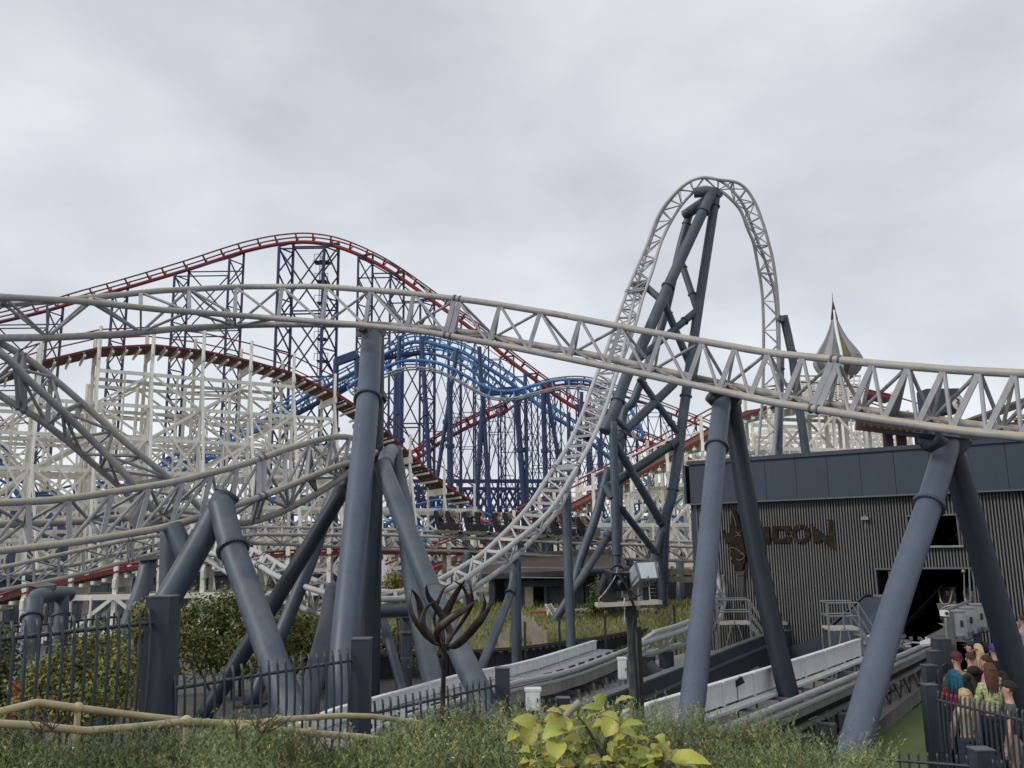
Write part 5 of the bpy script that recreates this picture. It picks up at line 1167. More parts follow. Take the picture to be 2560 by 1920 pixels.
def person_geo(pose, look=0.0, nod=0.0, build=1.0, female=False):
    b = build; sw = (.165 if female else .19) * b; J = {}
    arms = dict(down=((.24, .03, 1.12), (.25, .09, .87)), fold=((.25, .05, 1.13), (.07, .27, 1.15)), phone=((.24, .08, 1.14), (.10, .30, 1.28)), pocket=((.28, -.04, 1.12), (.21, .10, .93)), up=((.22, .30, 1.50), (.20, .48, 1.72)), bar=((.22, .16, 1.18), (.17, .36, 1.14)))
    sit = pose.endswith('_sit'); pose_ = pose.replace('_sit', '')
    aR = arms[pose_]; aL = arms[pose_ if pose_ != 'phone' else 'fold']
    def bodyset(ro):   # skin-coloured body
        J = {'pelvis': (0, 0, .95, .12, .09), 'waist': (0, .0, 1.10, .105, .08), 'chest': (0, .0, 1.30, .125, .09), 'neckb': (0, -.01, 1.455, .062, .06), 'neck': (0, .0, 1.52, .052, .054), 'jaw': (.0, .018, 1.575, .062, .07), 'face': (0, .012, 1.64, .074, .092), 'crown': (0, .0, 1.70, .070, .085), 'top': (0, -.005, 1.735, .04, .05)}
        E = chain(['pelvis', 'waist', 'chest', 'neckb', 'neck', 'jaw', 'face', 'crown', 'top'])
        for s, A, t in ((1, aR, 'r'), (-1, aL, 'l')):
            J['sh' + t] = (s * sw, 0, 1.40, .052, .052); J['el' + t] = (s * A[0][0] * b, A[0][1], A[0][2], .039, .039); J['wr' + t] = (s * A[1][0] * b, A[1][1], A[1][2], .027, .025)
            d = (Vector(J['wr' + t][:3]) - Vector(J['el' + t][:3])).normalized(); w_ = Vector(J['wr' + t][:3])
            J['pa' + t] = (*(w_ + d * .07), .036, .018); J['kn' + t] = (*(w_ + d * .10), .034, .016)
            E += chain(['chest', 'sh' + t, 'el' + t, 'wr' + t, 'pa' + t, 'kn' + t])
            side = Vector((0, 0, 1)).cross(d);  side = side.normalized() if side.length > .1 else Vector((1, 0, 0))
            if abs(d.z) > .8: side = Vector((0, 1, 0))
            for k in range(4):
                o = side * ((k - 1.5) * .019); L_ = (.068, .078, .074, .058)[k]; bend = Vector((0, 0, -.015)) if abs(d.z) < .8 else Vector((-s * .012, 0, 0))
                J[f'f{k}{t}'] = (*(w_ + d * (.10 + L_ * .5) + o), .009, .009); J[f'g{k}{t}'] = (*(w_ + d * (.10 + L_) + o + bend), .007, .007); E += [('kn' + t, f'f{k}{t}'), (f'f{k}{t}', f'g{k}{t}')]
            J['th' + t] = (*(w_ + d * .06 + side * .042), .010, .010); J['ti' + t] = (*(w_ + d * .09 + side * .052), .008, .008); E += [('pa' + t, 'th' + t), ('th' + t, 'ti' + t)]
            if sit: J['hip' + t] = (s * .095, .02, .93, .085, .085); J['kne' + t] = (s * .12, .42, .96, .055, .055); J['ank' + t] = (s * .12, .46, .55, .038, .038); J['toe' + t] = (s * .12, .60, .50, .035, .03)
            else: J['hip' + t] = (s * .095, 0, .88, .085, .085); J['kne' + t] = (s * .105, .02, .49, .055, .055); J['ank' + t] = (s * .11, 0, .09, .038, .038); J['toe' + t] = (s * .12, .15, .035, .035, .028)
            E += chain(['pelvis', 'hip' + t, 'kne' + t, 'ank' + t, 'toe' + t])
        return J, E
    J, E = bodyset(0); V, F = skin_mesh(J, E, 'pelvis')
    # top garment and trousers: same skeleton, looser
    g = .014
    Jt = {k: (*J[k][:3], J[k][3] + g * 1.7, J[k][4] + g * 1.7) for k in ('pelvis', 'waist', 'chest', 'shr', 'shl', 'elr', 'ell')}
    Jt['pelvis'] = (0, 0, .93, .145, .115); Jt['chest'] = (0, 0, 1.31, .15, .112); Jt['collar'] = (0, -.01, 1.445, .085, .078)
    for t, s in (('r', 1), ('l', -1)): Jt['sh' + t] = (s * sw * .93, 0, 1.395, .072, .07)
    Et = chain(['pelvis', 'waist', 'chest', 'collar']) + chain(['chest', 'shr', 'elr']) + chain(['chest', 'shl', 'ell'])
    full = pose_ != 'tee'
    return J, E, (V, F), Jt, Et
def turn(vs, rz, o, sc): 
    c, s = math.cos(rz), math.sin(rz); vs = np.asarray(vs) * sc
    return np.column_stack([vs[:, 0] * c - vs[:, 1] * s + o[0], vs[:, 0] * s + vs[:, 1] * c + o[1], vs[:, 2] + o[2]])
def cmat(name, col, **k):
    if name not in MATS: mat(name, col, k.pop('rough', .8), var=k.pop('var', .12), scale=k.pop('scale', 8), **k)
    return name
def ell(c, r, n=12, m=8, zmin=-1, jit=0.0, cut=None):
    vs = []; fs = []
    for j in range(m + 1):
        ph = -math.pi / 2 + math.pi * j / m
        for i in range(n):
            a = 2 * math.pi * i / n; x, y, z = math.cos(ph) * math.cos(a), math.cos(ph) * math.sin(a), max(math.sin(ph), zmin)
            q = 1 + jit * rng.normal(); vs.append((c[0] + r[0] * x * q, c[1] + r[1] * y * q, c[2] + r[2] * z * q))
    for j in range(m):
        for i in range(n):
            a = j * n + i; b = j * n + (i + 1) % n; fs.append((a, b, b + n, a + n))
    return vs, fs
GEO = {}
def person(label, at, rz, top, legs, hair, pose='down', h=1.75, short=True, hairstyle='short', female=False, extra=None, group=None, build=1.0, skinm='skin', bare=None, tilt=0):
    key = (pose, female, build)
    if key not in GEO: GEO[key] = person_geo(pose, female=female, build=build)
    J, E, (V, F), Jt, Et = GEO[key]; sc = h / 1.77; T = Thing('person', label, 'person', group)
    X = lambda vs: turn(vs, rz, at, sc)
    def fold(vs):
        vs = np.array(vs, float); z = vs[:, 2]; a_ = np.arctan2(vs[:, 1], vs[:, 0]); f = .010 * np.sin(z * 38 + 2.5 * np.sin(a_ * 3 + at[0] * 7)) * np.sin(a_ * 2 + z * 9) + .006 * np.sin(a_ * 7 + z * 21)
        vs[:, 0] += f * np.cos(a_); vs[:, 1] += f * np.sin(a_); return vs
    T.mesh('body', X(V), F, skinm, True)
    k2 = key + ('top', short)
    if k2 not in GEO:
        J2 = dict(Jt); E2 = list(Et)
        if short:
            for t in 'rl':
                a, b = Vector(J2['sh' + t][:3]), Vector(J2['el' + t][:3]); q = a.lerp(b, .62); J2['el' + t] = (*q, .062, .062)
        else:
            for t in 'rl': 
                a, b = Vector(J['el' + t][:3]), Vector(J['wr' + t][:3]); q = a.lerp(b, .93); J2['el' + t] = (*a, .058, .058); J2['wr' + t] = (*q, .042, .042); E2.append(('el' + t, 'wr' + t))
        GEO[k2] = skin_mesh(J2, E2, 'pelvis')
    T.mesh('jacket' if not short else 'shirt', X(fold(GEO[k2][0])), GEO[k2][1], top, True)
    k3 = key + ('legs',)
    if k3 not in GEO:
        J3 = {'pelvis': (0, 0, .96, .13, .105)}; E3 = []
        for t in 'rl':
            for n_ in ('hip', 'kne', 'ank'): J3[n_ + t] = (*J[n_ + t][:3], J[n_ + t][3] + .018, J[n_ + t][4] + .018)
            E3 += chain(['pelvis', 'hip' + t, 'kne' + t, 'ank' + t])
        GEO[k3] = skin_mesh(J3, E3, 'pelvis')
    T.mesh('trousers', X(fold(GEO[k3][0])), GEO[k3][1], legs, True)
    for t in 'rl':
        a, b = Vector(J['ank' + t][:3]), Vector(J['toe' + t][:3]); vs, fs = sweep([a + Vector((0, -.05, -.04)), a + Vector((0, .02, -.035)), b, b + Vector((0, .04, 0))], .04, 8, [.035, .046, .042, .02]); T.mesh('shoe', X(vs), fs, 'cable', True)
    # face
    vs, fs = sweep([(0, .095, 1.655), (0, .112, 1.625), (0, .10, 1.612)], .01, 6, [.006, .014, .009]); T.mesh('nose', X(vs), fs, skinm, True)
    for s in (-1, 1):
        vs, fs = ell((s * .078, .0, 1.635), (.012, .02, .033), 8, 5); T.mesh('ear', X(vs), fs, skinm, True)
        vs, fs = ell((s * .03, .092, 1.655), (.012, .007, .008), 8, 5); T.mesh('eye', X(vs), fs, 'cable', True)
    vs, fs = ell((0, .088, 1.588), (.024, .008, .006), 8, 5); T.mesh('mouth', X(vs), fs, 'brick_red', True)
    # hair
    if hairstyle in ('short', 'cap', 'beanie', 'hood', 'long', 'pony', 'bun', 'curly', 'bald'):
        if hairstyle != 'bald':
            vs, fs = ell((0, -.012, 1.688), (.087, .104, .083), 18, 12, zmin=-.35, jit=.0 if hairstyle in ('cap', 'beanie') else .04)
            vs = [(x, min(y, .082), z) if z < 1.70 else (x, y, z) for x, y, z in vs]; vs = [(x, y - max(0, (1.70 - z)) * .9, z) for x, y, z in vs]
            T.mesh('hair' if hairstyle not in ('cap', 'beanie') else 'hat', X(vs), fs, hair, True)
    if hairstyle == 'cap':
        vs, fs = ell((0, .10, 1.69), (.068, .075, .012), 12, 6); T.mesh('cap_peak', X(vs), fs, hair, True)
        vs, fs = ell((0, -.03, 1.655), (.083, .08, .05), 12, 6); T.mesh('hair', X(vs), fs, 'hair_brown', True)
    if hairstyle == 'beanie':
        vs, fs = ell((0, -.01, 1.71), (.098, .112, .095), 16, 10, zmin=-.3); T.mesh('hat_fold', X(vs), fs, hair, True)
    if hairstyle in ('long', 'pony', 'curly'):
        n = 13 if hairstyle != 'pony' else 5
        for k in range(n):
            a = math.pi * (1.08 + .84 * k / (n - 1)); r = .085
            if hairstyle == 'pony': a0 = (0.012 * (k - 2), -.10, 1.70); p = [a0, (a0[0], -.16, 1.66), (a0[0] * 2, -.17, 1.5), (a0[0] * 3, -.15, 1.33), (a0[0] * 3 + .01, -.15, 1.22)]; tp = [.02, .03, .028, .022, .004]
            else:
                x, y = r * math.cos(a), r * math.sin(a); ln = .22 if hairstyle == 'curly' else .34
                jx, jz = rng.normal() * .012, rng.normal() * .03; x += jx; ln += jz; p = [(x * .7, y * .7, 1.75), (x * 1.12, y * 1.15 - .01, 1.66), (x * 1.25, y * 1.25 - .02, 1.62 - ln * .4), (x * 1.2, y * 1.35 - .02, 1.62 - ln)]; tp = [.012, .026, .022, .003]
            vs, fs = sweep(catmull(p, 8), .02, 7, list(np.interp(np.linspace(0, 1, 9), np.linspace(0, 1, len(tp)), tp))); T.mesh('hair_lock', X(vs), fs, hair, True)
    if hairstyle == 'hood':
        vs, fs = ell((0, -.03, 1.665), (.115, .125, .13), 16, 10, zmin=-.8); vs = [(x, min(y, .045), z) for x, y, z in vs]; T.mesh('hood', X(vs), fs, top, True)
    if extra == 'hoodback':
        vs, fs = ell((0, -.10, 1.44), (.13, .075, .09), 14, 8); T.mesh('hood', X(vs), fs, top, True)
    if extra == 'backpack':
        vs, fs = ell((0, -.17, 1.22), (.15, .09, .22), 12, 8); T.mesh('backpack', X(vs), fs, 'cable', True)
    if extra == 'tote':
        vs, fs = plate([(.14, -.16, 1.32), (.25, -.13, 1.30), (.26, -.10, .95), (.15, -.17, .95)], .05); T.mesh('tote_bag', X(vs), fs, 'flower_white')
    return T
for n_, c_ in (('hair_brown', (.07, .035, .02)), ('hair_dark', (.02, .014, .012)), ('hair_blond', (.55, .42, .24)), ('hair_auburn', (.11, .05, .028)), ('hair_blue', (.035, .20, .30)), ('hat_maroon', (.10, .02, .035)), ('cloth_red', (.36, .02, .03)), ('cloth_cream', (.50, .43, .30)), ('cloth_olive', (.045, .045, .032)), ('cloth_black', (.016, .016, .02)), ('cloth_grey', (.085, .08, .085)), ('cloth_denim', (.03, .05, .10)), ('cloth_pink', (.75, .16, .35)), ('cloth_purple', (.06, .04, .28)), ('cloth_pale', (.42, .42, .43)), ('cloth_beige', (.30, .24, .18))): cmat(n_, c_, var=.5 if n_.startswith('hair') else .2, scale=45 if n_.startswith('hair') else 8, speck=.5, bump=.6 if n_.startswith('hair') else .3, bscale=160)
mat('cloth_navy', (.02, .025, .05), .8)
mat('cloth_print', (.30, .34, .16), .8, var=.75, scale=28, col2=(.42, .46, .22), speck=.7)
def spot(u, v, d, h): p = P(u, v, d); return (p.x, p.y, max(0, p.z - h * .955))
person('man with flat black cap and grey tee looking left behind the queue fence', spot(2519, 1714, 13.6, 1.78), rad(62), 'cloth_grey', 'cloth_beige', 'cloth_black', 'down', 1.78, True, 'cap')
person('woman with long auburn hair and leafy green patterned top in the queue', spot(2472, 1668, 14.6, 1.70), rad(-8), 'cloth_print', 'cloth_black', 'hair_auburn', 'down', 1.70, False, 'long', True)
person('woman with bright blue hair and red top in the queue', spot(2385, 1684, 14.9, 1.66), rad(-28), 'cloth_red', 'cloth_black', 'hair_blue', 'phone', 1.66, True, 'curly', True)
person('short person with pale blond locks and cream fleece behind the queue fence', spot(2408, 1731, 14.0, 1.50), rad(8), 'cloth_cream', 'cloth_denim', 'hair_blond', 'down', 1.50, False, 'long', True)
person('person in maroon beanie and dark olive coat in the queue', spot(2391, 1644, 16.6, 1.80), rad(5), 'cloth_olive', 'cloth_black', 'hat_maroon', 'pocket', 1.80, False, 'beanie', build=1.1)
person('person in charcoal hooded jacket with the hood down on the back', spot(2425, 1640, 17.2, 1.76), rad(-5), 'cloth_black', 'cloth_denim', 'hair_brown', 'down', 1.76, False, 'short', extra='hoodback', build=1.1)
person('person in black flat hat looking left at the back of the queue', spot(2425, 1612, 19.4, 1.78), rad(60), 'cloth_black', 'cloth_black', 'cloth_black', 'down', 1.78, False, 'cap')
person('person with a blond ponytail and beige jacket at the back of the queue', spot(2445, 1618, 19.0, 1.70), rad(-10), 'cloth_beige', 'cloth_denim', 'hair_blond', 'down', 1.70, False, 'pony', True)
person('person with short brown hair and a bright pink top in the queue', spot(2464, 1648, 16.8, 1.72), rad(50), 'cloth_pink', 'cloth_black', 'hair_brown', 'down', 1.72, True, 'short')
person('person hooded in black at the back of the queue', spot(2459, 1616, 20.2, 1.76), rad(0), 'cloth_black', 'cloth_black', 'hair_dark', 'down', 1.76, False, 'hood')
person('person in dark coat with a bright purple hat beside the dark right support leg', spot(2484, 1622, 19.5, 1.70), rad(-10), 'cloth_black', 'cloth_black', 'cloth_purple', 'down', 1.70, False, 'beanie')
person('dark haired person in a brown jacket half hidden behind the cap wearer', spot(2500, 1688, 15.2, 1.68), rad(70), 'cloth_olive', 'cloth_black', 'hair_dark', 'down', 1.68, False, 'curly', True)
person('man in a pale grey shirt at the right edge by the ribbed wall', spot(2556, 1545, 21.5, 1.80), rad(10), 'cloth_pale', 'cloth_denim', 'hair_brown', 'down', 1.80, True, 'short', build=1.1)
person('bald person at the right edge beside the man in a pale shirt', spot(2540, 1558, 21.8, 1.72), rad(60), 'cloth_pale', 'cloth_black', 'hair_dark', 'down', 1.72, True, 'bald')

# raised walk where the two right-hand people stand
p = P(2545, 1600, 21.6)
T = Thing('raised_walk', 'raised queue landing at the right edge by the ribbed wall', 'platform'); zf = P(2556, 1545, 21.5).z - 1.80 * .955
T.block('deck', (p.x + 1.2, 21.6, max(.1, zf - .12)), (3.2, 2.0, .12), 'concrete'); T.block('base', (p.x + 1.2, 21.6, 0), (3.0, 1.8, max(.05, zf - .12)), 'concrete')

# ================================================================ the train and its riders
T0 = 45.6
TR = Thing('coaster_train', 'black open coaster train with rows of lap bars on the level far track', 'train')
def trp(u, up=0.0, off=0.0): v = np.interp(u, [1060, 1103, 1248, 1400, 1480], [1340, 1342, 1348, 1356, 1360]); q = P(u, v, T0 + off); q.z += up; return q
seats = []
car_us = [1100, 1146, 1200, 1250, 1303, 1358, 1412, 1455]
for ci, u in enumerate([1118, 1190, 1262, 1334, 1406, 1462]):
    wid = 62 if ci < 5 else 34
    a, b = trp(u - wid / 2, .22, .5), trp(u + wid / 2, .22, .5); b.z = a.z + (trp(u + wid / 2).z - trp(u - wid / 2).z)
    TR.box('chassis', a, b, 1.1, .07, 'car_body'); 
    i = TR.mesh('side_panel', *plate([a + Vector((.0, -.66, .12)), b + Vector((0, -.66, .12)), b + Vector((0, -.66, .04)), b + Vector((-.25, -.66, -.06)), a + Vector((.3, -.66, -.08)), a + Vector((.1, -.66, 0.02))], .05), 'car_body')
    for e in (a, b):
        for o in (-.5, .5): 
            TR.tube('wheel', e + Vector((.12, o - .04, -.16)), e + Vector((.12, o + .04, -.16)), .12, 'bolt_metal'); TR.tube('wheel', e + Vector((-.12, o - .04, -.16)), e + Vector((-.12, o + .04, -.16)), .12, 'bolt_metal')
    for rrow in ((0.27, .73) if ci < 5 else (.4,)):
        base = a.lerp(b, rrow); seats.append((base, ci))
        for o in (-.32, .32):
            q = base + Vector((0, o, 0))
            pts = [q + Vector((x, 0, z)) for x, z in ((.40, .16), (.34, .40), (-.02, .42), (-.18, 1.10), (-.34, 1.12), (-.36, .9), (-.22, .22), (-.1, .12))]
            v, f = plate(pts, .46); TR.mesh('seat', v, f, 'seat_black')
            TR.path('restraint_bar', [q + Vector(t) for t in ((-.24, -.16, 1.16), (.02, -.18, 1.10), (.18, -.18, .86), (.34, -.12, .66), (.42, 0, .60))], .03, 'seat_frame', 6, sub=8)
            TR.path('foot_frame', [q + Vector(t) for t in ((.42, -.2, .40), (.40, -.2, .12), (.62, -.2, .02), (.78, -.2, .2))], .03, 'seat_frame', 6, sub=6)
TR.mesh('nose_cone', *plate([trp(1478, .2, -.3), trp(1500, .35, -.3), trp(1500, .75, -.3), trp(1484, .9, -.3), trp(1472, .5, -.3)], .9), 'car_body')
rid_top = ['cloth_black', 'cloth_red', 'cloth_grey', 'cloth_pale', 'cloth_denim', 'cloth_olive', 'cloth_pink', 'cloth_black', 'cloth_beige', 'cloth_grey', 'cloth_black']
rid_hair = [('hair_dark', 'short'), ('hair_blond', 'long'), ('hair_brown', 'short'), ('hair_auburn', 'long'), ('hair_dark', 'curly')]
words = {'cloth_black': 'black', 'cloth_red': 'red', 'cloth_grey': 'grey', 'cloth_pale': 'pale grey', 'cloth_denim': 'denim blue', 'cloth_olive': 'olive', 'cloth_pink': 'pink', 'cloth_beige': 'beige'}
hw = {'hair_dark': 'dark', 'hair_blond': 'blond', 'hair_brown': 'brown', 'hair_auburn': 'auburn'}
ordn = ['first', 'second', 'third', 'fourth', 'fifth', 'sixth', 'seventh', 'eighth', 'ninth', 'tenth', 'eleventh']
for k, (q, ci) in enumerate(seats):
    for side, o in (('near', -.32), ('far', .32)):
        j = (k * 2 + (side == 'far') * 3) % len(rid_top); hm, hs_ = rid_hair[(k + (side == 'far')) % 5]
        pz = (q.x + .02, q.y + o, q.z + .42 - .86)
        person('%s top, %s haired rider, %s seat of %s row from left end' % (words[rid_top[j]], hw[hm], side, ordn[k]), pz, rad(-90), rid_top[j], 'cloth_denim', hm, 'up_sit' if k in (2, 6) and side == 'near' else 'bar_sit', 1.62, True, hs_ if hs_ != 'curly' else 'short', group='riders on the black train')

# ================================================================ station mouth: waiting train nose, cabinets, camera post
T = Thing('waiting_train', 'dark coaster car waiting in the station mouth', 'train')
o = P(2352, 1556, 24.6); ax = Vector((FN.x, FN.y, 0)); ri = Vector((-ax.y, ax.x, 0)); o = o - ax * 3.2; o.z = 1.5
def oo(x, y, z): return o + ri * x + ax * y + Vector((0, 0, z))
T.mesh('front_panel', *plate([oo(-.55, 0, .55), oo(.55, 0, .60), oo(.60, 0, .80), oo(-.60, 0, .80)], .12), 'car_body')
T.path('front_arch', [oo(-.5, .1, .6), oo(-.3, .12, .72), oo(.1, .12, .76), oo(.5, .1, .6)], .035, 'seat_frame', 6, sub=10)
T.mesh('nose_plate', *plate([oo(-.6, .2, .22), oo(-.3, .25, .08), oo(.5, .25, .12), oo(.6, .2, .28), oo(0, .2, .18)], .08), 'car_body')
for x in (-.35, .35):
    T.mesh('seat', *plate([oo(x - .24, -.3, .3), oo(x + .24, -.3, .3), oo(x + .24, -.5, 1.25), oo(x - .24, -.5, 1.25)], .1), 'seat_black'); T.path('restraint_bar', [oo(x - .2, -.35, 1.2), oo(x - .18, -.1, 1.1), oo(x - .1, .05, .8), oo(x + .1, .05, .8), oo(x + .18, -.1, 1.1), oo(x + .2, -.35, 1.2)], .03, 'seat_frame', 6, sub=12)
T.box('bogie', oo(-.45, .2, -.15), oo(.45, .2, -.15), .3, .25, 'bolt_metal')
for x in (-.5, .5): T.tube('wheel', oo(x - .05, .3, -.1), oo(x + .05, .3, -.1), .15, 'bolt_metal')
for k, x in enumerate((-.35, .35)):
    q = oo(x, -.45, -.9 + .45)
    person(('left' if k == 0 else 'right') + ' of the two dim riders seated in the station mouth', tuple(q), math.atan2(ax.y, ax.x) - math.pi / 2, 'cloth_grey' if k else 'cloth_pale', 'cloth_black', 'hair_dark', 'bar_sit', 1.68, True, 'short')
T = Thing('track_machinery', 'jumble of grey switches and rods on the track before the station mouth', 'machinery')
for k in range(26):
    f = rng.random(); q = LT2.at(LT2.L - .3 - 2.6 * f, rng.uniform(.1, .95), rng.uniform(.0, .14)); e = q + Vector((rng.uniform(-.2, .25), rng.uniform(.05, .4), rng.uniform(-.02, .05)))
    (T.box if k % 3 else T.rod)(*(('actuator', q, e, .09, .07, 'galv') if k % 3 else ('rod', q, e, .03, 'track_pale')))
for k in range(3): q = P(2315 + k * 5, 1592, 23.6); T.box('white_marker', q, q + Vector((0, 0, -.16)), .035, .035, 'white_paint', up=(0, 1, 0))
T.mesh('white_cover', *plate([P(2301, 1606, 21.5), P(2326, 1598, 21.8), P(2325, 1612, 21.0), P(2300, 1614, 21)], .05), 'white_paint')
T.mesh('ramp_sheet', *plate([P(2318, 1592, 23.5), P(2362, 1570, 23.2), P(2366, 1594, 21.6), P(2330, 1598, 21.8)], .04), 'grey_plate')
T = Thing('cabinet_gantry', 'sloping metal gantry with a top tube carrying the grey cabinets', 'gantry')
ga, gb = P(2372, 1592, 20.0), P(2452, 1560, 21.4)
T.box('tray', ga, gb, .6, .06, 'grey_plate'); T.rod('top_tube', P(2362, 1526, 19.8), P(2426, 1502, 21.2), .035, 'galv')
T.box('post', Vector((*P(2374, 1560, 19.9).xy, 0)), P(2370, 1528, 19.9), .16, .12, 'grey_plate', up=(0, 1, 0)); q = P(2440, 1566, 21.2); T.box('post', Vector((q.x, q.y, 0)), q, .12, .12, 'slate_dark', up=(0, 1, 0))
for k in range(3): q = ga.lerp(gb, .2 + k * .28); T.path('cable', [q, q + Vector((.05, -.3, -.1)), q + Vector((.2, -.32, -.05)), q + Vector((.25, -.3, .1))], .012, 'cable', 5, sub=8)
for k, (u, vt, d) in enumerate(((2388, 1526, 20.0), (2412, 1518, 20.4), (2438, 1510, 20.9))):
    T = Thing('grey_cabinet', ('left', 'middle', 'right')[k] + ' of the three grey metal cabinets on the gantry', 'cabinet', 'grey cabinets on the gantry')
    q = P(u, vt, d); T.block('body', (q.x, q.y, q.z - .56), (.30, .26, .54), 'cabinet_grey'); T.block('lid', (q.x, q.y, q.z - .02), (.33, .3, .03), 'cabinet_grey'); T.block('door', (q.x - .02, q.y - .135, q.z - .53), (.24, .012, .46), 'cabinet_grey'); T.block('handle', (q.x + .04, q.y - .15, q.z - .34), (.05, .02, .14), 'cable')
T = Thing('security_camera', 'small white security camera on a thin curved pole by the cabinets', 'camera')
q = P(2361, 1534, 19.5); T.block('housing', (q.x, q.y, q.z - .05), (.11, .2, .12), 'white_paint'); T.tube('lens', q + Vector((0, -.1, .01)), q + Vector((0, -.12, .01)), .035, 'cable'); T.path('pole', [q + Vector((.02, 0, -.05)), q + Vector((.0, 0, -.4)), q + Vector((.0, 0, -1.2)), Vector((q.x, q.y, 0))], .022, 'galv', 8, sub=10)
# dark partition posts beside the station mouth
T = Thing('queue_barrier', 'run of dark slate posts and boards stepping down beside the station track', 'barrier')
bp = [(2325, 1716, 14.2, .20), (2322, 1664, 17.0, .2), (2332, 1628, 18.6, .2), (2352, 1597, 19.6, .3)]
for u, vt, d, w_ in bp[1:]: q = P(u, vt, d); T.block('post', (q.x, q.y, 0), (w_, w_, q.z), 'slate_dark'); T.block('post_cap', (q.x, q.y, q.z), (w_ + .03, w_ + .03, .02), 'cladding_trim')
for (a, b) in zip(bp[:-1], bp[1:]):
    p_, q_ = P(a[0] + 12, a[1] + 20, a[2]), P(b[0] + 12, b[1] + 20, b[2]); zz = (p_.z + q_.z) / 2
    for k in range(5):
        z0 = .15 + k * .32
        if z0 < zz - .2: T.box('board', Vector((p_.x, p_.y, z0)), Vector((q_.x, q_.y, z0)), .04, .28, 'slate_dark')

# ================================================================ fences
def fence(label, posts, rail, n, base_z, dpost=.26, bow=.06, bh=.16, bw=.034, start_post=False, end_post=True, lean=0.0, rail_th=.022, group=None, over=.12):
    """rail: two world points; balusters every step between them; posts: list of (top point, width)"""
    T = Thing('metal_fence', label, 'fence', group); a, b = rail
    T.rod('top_rail', a, b, rail_th, 'slate_dark'); T.rod('bottom_rail', Vector((a.x, a.y, base_z[0] + .12)), Vector((b.x, b.y, base_z[1] + .12)), rail_th, 'slate_dark')
    for (c, w_) in posts:
        zt = base_z[1]; T.block('post', (c.x, c.y, zt - .3), (w_, w_, c.z - zt + .3), 'slate_dark'); T.block('post_cap', (c.x, c.y, c.z), (w_ + .02, w_ + .02, .015), 'cladding_trim')
    side = Vector((-(b - a).y, (b - a).x, 0)).normalized()
    for k in range(n):
        f = (k + .3) / n; q = a.lerp(b, f); z0 = base_z[0] + (base_z[1] - base_z[0]) * f
        c0 = Vector((q.x, q.y, z0)); h = q.z - z0
        pts = [c0, c0 + Vector((0, 0, h * .3)) - side * bow * .7, c0 + Vector((0, 0, h * .65)) - side * bow, c0 + Vector((0, 0, h)) - side * bow * .55, c0 + Vector((lean, 0, h + bh)) + side * bow * .2]
        vs, fs = sweep(catmull(pts, 7), bw / 2, 6); T.mesh('baluster', vs, fs, 'slate_dark', True)
    return T
Pp0 = P(407, 1492, 10.2); Pp1 = P(905, 1597, 12.5); Pp2 = P(1256, 1670, 15.2); Pp3 = P(1408, 1745, 16.6)
Pp0 = Vector((Pp0.x, Pp0.y, Pp0.z))
fence('tall near slate railing with bowed bars at the left edge', [(Pp0, .27)], (P(-120, 1612, 8.4), P(388, 1556, 10.1)), 17, (1.9, 1.9), bow=.07)
fence('second slate railing with bowed bars left of the tall near column', [(Pp1, .25)], (P(425, 1723, 10.3), P(897, 1648, 12.5)), 22, (1.25, 1.25), bow=.06)
fence('third slate railing in front of the white finned launch track', [(Pp2, .24)], (P(930, 1784, 12.7), P(1250, 1712, 15.2)), 19, (.45, .45), bow=.03)
fence('low slate fence end with a single post showing above the bush', [(Pp3, .22)], (P(1275, 1790, 15.3), P(1400, 1765, 16.6)), 8, (-.1, -.1), bow=.03)
pA = P(2322, 1712, 14.0); pB = P(2452, 1873, 11.2)
fence('queue railing with bowed bars in front of the waiting people', [(pA, .19)], (P(2334, 1748, 14.0), P(2600, 1812, 11.6)), 21, (.05, .05), bow=.03, bh=.14, bw=.028)
fence('low railing across the green turf at the bottom right', [(pB, .22)], (P(2150, 1893, 11.9), P(2437, 1917, 11.3)), 12, (.05, .05), bow=.0, bh=.12, bw=.028, rail_th=.02)
fence('lowest railing running off the bottom right corner', [], (P(2478, 1925, 11.0), P(2640, 1940, 10.4)), 7, (.05, .05), bow=.0, bh=.12, bw=.028, rail_th=.02)
fence('far slate railing behind the left fence, under the timber run', [], (P(-40, 1575, 24), P(430, 1528, 27)), 26, (.02, .02), bow=.0, bh=.12, bw=.06, rail_th=.035)

# cream handrails beside the bush
T = Thing('handrail', 'cream tube handrail with ball joints zigzagging in front of the left railing', 'handrail')
def hr(pts, r=.0235, m='handrail_cream'):
    for a, b in zip(pts[:-1], pts[1:]): T.tube('rail_tube', a, b, r, m)
    for p in pts[1:-1]: T.tube('elbow', p - Vector((.008, 0, 0)), p + Vector((.008, 0, 0)), r * 1.0, m, kind='ball') if False else T.unit('elbow', 'ball', Matrix.Translation(p) @ Matrix.Scale(r, 4), m)
def knob(p, r=.036, m='handrail_cream'): T.unit('ball_joint', 'ball', Matrix.Translation(p) @ Matrix.Scale(r, 4), m)
a = [P(-60, 1794, 5.6), P(20, 1778, 5.7), P(96, 1757, 5.9), P(195, 1770, 6.2), P(466, 1806, 7.2), P(700, 1797, 8.2), P(870, 1790, 9.0)]
hr([P(-60, 1794, 5.6), P(93, 1756, 5.9), P(195, 1770, 6.1), P(330, 1787, 6.5), P(460, 1801, 6.9)])
knob(P(195, 1769, 6.1)); q = P(195, 1775, 6.1); T.tube('stanchion', q, q + Vector((0, 0, -.7)), .02, 'handrail_cream')
hr([P(-60, 1806, 5.3), P(70, 1813, 5.5), P(215, 1827, 5.8), P(330, 1818, 6.1), P(466, 1803, 6.6), P(520, 1806, 6.9), P(620, 1808, 7.2)])
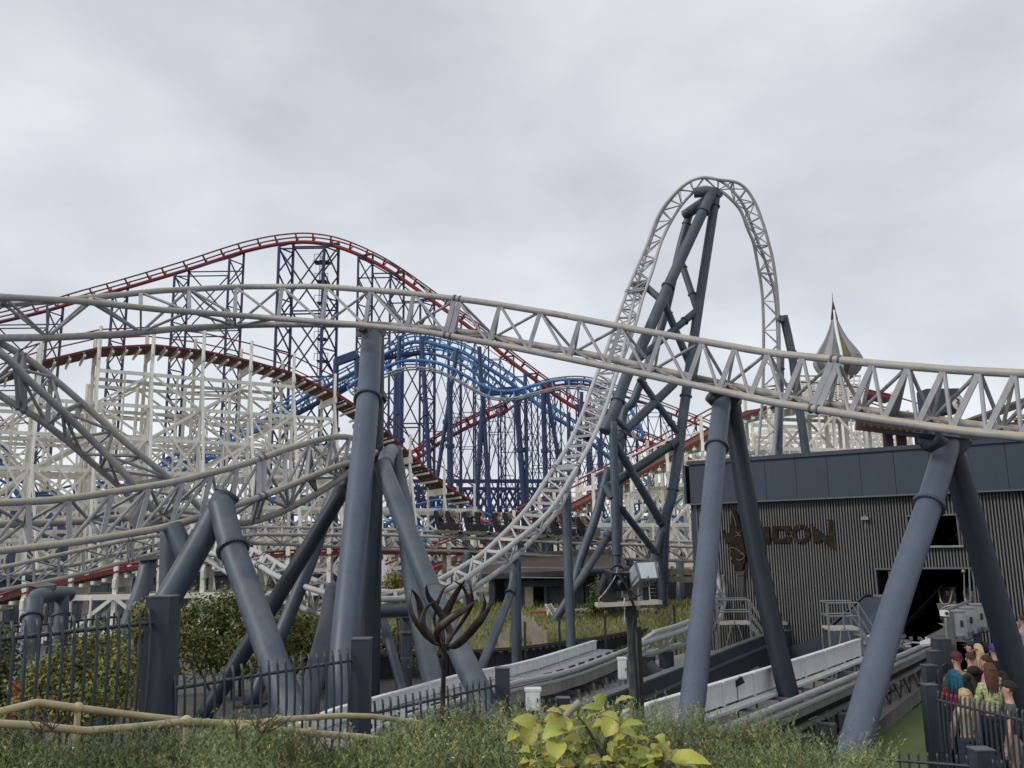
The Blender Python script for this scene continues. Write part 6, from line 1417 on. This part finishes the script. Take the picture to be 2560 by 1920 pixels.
knob(P(466, 1803, 6.6), .042); q = P(466, 1805, 6.6); T.tube('stanchion', q, q + Vector((0, 0, -.7)), .02, 'handrail_cream')
knob(P(519, 1806, 6.9), .03)
T = Thing('handrail', 'cream tube handrail running right below the second railing', 'handrail')
hr([P(560, 1812, 7.0), P(640, 1808, 7.2), P(696, 1799, 7.4), P(860, 1789, 7.9), P(930, 1791, 8.1), P(1030, 1804, 8.6), P(1064, 1812, 8.9), P(1100, 1824, 9.1)]); knob(P(696, 1798, 7.4)); knob(P(1028, 1803, 8.6), .034)
T = Thing('handrail', 'lower cream tube handrail half buried in the bush', 'handrail')
hr([P(600, 1816, 6.2), P(660, 1822, 6.3), P(780, 1833, 6.5), P(910, 1843, 6.8), P(960, 1850, 7)]); knob(P(778, 1831, 6.5)); q = P(778, 1835, 6.5); T.tube('stanchion', q, q + Vector((0, 0, -.6)), .02, 'handrail_cream')

# ================================================================ lamp pole with its box and cameras
dP = 13.2
T = Thing('lamp_pole', 'mossy square timber pole with a pale plank shelf on top', 'pole')
tp = P(1578, 1514, dP); T.block('shaft', (tp.x, tp.y, 0), (.135, .14, tp.z), 'pole_wood'); T.block('collar', (tp.x, tp.y, tp.z - .16), (.19, .19, .1), 'pole_wood')
T.block('shaft_batten', (tp.x + .1, tp.y - .01, 0), (.05, .10, tp.z - .3), 'cable')
T.box('shelf', P(1494, 1512, dP - .1), P(1646, 1504, dP + .05), .34, .055, 'ply'); T.box('shelf_edge', P(1494, 1513, dP - .3), P(1646, 1505, dP - .2), .03, .06, 'ply')
pts = [P(1563, 1440, dP - .2), P(1566, 1462, dP - .2), P(1576, 1490, dP - .25), P(1583, 1512, dP - .25), P(1585, 1540, dP - .2), P(1583, 1600, dP - .2), P(1592, 1700, dP - .2), P(1594, 1770, dP - .2)]
T.path('cable', pts, .022, 'cable', 6, sub=30); T.path('cable', [P(1562, 1495, dP - .3), P(1560, 1508, dP - .3), P(1562, 1530, dP - .2), P(1560, 1560, dP - .2)], .006, 'flower_white', 5, sub=10)
R5 = lambda x, y: (1480 + x / 6.9125, 1380 + y / 6.9125)
T = Thing('projector_box', 'white metal projector box tilted up on the plank shelf', 'housing')
def p5(x, y, d): return P(*R5(x, y), d)
f0, f1, f2, f3 = p5(738, 190, dP - .35), p5(1080, 172, dP - .25), p5(1130, 462, dP - .35), p5(822, 478, dP - .45)
bk = (p5(575, 405, dP + .35) - f0)
b0, b1, b2, b3 = [q + bk for q in (f0, f1, f2, f3)]; b3 = p5(495, 800, dP + .2); b2 = b3 + (f2 - f3)
b0 = p5(575, 405, dP + .3); b1 = b0 + (f1 - f0)
T.mesh('body', [f0, f1, f2, f3, b0, b1, b2, b3], [(0, 1, 2, 3)[::-1], (4, 5, 6, 7), (0, 4, 5, 1)[::-1], (1, 5, 6, 2)[::-1], (2, 6, 7, 3)[::-1], (3, 7, 4, 0)[::-1]], 'cabinet_grey')
nf = (f1 - f0).cross(f3 - f0).normalized() * -1
if nf.y > 0: nf = -nf
cc = (f0 + f1 + f2 + f3) / 4
T.mesh('door', *plate([cc + (q - cc) * .97 + nf * .02 for q in (f0, f1, f2, f3)], .02), 'lens_glass')
for a, b in ((f0, f1), (f1, f2), (f3, f0)): T.box('hood_frame', a + nf * .02, b + nf * .02, .03, .03, 'bolt_metal')
T.unit('door_knob', 'ball', Matrix.Translation(p5(968, 430, dP - .48)) @ Matrix.Scale(.016, 4), 'galv')
T.box('side_seam', p5(800, 400, dP - .42), p5(640, 620, dP - .1), .014, .03, 'bolt_metal')
for k, x in enumerate((900, 960, 1020, 1070)): T.path('cable_gland', [p5(x, 490, dP - .3), p5(x + 6, 540, dP - .32), p5(x + 20, 570, dP - .3)], .011, 'cable', 5, sub=6)
for x in (790, 985): T.rod('support_rod', p5(x, 600, dP - .1), p5(x + 20, 850, dP - .1), .008, 'flower_white')
T.block('bracket', tuple(p5(935, 860, dP - .05)), (.07, .07, .22), 'cable'); T.block('bracket', tuple(p5(590, 840, dP + .1)), (.08, .06, .2), 'ply')
T = Thing('stage_lamp', 'black moving head stage lamp with loose cables on the plank shelf', 'lamp')
c = p5(440, 480, dP)
T.path('yoke', [p5(230, 800, dP), p5(240, 480, dP), p5(320, 300, dP), p5(440, 225, dP), p5(540, 280, dP), p5(570, 400, dP)], .03, 'black_paint', 8, sub=20, flat=.6)
T.block('lamp_base', tuple(p5(300, 860, dP)), (.20, .2, .3), 'black_paint')
T.box('lamp_body', p5(420, 640, dP - .05), p5(440, 330, dP - .1), .30, .26, 'black_paint'); T.tube('lens_barrel', p5(150, 720, dP), p5(280, 400, dP - .05), .085, 'black_paint'); T.tube('lens_barrel', p5(420, 520, dP - .1), p5(560, 560, dP - .2), .10, 'black_paint')
T.path('cable', [p5(440, 270, dP - .15), p5(400, 430, dP - .25), p5(240, 680, dP - .2), p5(130, 800, dP - .2), p5(110, 880, dP - .2)], .011, 'galv', 5, sub=12); T.path('cable', [p5(390, 430, dP - .2), p5(450, 400, dP - .25), p5(560, 540, dP - .3), p5(640, 700, dP - .3), p5(700, 880, dP - .3)], .016, 'cable', 5, sub=12)
T.path('cable', [p5(560, 700, dP - .2), p5(640, 660, dP - .25), p5(760, 760, dP - .2), p5(900, 720, dP - .2)], .009, 'cable', 5, sub=12)
for x0, y0, x1, y1 in ((200, 310, 240, 440), (640, 280, 560, 480), (540, 600, 520, 640)): T.rod('clip', p5(x0, y0, dP), p5(x1, y1, dP), .012, 'black_paint')

# ================================================================ rusty metal tulip
dT2 = 6.6
T = Thing('tulip_sculpture', 'rusty metal tulip garden sculpture with curling petals on a thin pole', 'sculpture')
def k10(x, y, d=dT2): return Q(10, x, y, d)
base = k10(1625, 605); q = k10(1590, 1160)
T.tube('pole', Vector((q.x, q.y, 1.9)), base, .017, 'rust_metal'); T.tube('hub', base + Vector((0, 0, -.03)), base + Vector((0, 0, .02)), .04, 'rust_metal')
petals = [([(1600, 610, 0), (1480, 530, -.02), (1370, 380, -.05), (1328, 240, -.03), (1345, 110, 0)], 42), ([(1610, 612, -.02), (1520, 560, -.08), (1440, 440, -.14), (1470, 280, -.12), (1590, 195, -.08)], 40), ([(1600, 600, -.05), (1560, 480, -.12), (1700, 350, -.16), (1800, 290, -.14), (1890, 215, -.1)], 62),
          ([(1640, 612, -.03), (1740, 590, -.05), (1880, 450, -.05), (1980, 330, 0), (2050, 215, .02)], 70), ([(1650, 605, .05), (1780, 560, .1), (1900, 420, .12), (1975, 260, .1), (1960, 130, .08)], 44), ([(1640, 600, .08), (1680, 500, .14), (1600, 330, .15), (1490, 180, .12), (1470, 65, .08)], 60),
          ([(1630, 600, .1), (1600, 430, .16), (1650, 300, .18), (1740, 130, .15), (1810, 30, .1)], 66), ([(1620, 590, .1), (1540, 400, .15), (1560, 260, .15), (1620, 110, .12), (1700, 60, .05)], 30), ([(1640, 590, .08), (1740, 420, .16), (1830, 260, .16), (1790, 100, .12), (1700, 40, .06)], 36),
          ([(1610, 600, .04), (1450, 450, .08), (1430, 330, .1), (1400, 200, .08), (1340, 110, .02)], 60), ([(1640, 595, .1), (1760, 430, .18), (1860, 260, .18), (1860, 130, .14), (1830, 60, .1)], 30)]
for pts, wd in petals:
    C = [k10(x, y, dT2 + dz) for x, y, dz in pts]; C = [Vector(c) for c in catmull(C, 16)]; wv = wd / 3.456 * dT2 / FPX; vs = []; fs = []
    for i, c in enumerate(C):
        t = (C[min(i + 1, 16)] - C[max(0, i - 1)]).normalized(); view = (CAM - c).normalized(); s = t.cross(view + Vector((.5 * math.sin(wd), .3, 0))).normalized(); wi = wv * (.05 + math.sin(math.pi * min(1, i / 16) ** .8) ** .95) / 2 * 1.05; n_ = s.cross(t)
        for f in (-1, -.4, .4, 1): vs.append(c + s * wi * f + n_ * wi * .22 * (1 - f * f))
        for f in (1, .4, -.4, -1): vs.append(c + s * wi * f + n_ * (wi * .22 * (1 - f * f) - .005))
    for i in range(16):
        for j in range(8): a = i * 8 + j; b = i * 8 + (j + 1) % 8; fs.append((a, b, b + 8, a + 8))
    fs.append(tuple(range(8))[::-1]); fs.append(tuple(range(16 * 8, 17 * 8))); T.mesh('petal', vs, fs, 'rust_metal', True)
# ================================================================ vegetation
def leaf_cloud(T, name, centres, radii, n, size, m, aspect=.5, droop=.3, tint=(.6, 1.35), warm=.25, hollow=.55):
    """n small leaves spread through the volume of several lobes"""
    centres = np.array(centres, float); radii = np.array(radii, float); w_ = np.prod(radii, 1) ** .67; w_ /= w_.sum()
    k = rng.choice(len(centres), n, p=w_); d = rng.normal(size=(n, 3)); d /= np.linalg.norm(d, axis=1)[:, None]; r = rng.uniform(hollow, 1.0, n) ** .6 * rng.uniform(.82, 1.12, n)
    r = r * (1 + .85 * np.array([noise.noise(Vector((q[0] * 2.2 + kk * 3.1, q[1] * 2.2, q[2] * 2.2))) for q, kk in zip(d, k)])); c = centres[k] + d * radii[k] * r[:, None]
    nrm = d * .6 + rng.normal(size=(n, 3)) * .7; nrm[:, 2] += .4; nrm /= np.linalg.norm(nrm, axis=1)[:, None]
    t = rng.normal(size=(n, 3)); t[:, 2] -= droop; t -= nrm * (t * nrm).sum(1)[:, None]; t /= np.linalg.norm(t, axis=1)[:, None]; s = np.cross(nrm, t)
    L_ = size * rng.uniform(.6, 1.35, n)[:, None]; W = L_ * aspect / 2
    v0 = c; v1 = c + t * L_ * .45 + s * W; v2 = c + t * L_ - nrm * L_ * .15; v3 = c + t * L_ * .45 - s * W
    V = np.stack([v0, v1, v2, v3], 1).reshape(-1, 3); F = [(4 * i, 4 * i + 1, 4 * i + 2, 4 * i + 3) for i in range(n)]
    b = rng.uniform(*tint, n); wa = rng.random(n) < warm; colr = np.ones((n, 4)); colr[:, 0] = b * np.where(wa, 1.6, 1); colr[:, 1] = b * np.where(wa, 1.05, 1); colr[:, 2] = b * np.where(wa, .8, 1)
    T.mesh(name, V, F, m, False, stuff=True, attr=np.repeat(colr, 4, 0))
def shrub(label, lobes, n, size, m='leaf_shrub', **k):
    T = Thing('shrub', label, 'shrub'); C = [P(u, v, d) for u, v, d, *_ in lobes]; Rr = [(ru * d / FPX, ru * d / FPX * .8, rv * d / FPX) for u, v, d, ru, rv in lobes]
    leaf_cloud(T, 'foliage', C, Rr, n, size, m, **k)
    base = Vector((np.mean([c.x for c in C]), np.mean([c.y for c in C]), 0))
    for c, r in zip(C, Rr):
        q = base + (Vector((c.x, c.y, 0)) - base) * .5; mid = q.lerp(c, .5) + Vector((rng.uniform(-.1, .1), 0, .1)); T.path('stem', [q, mid, c], .03, 'twig', 6, sub=6, taper=list(np.linspace(.05, .015, 7)))
        for kk in range(3): e = c + Vector((rng.uniform(-1, 1) * r[0] * .7, rng.uniform(-.5, .5) * r[1], rng.uniform(.2, .8) * r[2])); T.path('stem', [mid, (mid + e) / 2 + Vector((0, 0, .05)), e], .012, 'twig', 5, sub=4)
shrub('big green shrub between the near left support and the tall column', [(500, 1560, 26.5, 75, 70), (600, 1540, 27, 90, 75), (470, 1620, 25.5, 60, 60), (700, 1590, 26.5, 80, 75), (800, 1600, 27, 70, 70), (560, 1625, 26, 85, 55), (660, 1650, 26, 90, 40)], 15000, .12)
shrub('yellowing shrub behind the left railing', [(150, 1680, 13.5, 70, 60), (240, 1640, 14, 75, 70), (90, 1740, 13, 60, 60), (290, 1700, 13.6, 60, 80), (200, 1760, 13, 90, 50)], 9000, .075, warm=.5, tint=(.7, 1.7))
shrub('dark green shrub at the far left edge behind the railing', [(0, 1640, 15.5, 50, 70), (-40, 1700, 15, 60, 80), (40, 1750, 15, 50, 50)], 4500, .08, tint=(.35, .9))
shrub('small leafy shrub growing by the left fence post', [(358, 1535, 15.5, 26, 34), (345, 1570, 15.5, 26, 30)], 1400, .07, warm=.4, tint=(.8, 1.7))
shrub('thin dry bush right of the tall near column', [(985, 1455, 30, 35, 30), (1010, 1490, 30, 30, 30)], 1500, .1, warm=.6, tint=(.8, 1.6), hollow=.1)
shrub('bush beside the hut behind the lamp pole', [(1498, 1485, 40, 22, 36), (1520, 1510, 39.5, 22, 25), (1485, 1510, 40, 16, 22)], 2200, .14, tint=(.5, 1.2), warm=.1)
shrub('low bush left of the loop valley on the grass bank', [(1005, 1600, 32, 40, 40), (960, 1610, 32, 40, 40)], 2200, .12, warm=.3)
shrub('round bush on the grass beneath the right stair platform', [(2000, 1690, 24.5, 26, 14), (2030, 1684, 24.3, 20, 12)], 1600, .07, warm=.0)
shrub('dark low planting under the dark slate column', [(1060, 1655, 27, 30, 14)], 900, .08, warm=.1)
# red flowers in the yellowing shrub
T = Thing('red_flowers', 'clusters of red flowers behind the left railing', 'flowers', kind='stuff')
V = []; F = []
for cu, cv in ((38, 1715), (38, 1728), (136, 1758), (136, 1790), (30, 1790), (82, 1795)):
    for k in range(16):
        p = P(cu + rng.normal() * 6, cv + rng.normal() * 9, 12.6 + rng.normal() * .1); a, b = Vector(rng.normal(size=3)).normalized() * .022, Vector(rng.normal(size=3)).normalized() * .022; i = len(V); V += [p - a, p + b, p + a, p - b]; F.append((i, i + 1, i + 2, i + 3))
T.mesh('blossoms', V, F, 'cloth_red', stuff=True)
# grass tufts on the bank
T = Thing('grass_tufts', 'rough yellow green grass on the bank by the hut', 'grass', kind='stuff')
n = 16000; X = rng.uniform(-11, 9, n); Y = rng.uniform(32, 47, n); V = []; 
Z = np.array([bank(x, y) for x, y in zip(X, Y)]); h = rng.uniform(.08, .28, n); a = rng.uniform(0, 6.28, n); dx, dy = np.cos(a) * .02, np.sin(a) * .02; lx, ly = rng.normal(size=n) * .06, rng.normal(size=n) * .06
V = np.stack([np.stack([X - dx, Y - dy, Z], 1), np.stack([X + dx, Y + dy, Z], 1), np.stack([X + lx, Y + ly, Z + h], 1)], 1).reshape(-1, 3); b = rng.uniform(.6, 1.7, n); colr = np.stack([b * 1.3, b * 1.1, b * .7, np.ones(n)], 1)
T.mesh('blades', V, [(3 * i, 3 * i + 1, 3 * i + 2) for i in range(n)], 'leaf_shrub', stuff=True, attr=np.repeat(colr, 3, 0))

# near rosemary hedge along the bottom of the picture
TOPU = [-300, 0, 150, 300, 450, 550, 700, 850, 920, 1000, 1090, 1150, 1270, 1400, 1560, 1650, 1780, 1900, 2050, 2120, 2175, 2225, 2400]
TOPV = [1815, 1825, 1838, 1852, 1828, 1812, 1850, 1856, 1838, 1790, 1768, 1778, 1775, 1776, 1768, 1790, 1806, 1812, 1852, 1850, 1890, 2060, 2300]
def hedge_top(x, y):
    u = 1280 + FPX * x / max(y, .5) / 1.0; u = max(-300, min(2400, 1280 + FPX * x / (y * .982 - .17)))
    v = interp(u, TOPU, TOPV); zc = P(u, v, 5.2).z
    rr_ = (y - 5.2); base = zc - .0 + (-(rr_ * rr_) * .10 if rr_ > 0 else -(rr_ * rr_) * .018)
    nz = noise.noise(Vector((x * 1.7, y * 1.7, 5))) * .13 + noise.noise(Vector((x * 5, y * 5, 1))) * .04
    return base + nz - .155
def sprigs(T, x0, x1, y0, y1, n, tintr):
    per = 34; X = rng.uniform(x0, x1, n); Y = rng.uniform(y0, y1, n); kp = 1280 + FPX * X / (Y * .982 - .17) < 2172 + rng.normal(size=n) * 8; X = X[kp]; Y = Y[kp]; n = len(X); Z = np.array([hedge_top(x, y) for x, y in zip(X, Y)]) - rng.uniform(0, .16, n) ** 1.0 * 1.0
    patch = np.array([noise.noise(Vector((x * 2.3, y * 2.3, 9))) for x, y in zip(X, Y)])
    lean = rng.normal(size=(n, 2)) * .42 + np.stack([patch, -patch], 1) * .8; L_ = rng.uniform(.10, .26, n)
    D = np.stack([lean[:, 0], lean[:, 1], np.ones(n)], 1); D /= np.linalg.norm(D, axis=1)[:, None]
    B = np.stack([X, Y, Z - .05], 1); curve = rng.normal(size=(n, 3)) * .15; curve[:, 2] = .1
    tt = np.linspace(.08, 1, per)[None, :, None]
    C = B[:, None, :] + D[:, None, :] * L_[:, None, None] * tt + curve[:, None, :] * (L_[:, None, None] * tt ** 2)
    ang = rng.uniform(0, 6.28, (n, per)); up = D[:, None, :]; rnd = np.stack([np.cos(ang), np.sin(ang), np.zeros_like(ang)], 2); nd = rnd * .85 + up * .75; nd /= np.linalg.norm(nd, axis=2)[:, :, None]
    ln = (rng.uniform(.018, .036, (n, per)) * (1.15 - .5 * tt[:, :, 0]))[:, :, None]; sd = np.cross(nd, rng.normal(size=(n, per, 3))); sd /= np.linalg.norm(sd, axis=2)[:, :, None]; wd = .0019
    v0 = C - sd * wd; v1 = C + sd * wd; v2 = C + nd * ln + sd * wd * .5; v3 = C + nd * ln - sd * wd * .5
    V = np.stack([v0, v1, v2, v3], 2).reshape(-1, 3); N_ = n * per
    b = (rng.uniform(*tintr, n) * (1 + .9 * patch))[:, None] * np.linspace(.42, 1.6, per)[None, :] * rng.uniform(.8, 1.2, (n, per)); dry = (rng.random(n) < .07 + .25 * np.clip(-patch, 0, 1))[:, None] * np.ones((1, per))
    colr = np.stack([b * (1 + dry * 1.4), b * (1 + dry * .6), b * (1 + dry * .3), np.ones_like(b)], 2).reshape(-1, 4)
    T.mesh('foliage', V, [(4 * i, 4 * i + 1, 4 * i + 2, 4 * i + 3) for i in range(N_)], 'leaf_rosemary', stuff=True, attr=np.repeat(colr, 4, 0))
    # bare woody stems
    ns = n // 4; v0 = B[:ns] - [0.0015, 0, 0]; v1 = B[:ns] + [0.0015, 0, 0]; e = B[:ns] + D[:ns] * L_[:ns, None] * .8
    T.mesh('twigs', np.stack([v0, v1, e], 1).reshape(-1, 3), [(3 * i, 3 * i + 1, 3 * i + 2) for i in range(ns)], 'twig', stuff=True)
    # inner mass that carries the shoots
    nx, ny = 30, 30; g = [(x0 + (x1 - x0) * i / nx, y0 + (y1 - y0) * j / ny) for j in range(ny + 1) for i in range(nx + 1)]
    T.mesh('inner_foliage', [(x, y, hedge_top(x, y) - .15 - .04 * rng.random()) for x, y in g], [(j * (nx + 1) + i, j * (nx + 1) + i + 1, (j + 1) * (nx + 1) + i + 1, (j + 1) * (nx + 1) + i) for j in range(ny) for i in range(nx)], 'leaf_far', True, stuff=True, attr=[(.6, .6, .6, 1)] * ((nx + 1) * (ny + 1)))
    # small pale flowers
    nf = n // 45; V = []; F = []
    for k in range(nf):
        j = rng.integers(n); c = Vector(B[j] + D[j] * L_[j] * rng.uniform(.5, 1.0))
        for q in range(3):
            a = Vector(rng.normal(size=3)).normalized() * .007; b_ = Vector(rng.normal(size=3)).normalized() * .007; i = len(V); V += [c - a, c + b_, c + a, c - b_]; F.append((i, i + 1, i + 2, i + 3))
    if V: T.mesh('blossoms', V, F, 'flower_white', stuff=True)
segs = [(-3.6, -2.3, 'bushy rosemary shrub at the bottom left corner', (.55, 1.0), 2.6), (-2.3, -1.2, 'rosemary shrub under the cream handrail joint', (.6, 1.15), 2.6), (-1.2, -.35, 'brownish rosemary shrub below the tall near column', (.6, 1.15), 2.6), (-.35, .55, 'fresh green rosemary shrub beneath the tulip sculpture', (.75, 1.35), 2.6), (.55, 1.35, 'rosemary shrub behind the yellow green leaves', (.7, 1.25), 2.6), (1.35, 2.3, 'rounded rosemary shrub at the foot of the two right supports', (.65, 1.2), 2.6)]
for x0, x1, lb, tr, _ in segs:
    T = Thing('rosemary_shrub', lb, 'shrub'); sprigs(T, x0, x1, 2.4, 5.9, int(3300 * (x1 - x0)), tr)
T = Thing('dry_twigs', 'dry bare twigs sticking out of the bush under the handrails', 'twigs')
for (u, v) in ((640, 1790), (655, 1800), (672, 1796), (590, 1812), (820, 1850), (100, 1800), (130, 1790)):
    o = P(u, v + 35, 5.3)
    for k in range(6): e = o + Vector((rng.uniform(-.14, .14), rng.uniform(-.05, .05), rng.uniform(.05, .16))); T.path('twig', [o, (o + e) / 2 + Vector((rng.uniform(-.02, .02), 0, .01)), e], .003, 'twig', 5, sub=4, taper=[.004, .0035, .003, .0025, .001])

# broad yellow green leaves in front
T = Thing('broad_leaved_shrub', 'young shrub with broad yellow green leaves in front of the rosemary', 'shrub')
dL = 2.9
def kl(x, y, d=dL): return Q(11, x, y, d)
stems = [[(790, 1700), (800, 1500), (840, 1340), (890, 1250), (950, 1140)], [(790, 1560), (720, 1440), (700, 1400), (640, 1300), (560, 1200)], [(400, 1700), (330, 1420), (260, 1330), (200, 1310)], [(860, 1620), (850, 1450), (860, 1370)], [(1100, 1700), (1200, 1560), (1320, 1440), (1330, 1400)], [(1290, 1660), (1300, 1560), (1310, 1450)], [(880, 1260), (830, 1180), (800, 1120), (770, 1060)], [(400, 1260), (370, 1210), (400, 1130)], [(1330, 1659), (1380, 1620), (1420, 1600)]]
for s in stems: T.path('stem', [kl(x, y, dL + .03) for x, y in s], .006, 'twig', 6, sub=12, taper=list(np.linspace(.0085, .003, 13)))
T.path('cut_branch', [kl(440, 1260, dL), kl(500, 1170, dL), kl(590, 1090, dL)], .012, 'old_wood', 8, sub=6)
leaves = [((215, 1310), (0, 1240), 125), ((225, 1300), (110, 1205), 60), ((170, 1320), (110, 1470), 115), ((60, 1350), (-40, 1420), 80), ((290, 1330), (160, 1380), 90), ((440, 1200), (300, 1160), 75), ((560, 1210), (400, 1125), 100), ((400, 1250), (280, 1230), 110), ((520, 1250), (260, 1400), 150), ((490, 1330), (290, 1240), 80), ((400, 1400), (350, 1610), 125), ((330, 1400), (230, 1440), 90), ((620, 1290), (470, 1340), 120), ((640, 1270), (720, 1430), 135), ((700, 1290), (790, 1280), 80), ((780, 1150), (600, 1140), 70), ((800, 1110), (700, 1040), 100), ((875, 1130), (1040, 1030), 75), ((830, 1160), (640, 1200), 80), ((760, 1200), (925, 1245), 90), ((885, 1240), (800, 1390), 130), ((930, 1320), (1140, 1260), 95), ((920, 1330), (1095, 1390), 80), ((870, 1420), (980, 1370), 85), ((1030, 1440), (1190, 1410), 85), ((980, 1520), (900, 1440), 90), ((930, 1530), (1020, 1570), 80), ((1010, 1520), (1200, 1560), 110), ((610, 1440), (430, 1400), 85), ((640, 1480), (480, 1520), 90), ((780, 1590), (600, 1620), 80), ((1320, 1430), (1240, 1380), 75), ((1330, 1430), (1290, 1540), 80), ((1340, 1410), (1330, 1520), 40), ((1370, 1590), (1720, 1600), 120), ((1360, 1610), (1640, 1650), 100), ((1380, 1570), (1500, 1510), 70), ((1080, 1640), (1280, 1570), 80), ((1000, 1620), (1080, 1640), 70), ((540, 1620), (400, 1660), 90), ((250, 1500), (140, 1440), 60), ((870, 1340), (880, 1270), 60), ((160, 1300), (290, 1330), 60), ((1230, 1600), (1120, 1660), 70)]
for k in range(75):
    x0 = rng.uniform(60, 1350); y0 = rng.uniform(1480, 1720); a_ = rng.uniform(-2.6, .3); ln_ = rng.uniform(70, 135); leaves.append(((x0, y0), (x0 + ln_ * math.cos(a_), y0 + ln_ * math.sin(a_) * .7), rng.uniform(45, 80)))
for i, ((x0, y0), (x1, y1), wd) in enumerate(leaves):
    dd_ = dL + rng.uniform(-.12, .12); a = kl(x0, y0, dd_); b = kl(x1, y1, dd_ - rng.uniform(-.02, .05)); ax = b - a; Ln = ax.length; ax = ax / Ln
    upv = Vector((rng.uniform(-.25, .25), -.55 + rng.uniform(-.35, .35), 1)).normalized(); s = ax.cross(upv).normalized(); nn = s.cross(ax).normalized()
    if nn.z < 0: nn = -nn
    W = wd / 3.456 * dL / FPX * .74; vs = []; fs = []; ns = 10; sag = rng.uniform(.05, .22)
    for j in range(ns + 1):
        f = j / ns; wv = W * (math.sin(math.pi * f ** .8)) ** .8 * (1 - .25 * f) if 0 < f < 1 else 0.0008; c = a + ax * (Ln * f) + nn * (math.sin(f * math.pi * .9) * Ln * .10 - sag * Ln * f * f)
        for q in (-1, -.5, 0, .5, 1): vs.append(c + s * wv * q + nn * (abs(q) * wv * .30 + math.sin(j * 2.1 + q * 3) * .0018))
    for j in range(ns):
        for q in range(4): e = j * 5 + q; fs.append((e, e + 1, e + 6, e + 5))
    t = rng.uniform(.62, 1.15); g = rng.random(); colr = [(t * (.72 + .35 * g + .12 * abs(j % 5 - 2)), t * (1 - .06 * abs(j % 5 - 2)), t * .9, 1) for j in range(len(vs))]
    k = T.mesh('leaf', vs, fs, 'leaf_yellow', True, attr=colr); 
    T.path('leaf_vein', [a + nn * .0005, a + ax * Ln * .5 + nn * (.09 * Ln - sag * Ln * .25 + .001), a + ax * Ln * .95 + nn * (.03 * Ln - sag * Ln * .9 + .001)], .0009, 'leaf_yellow', 4, sub=6, parent=k)
for t_ in T.pieces:
    if t_['n'] == 'leaf_vein': t_['attr'] = [(1.3, 1.2, 1.5, 1)] * len(t_['v'])
for t in Thing.ALL: t.flush()
print('objects', len(bpy.data.objects), 'tris', sum(len(o.data.loop_triangles) if False else len(o.data.polygons) for o in bpy.data.objects if o.type == 'MESH'))
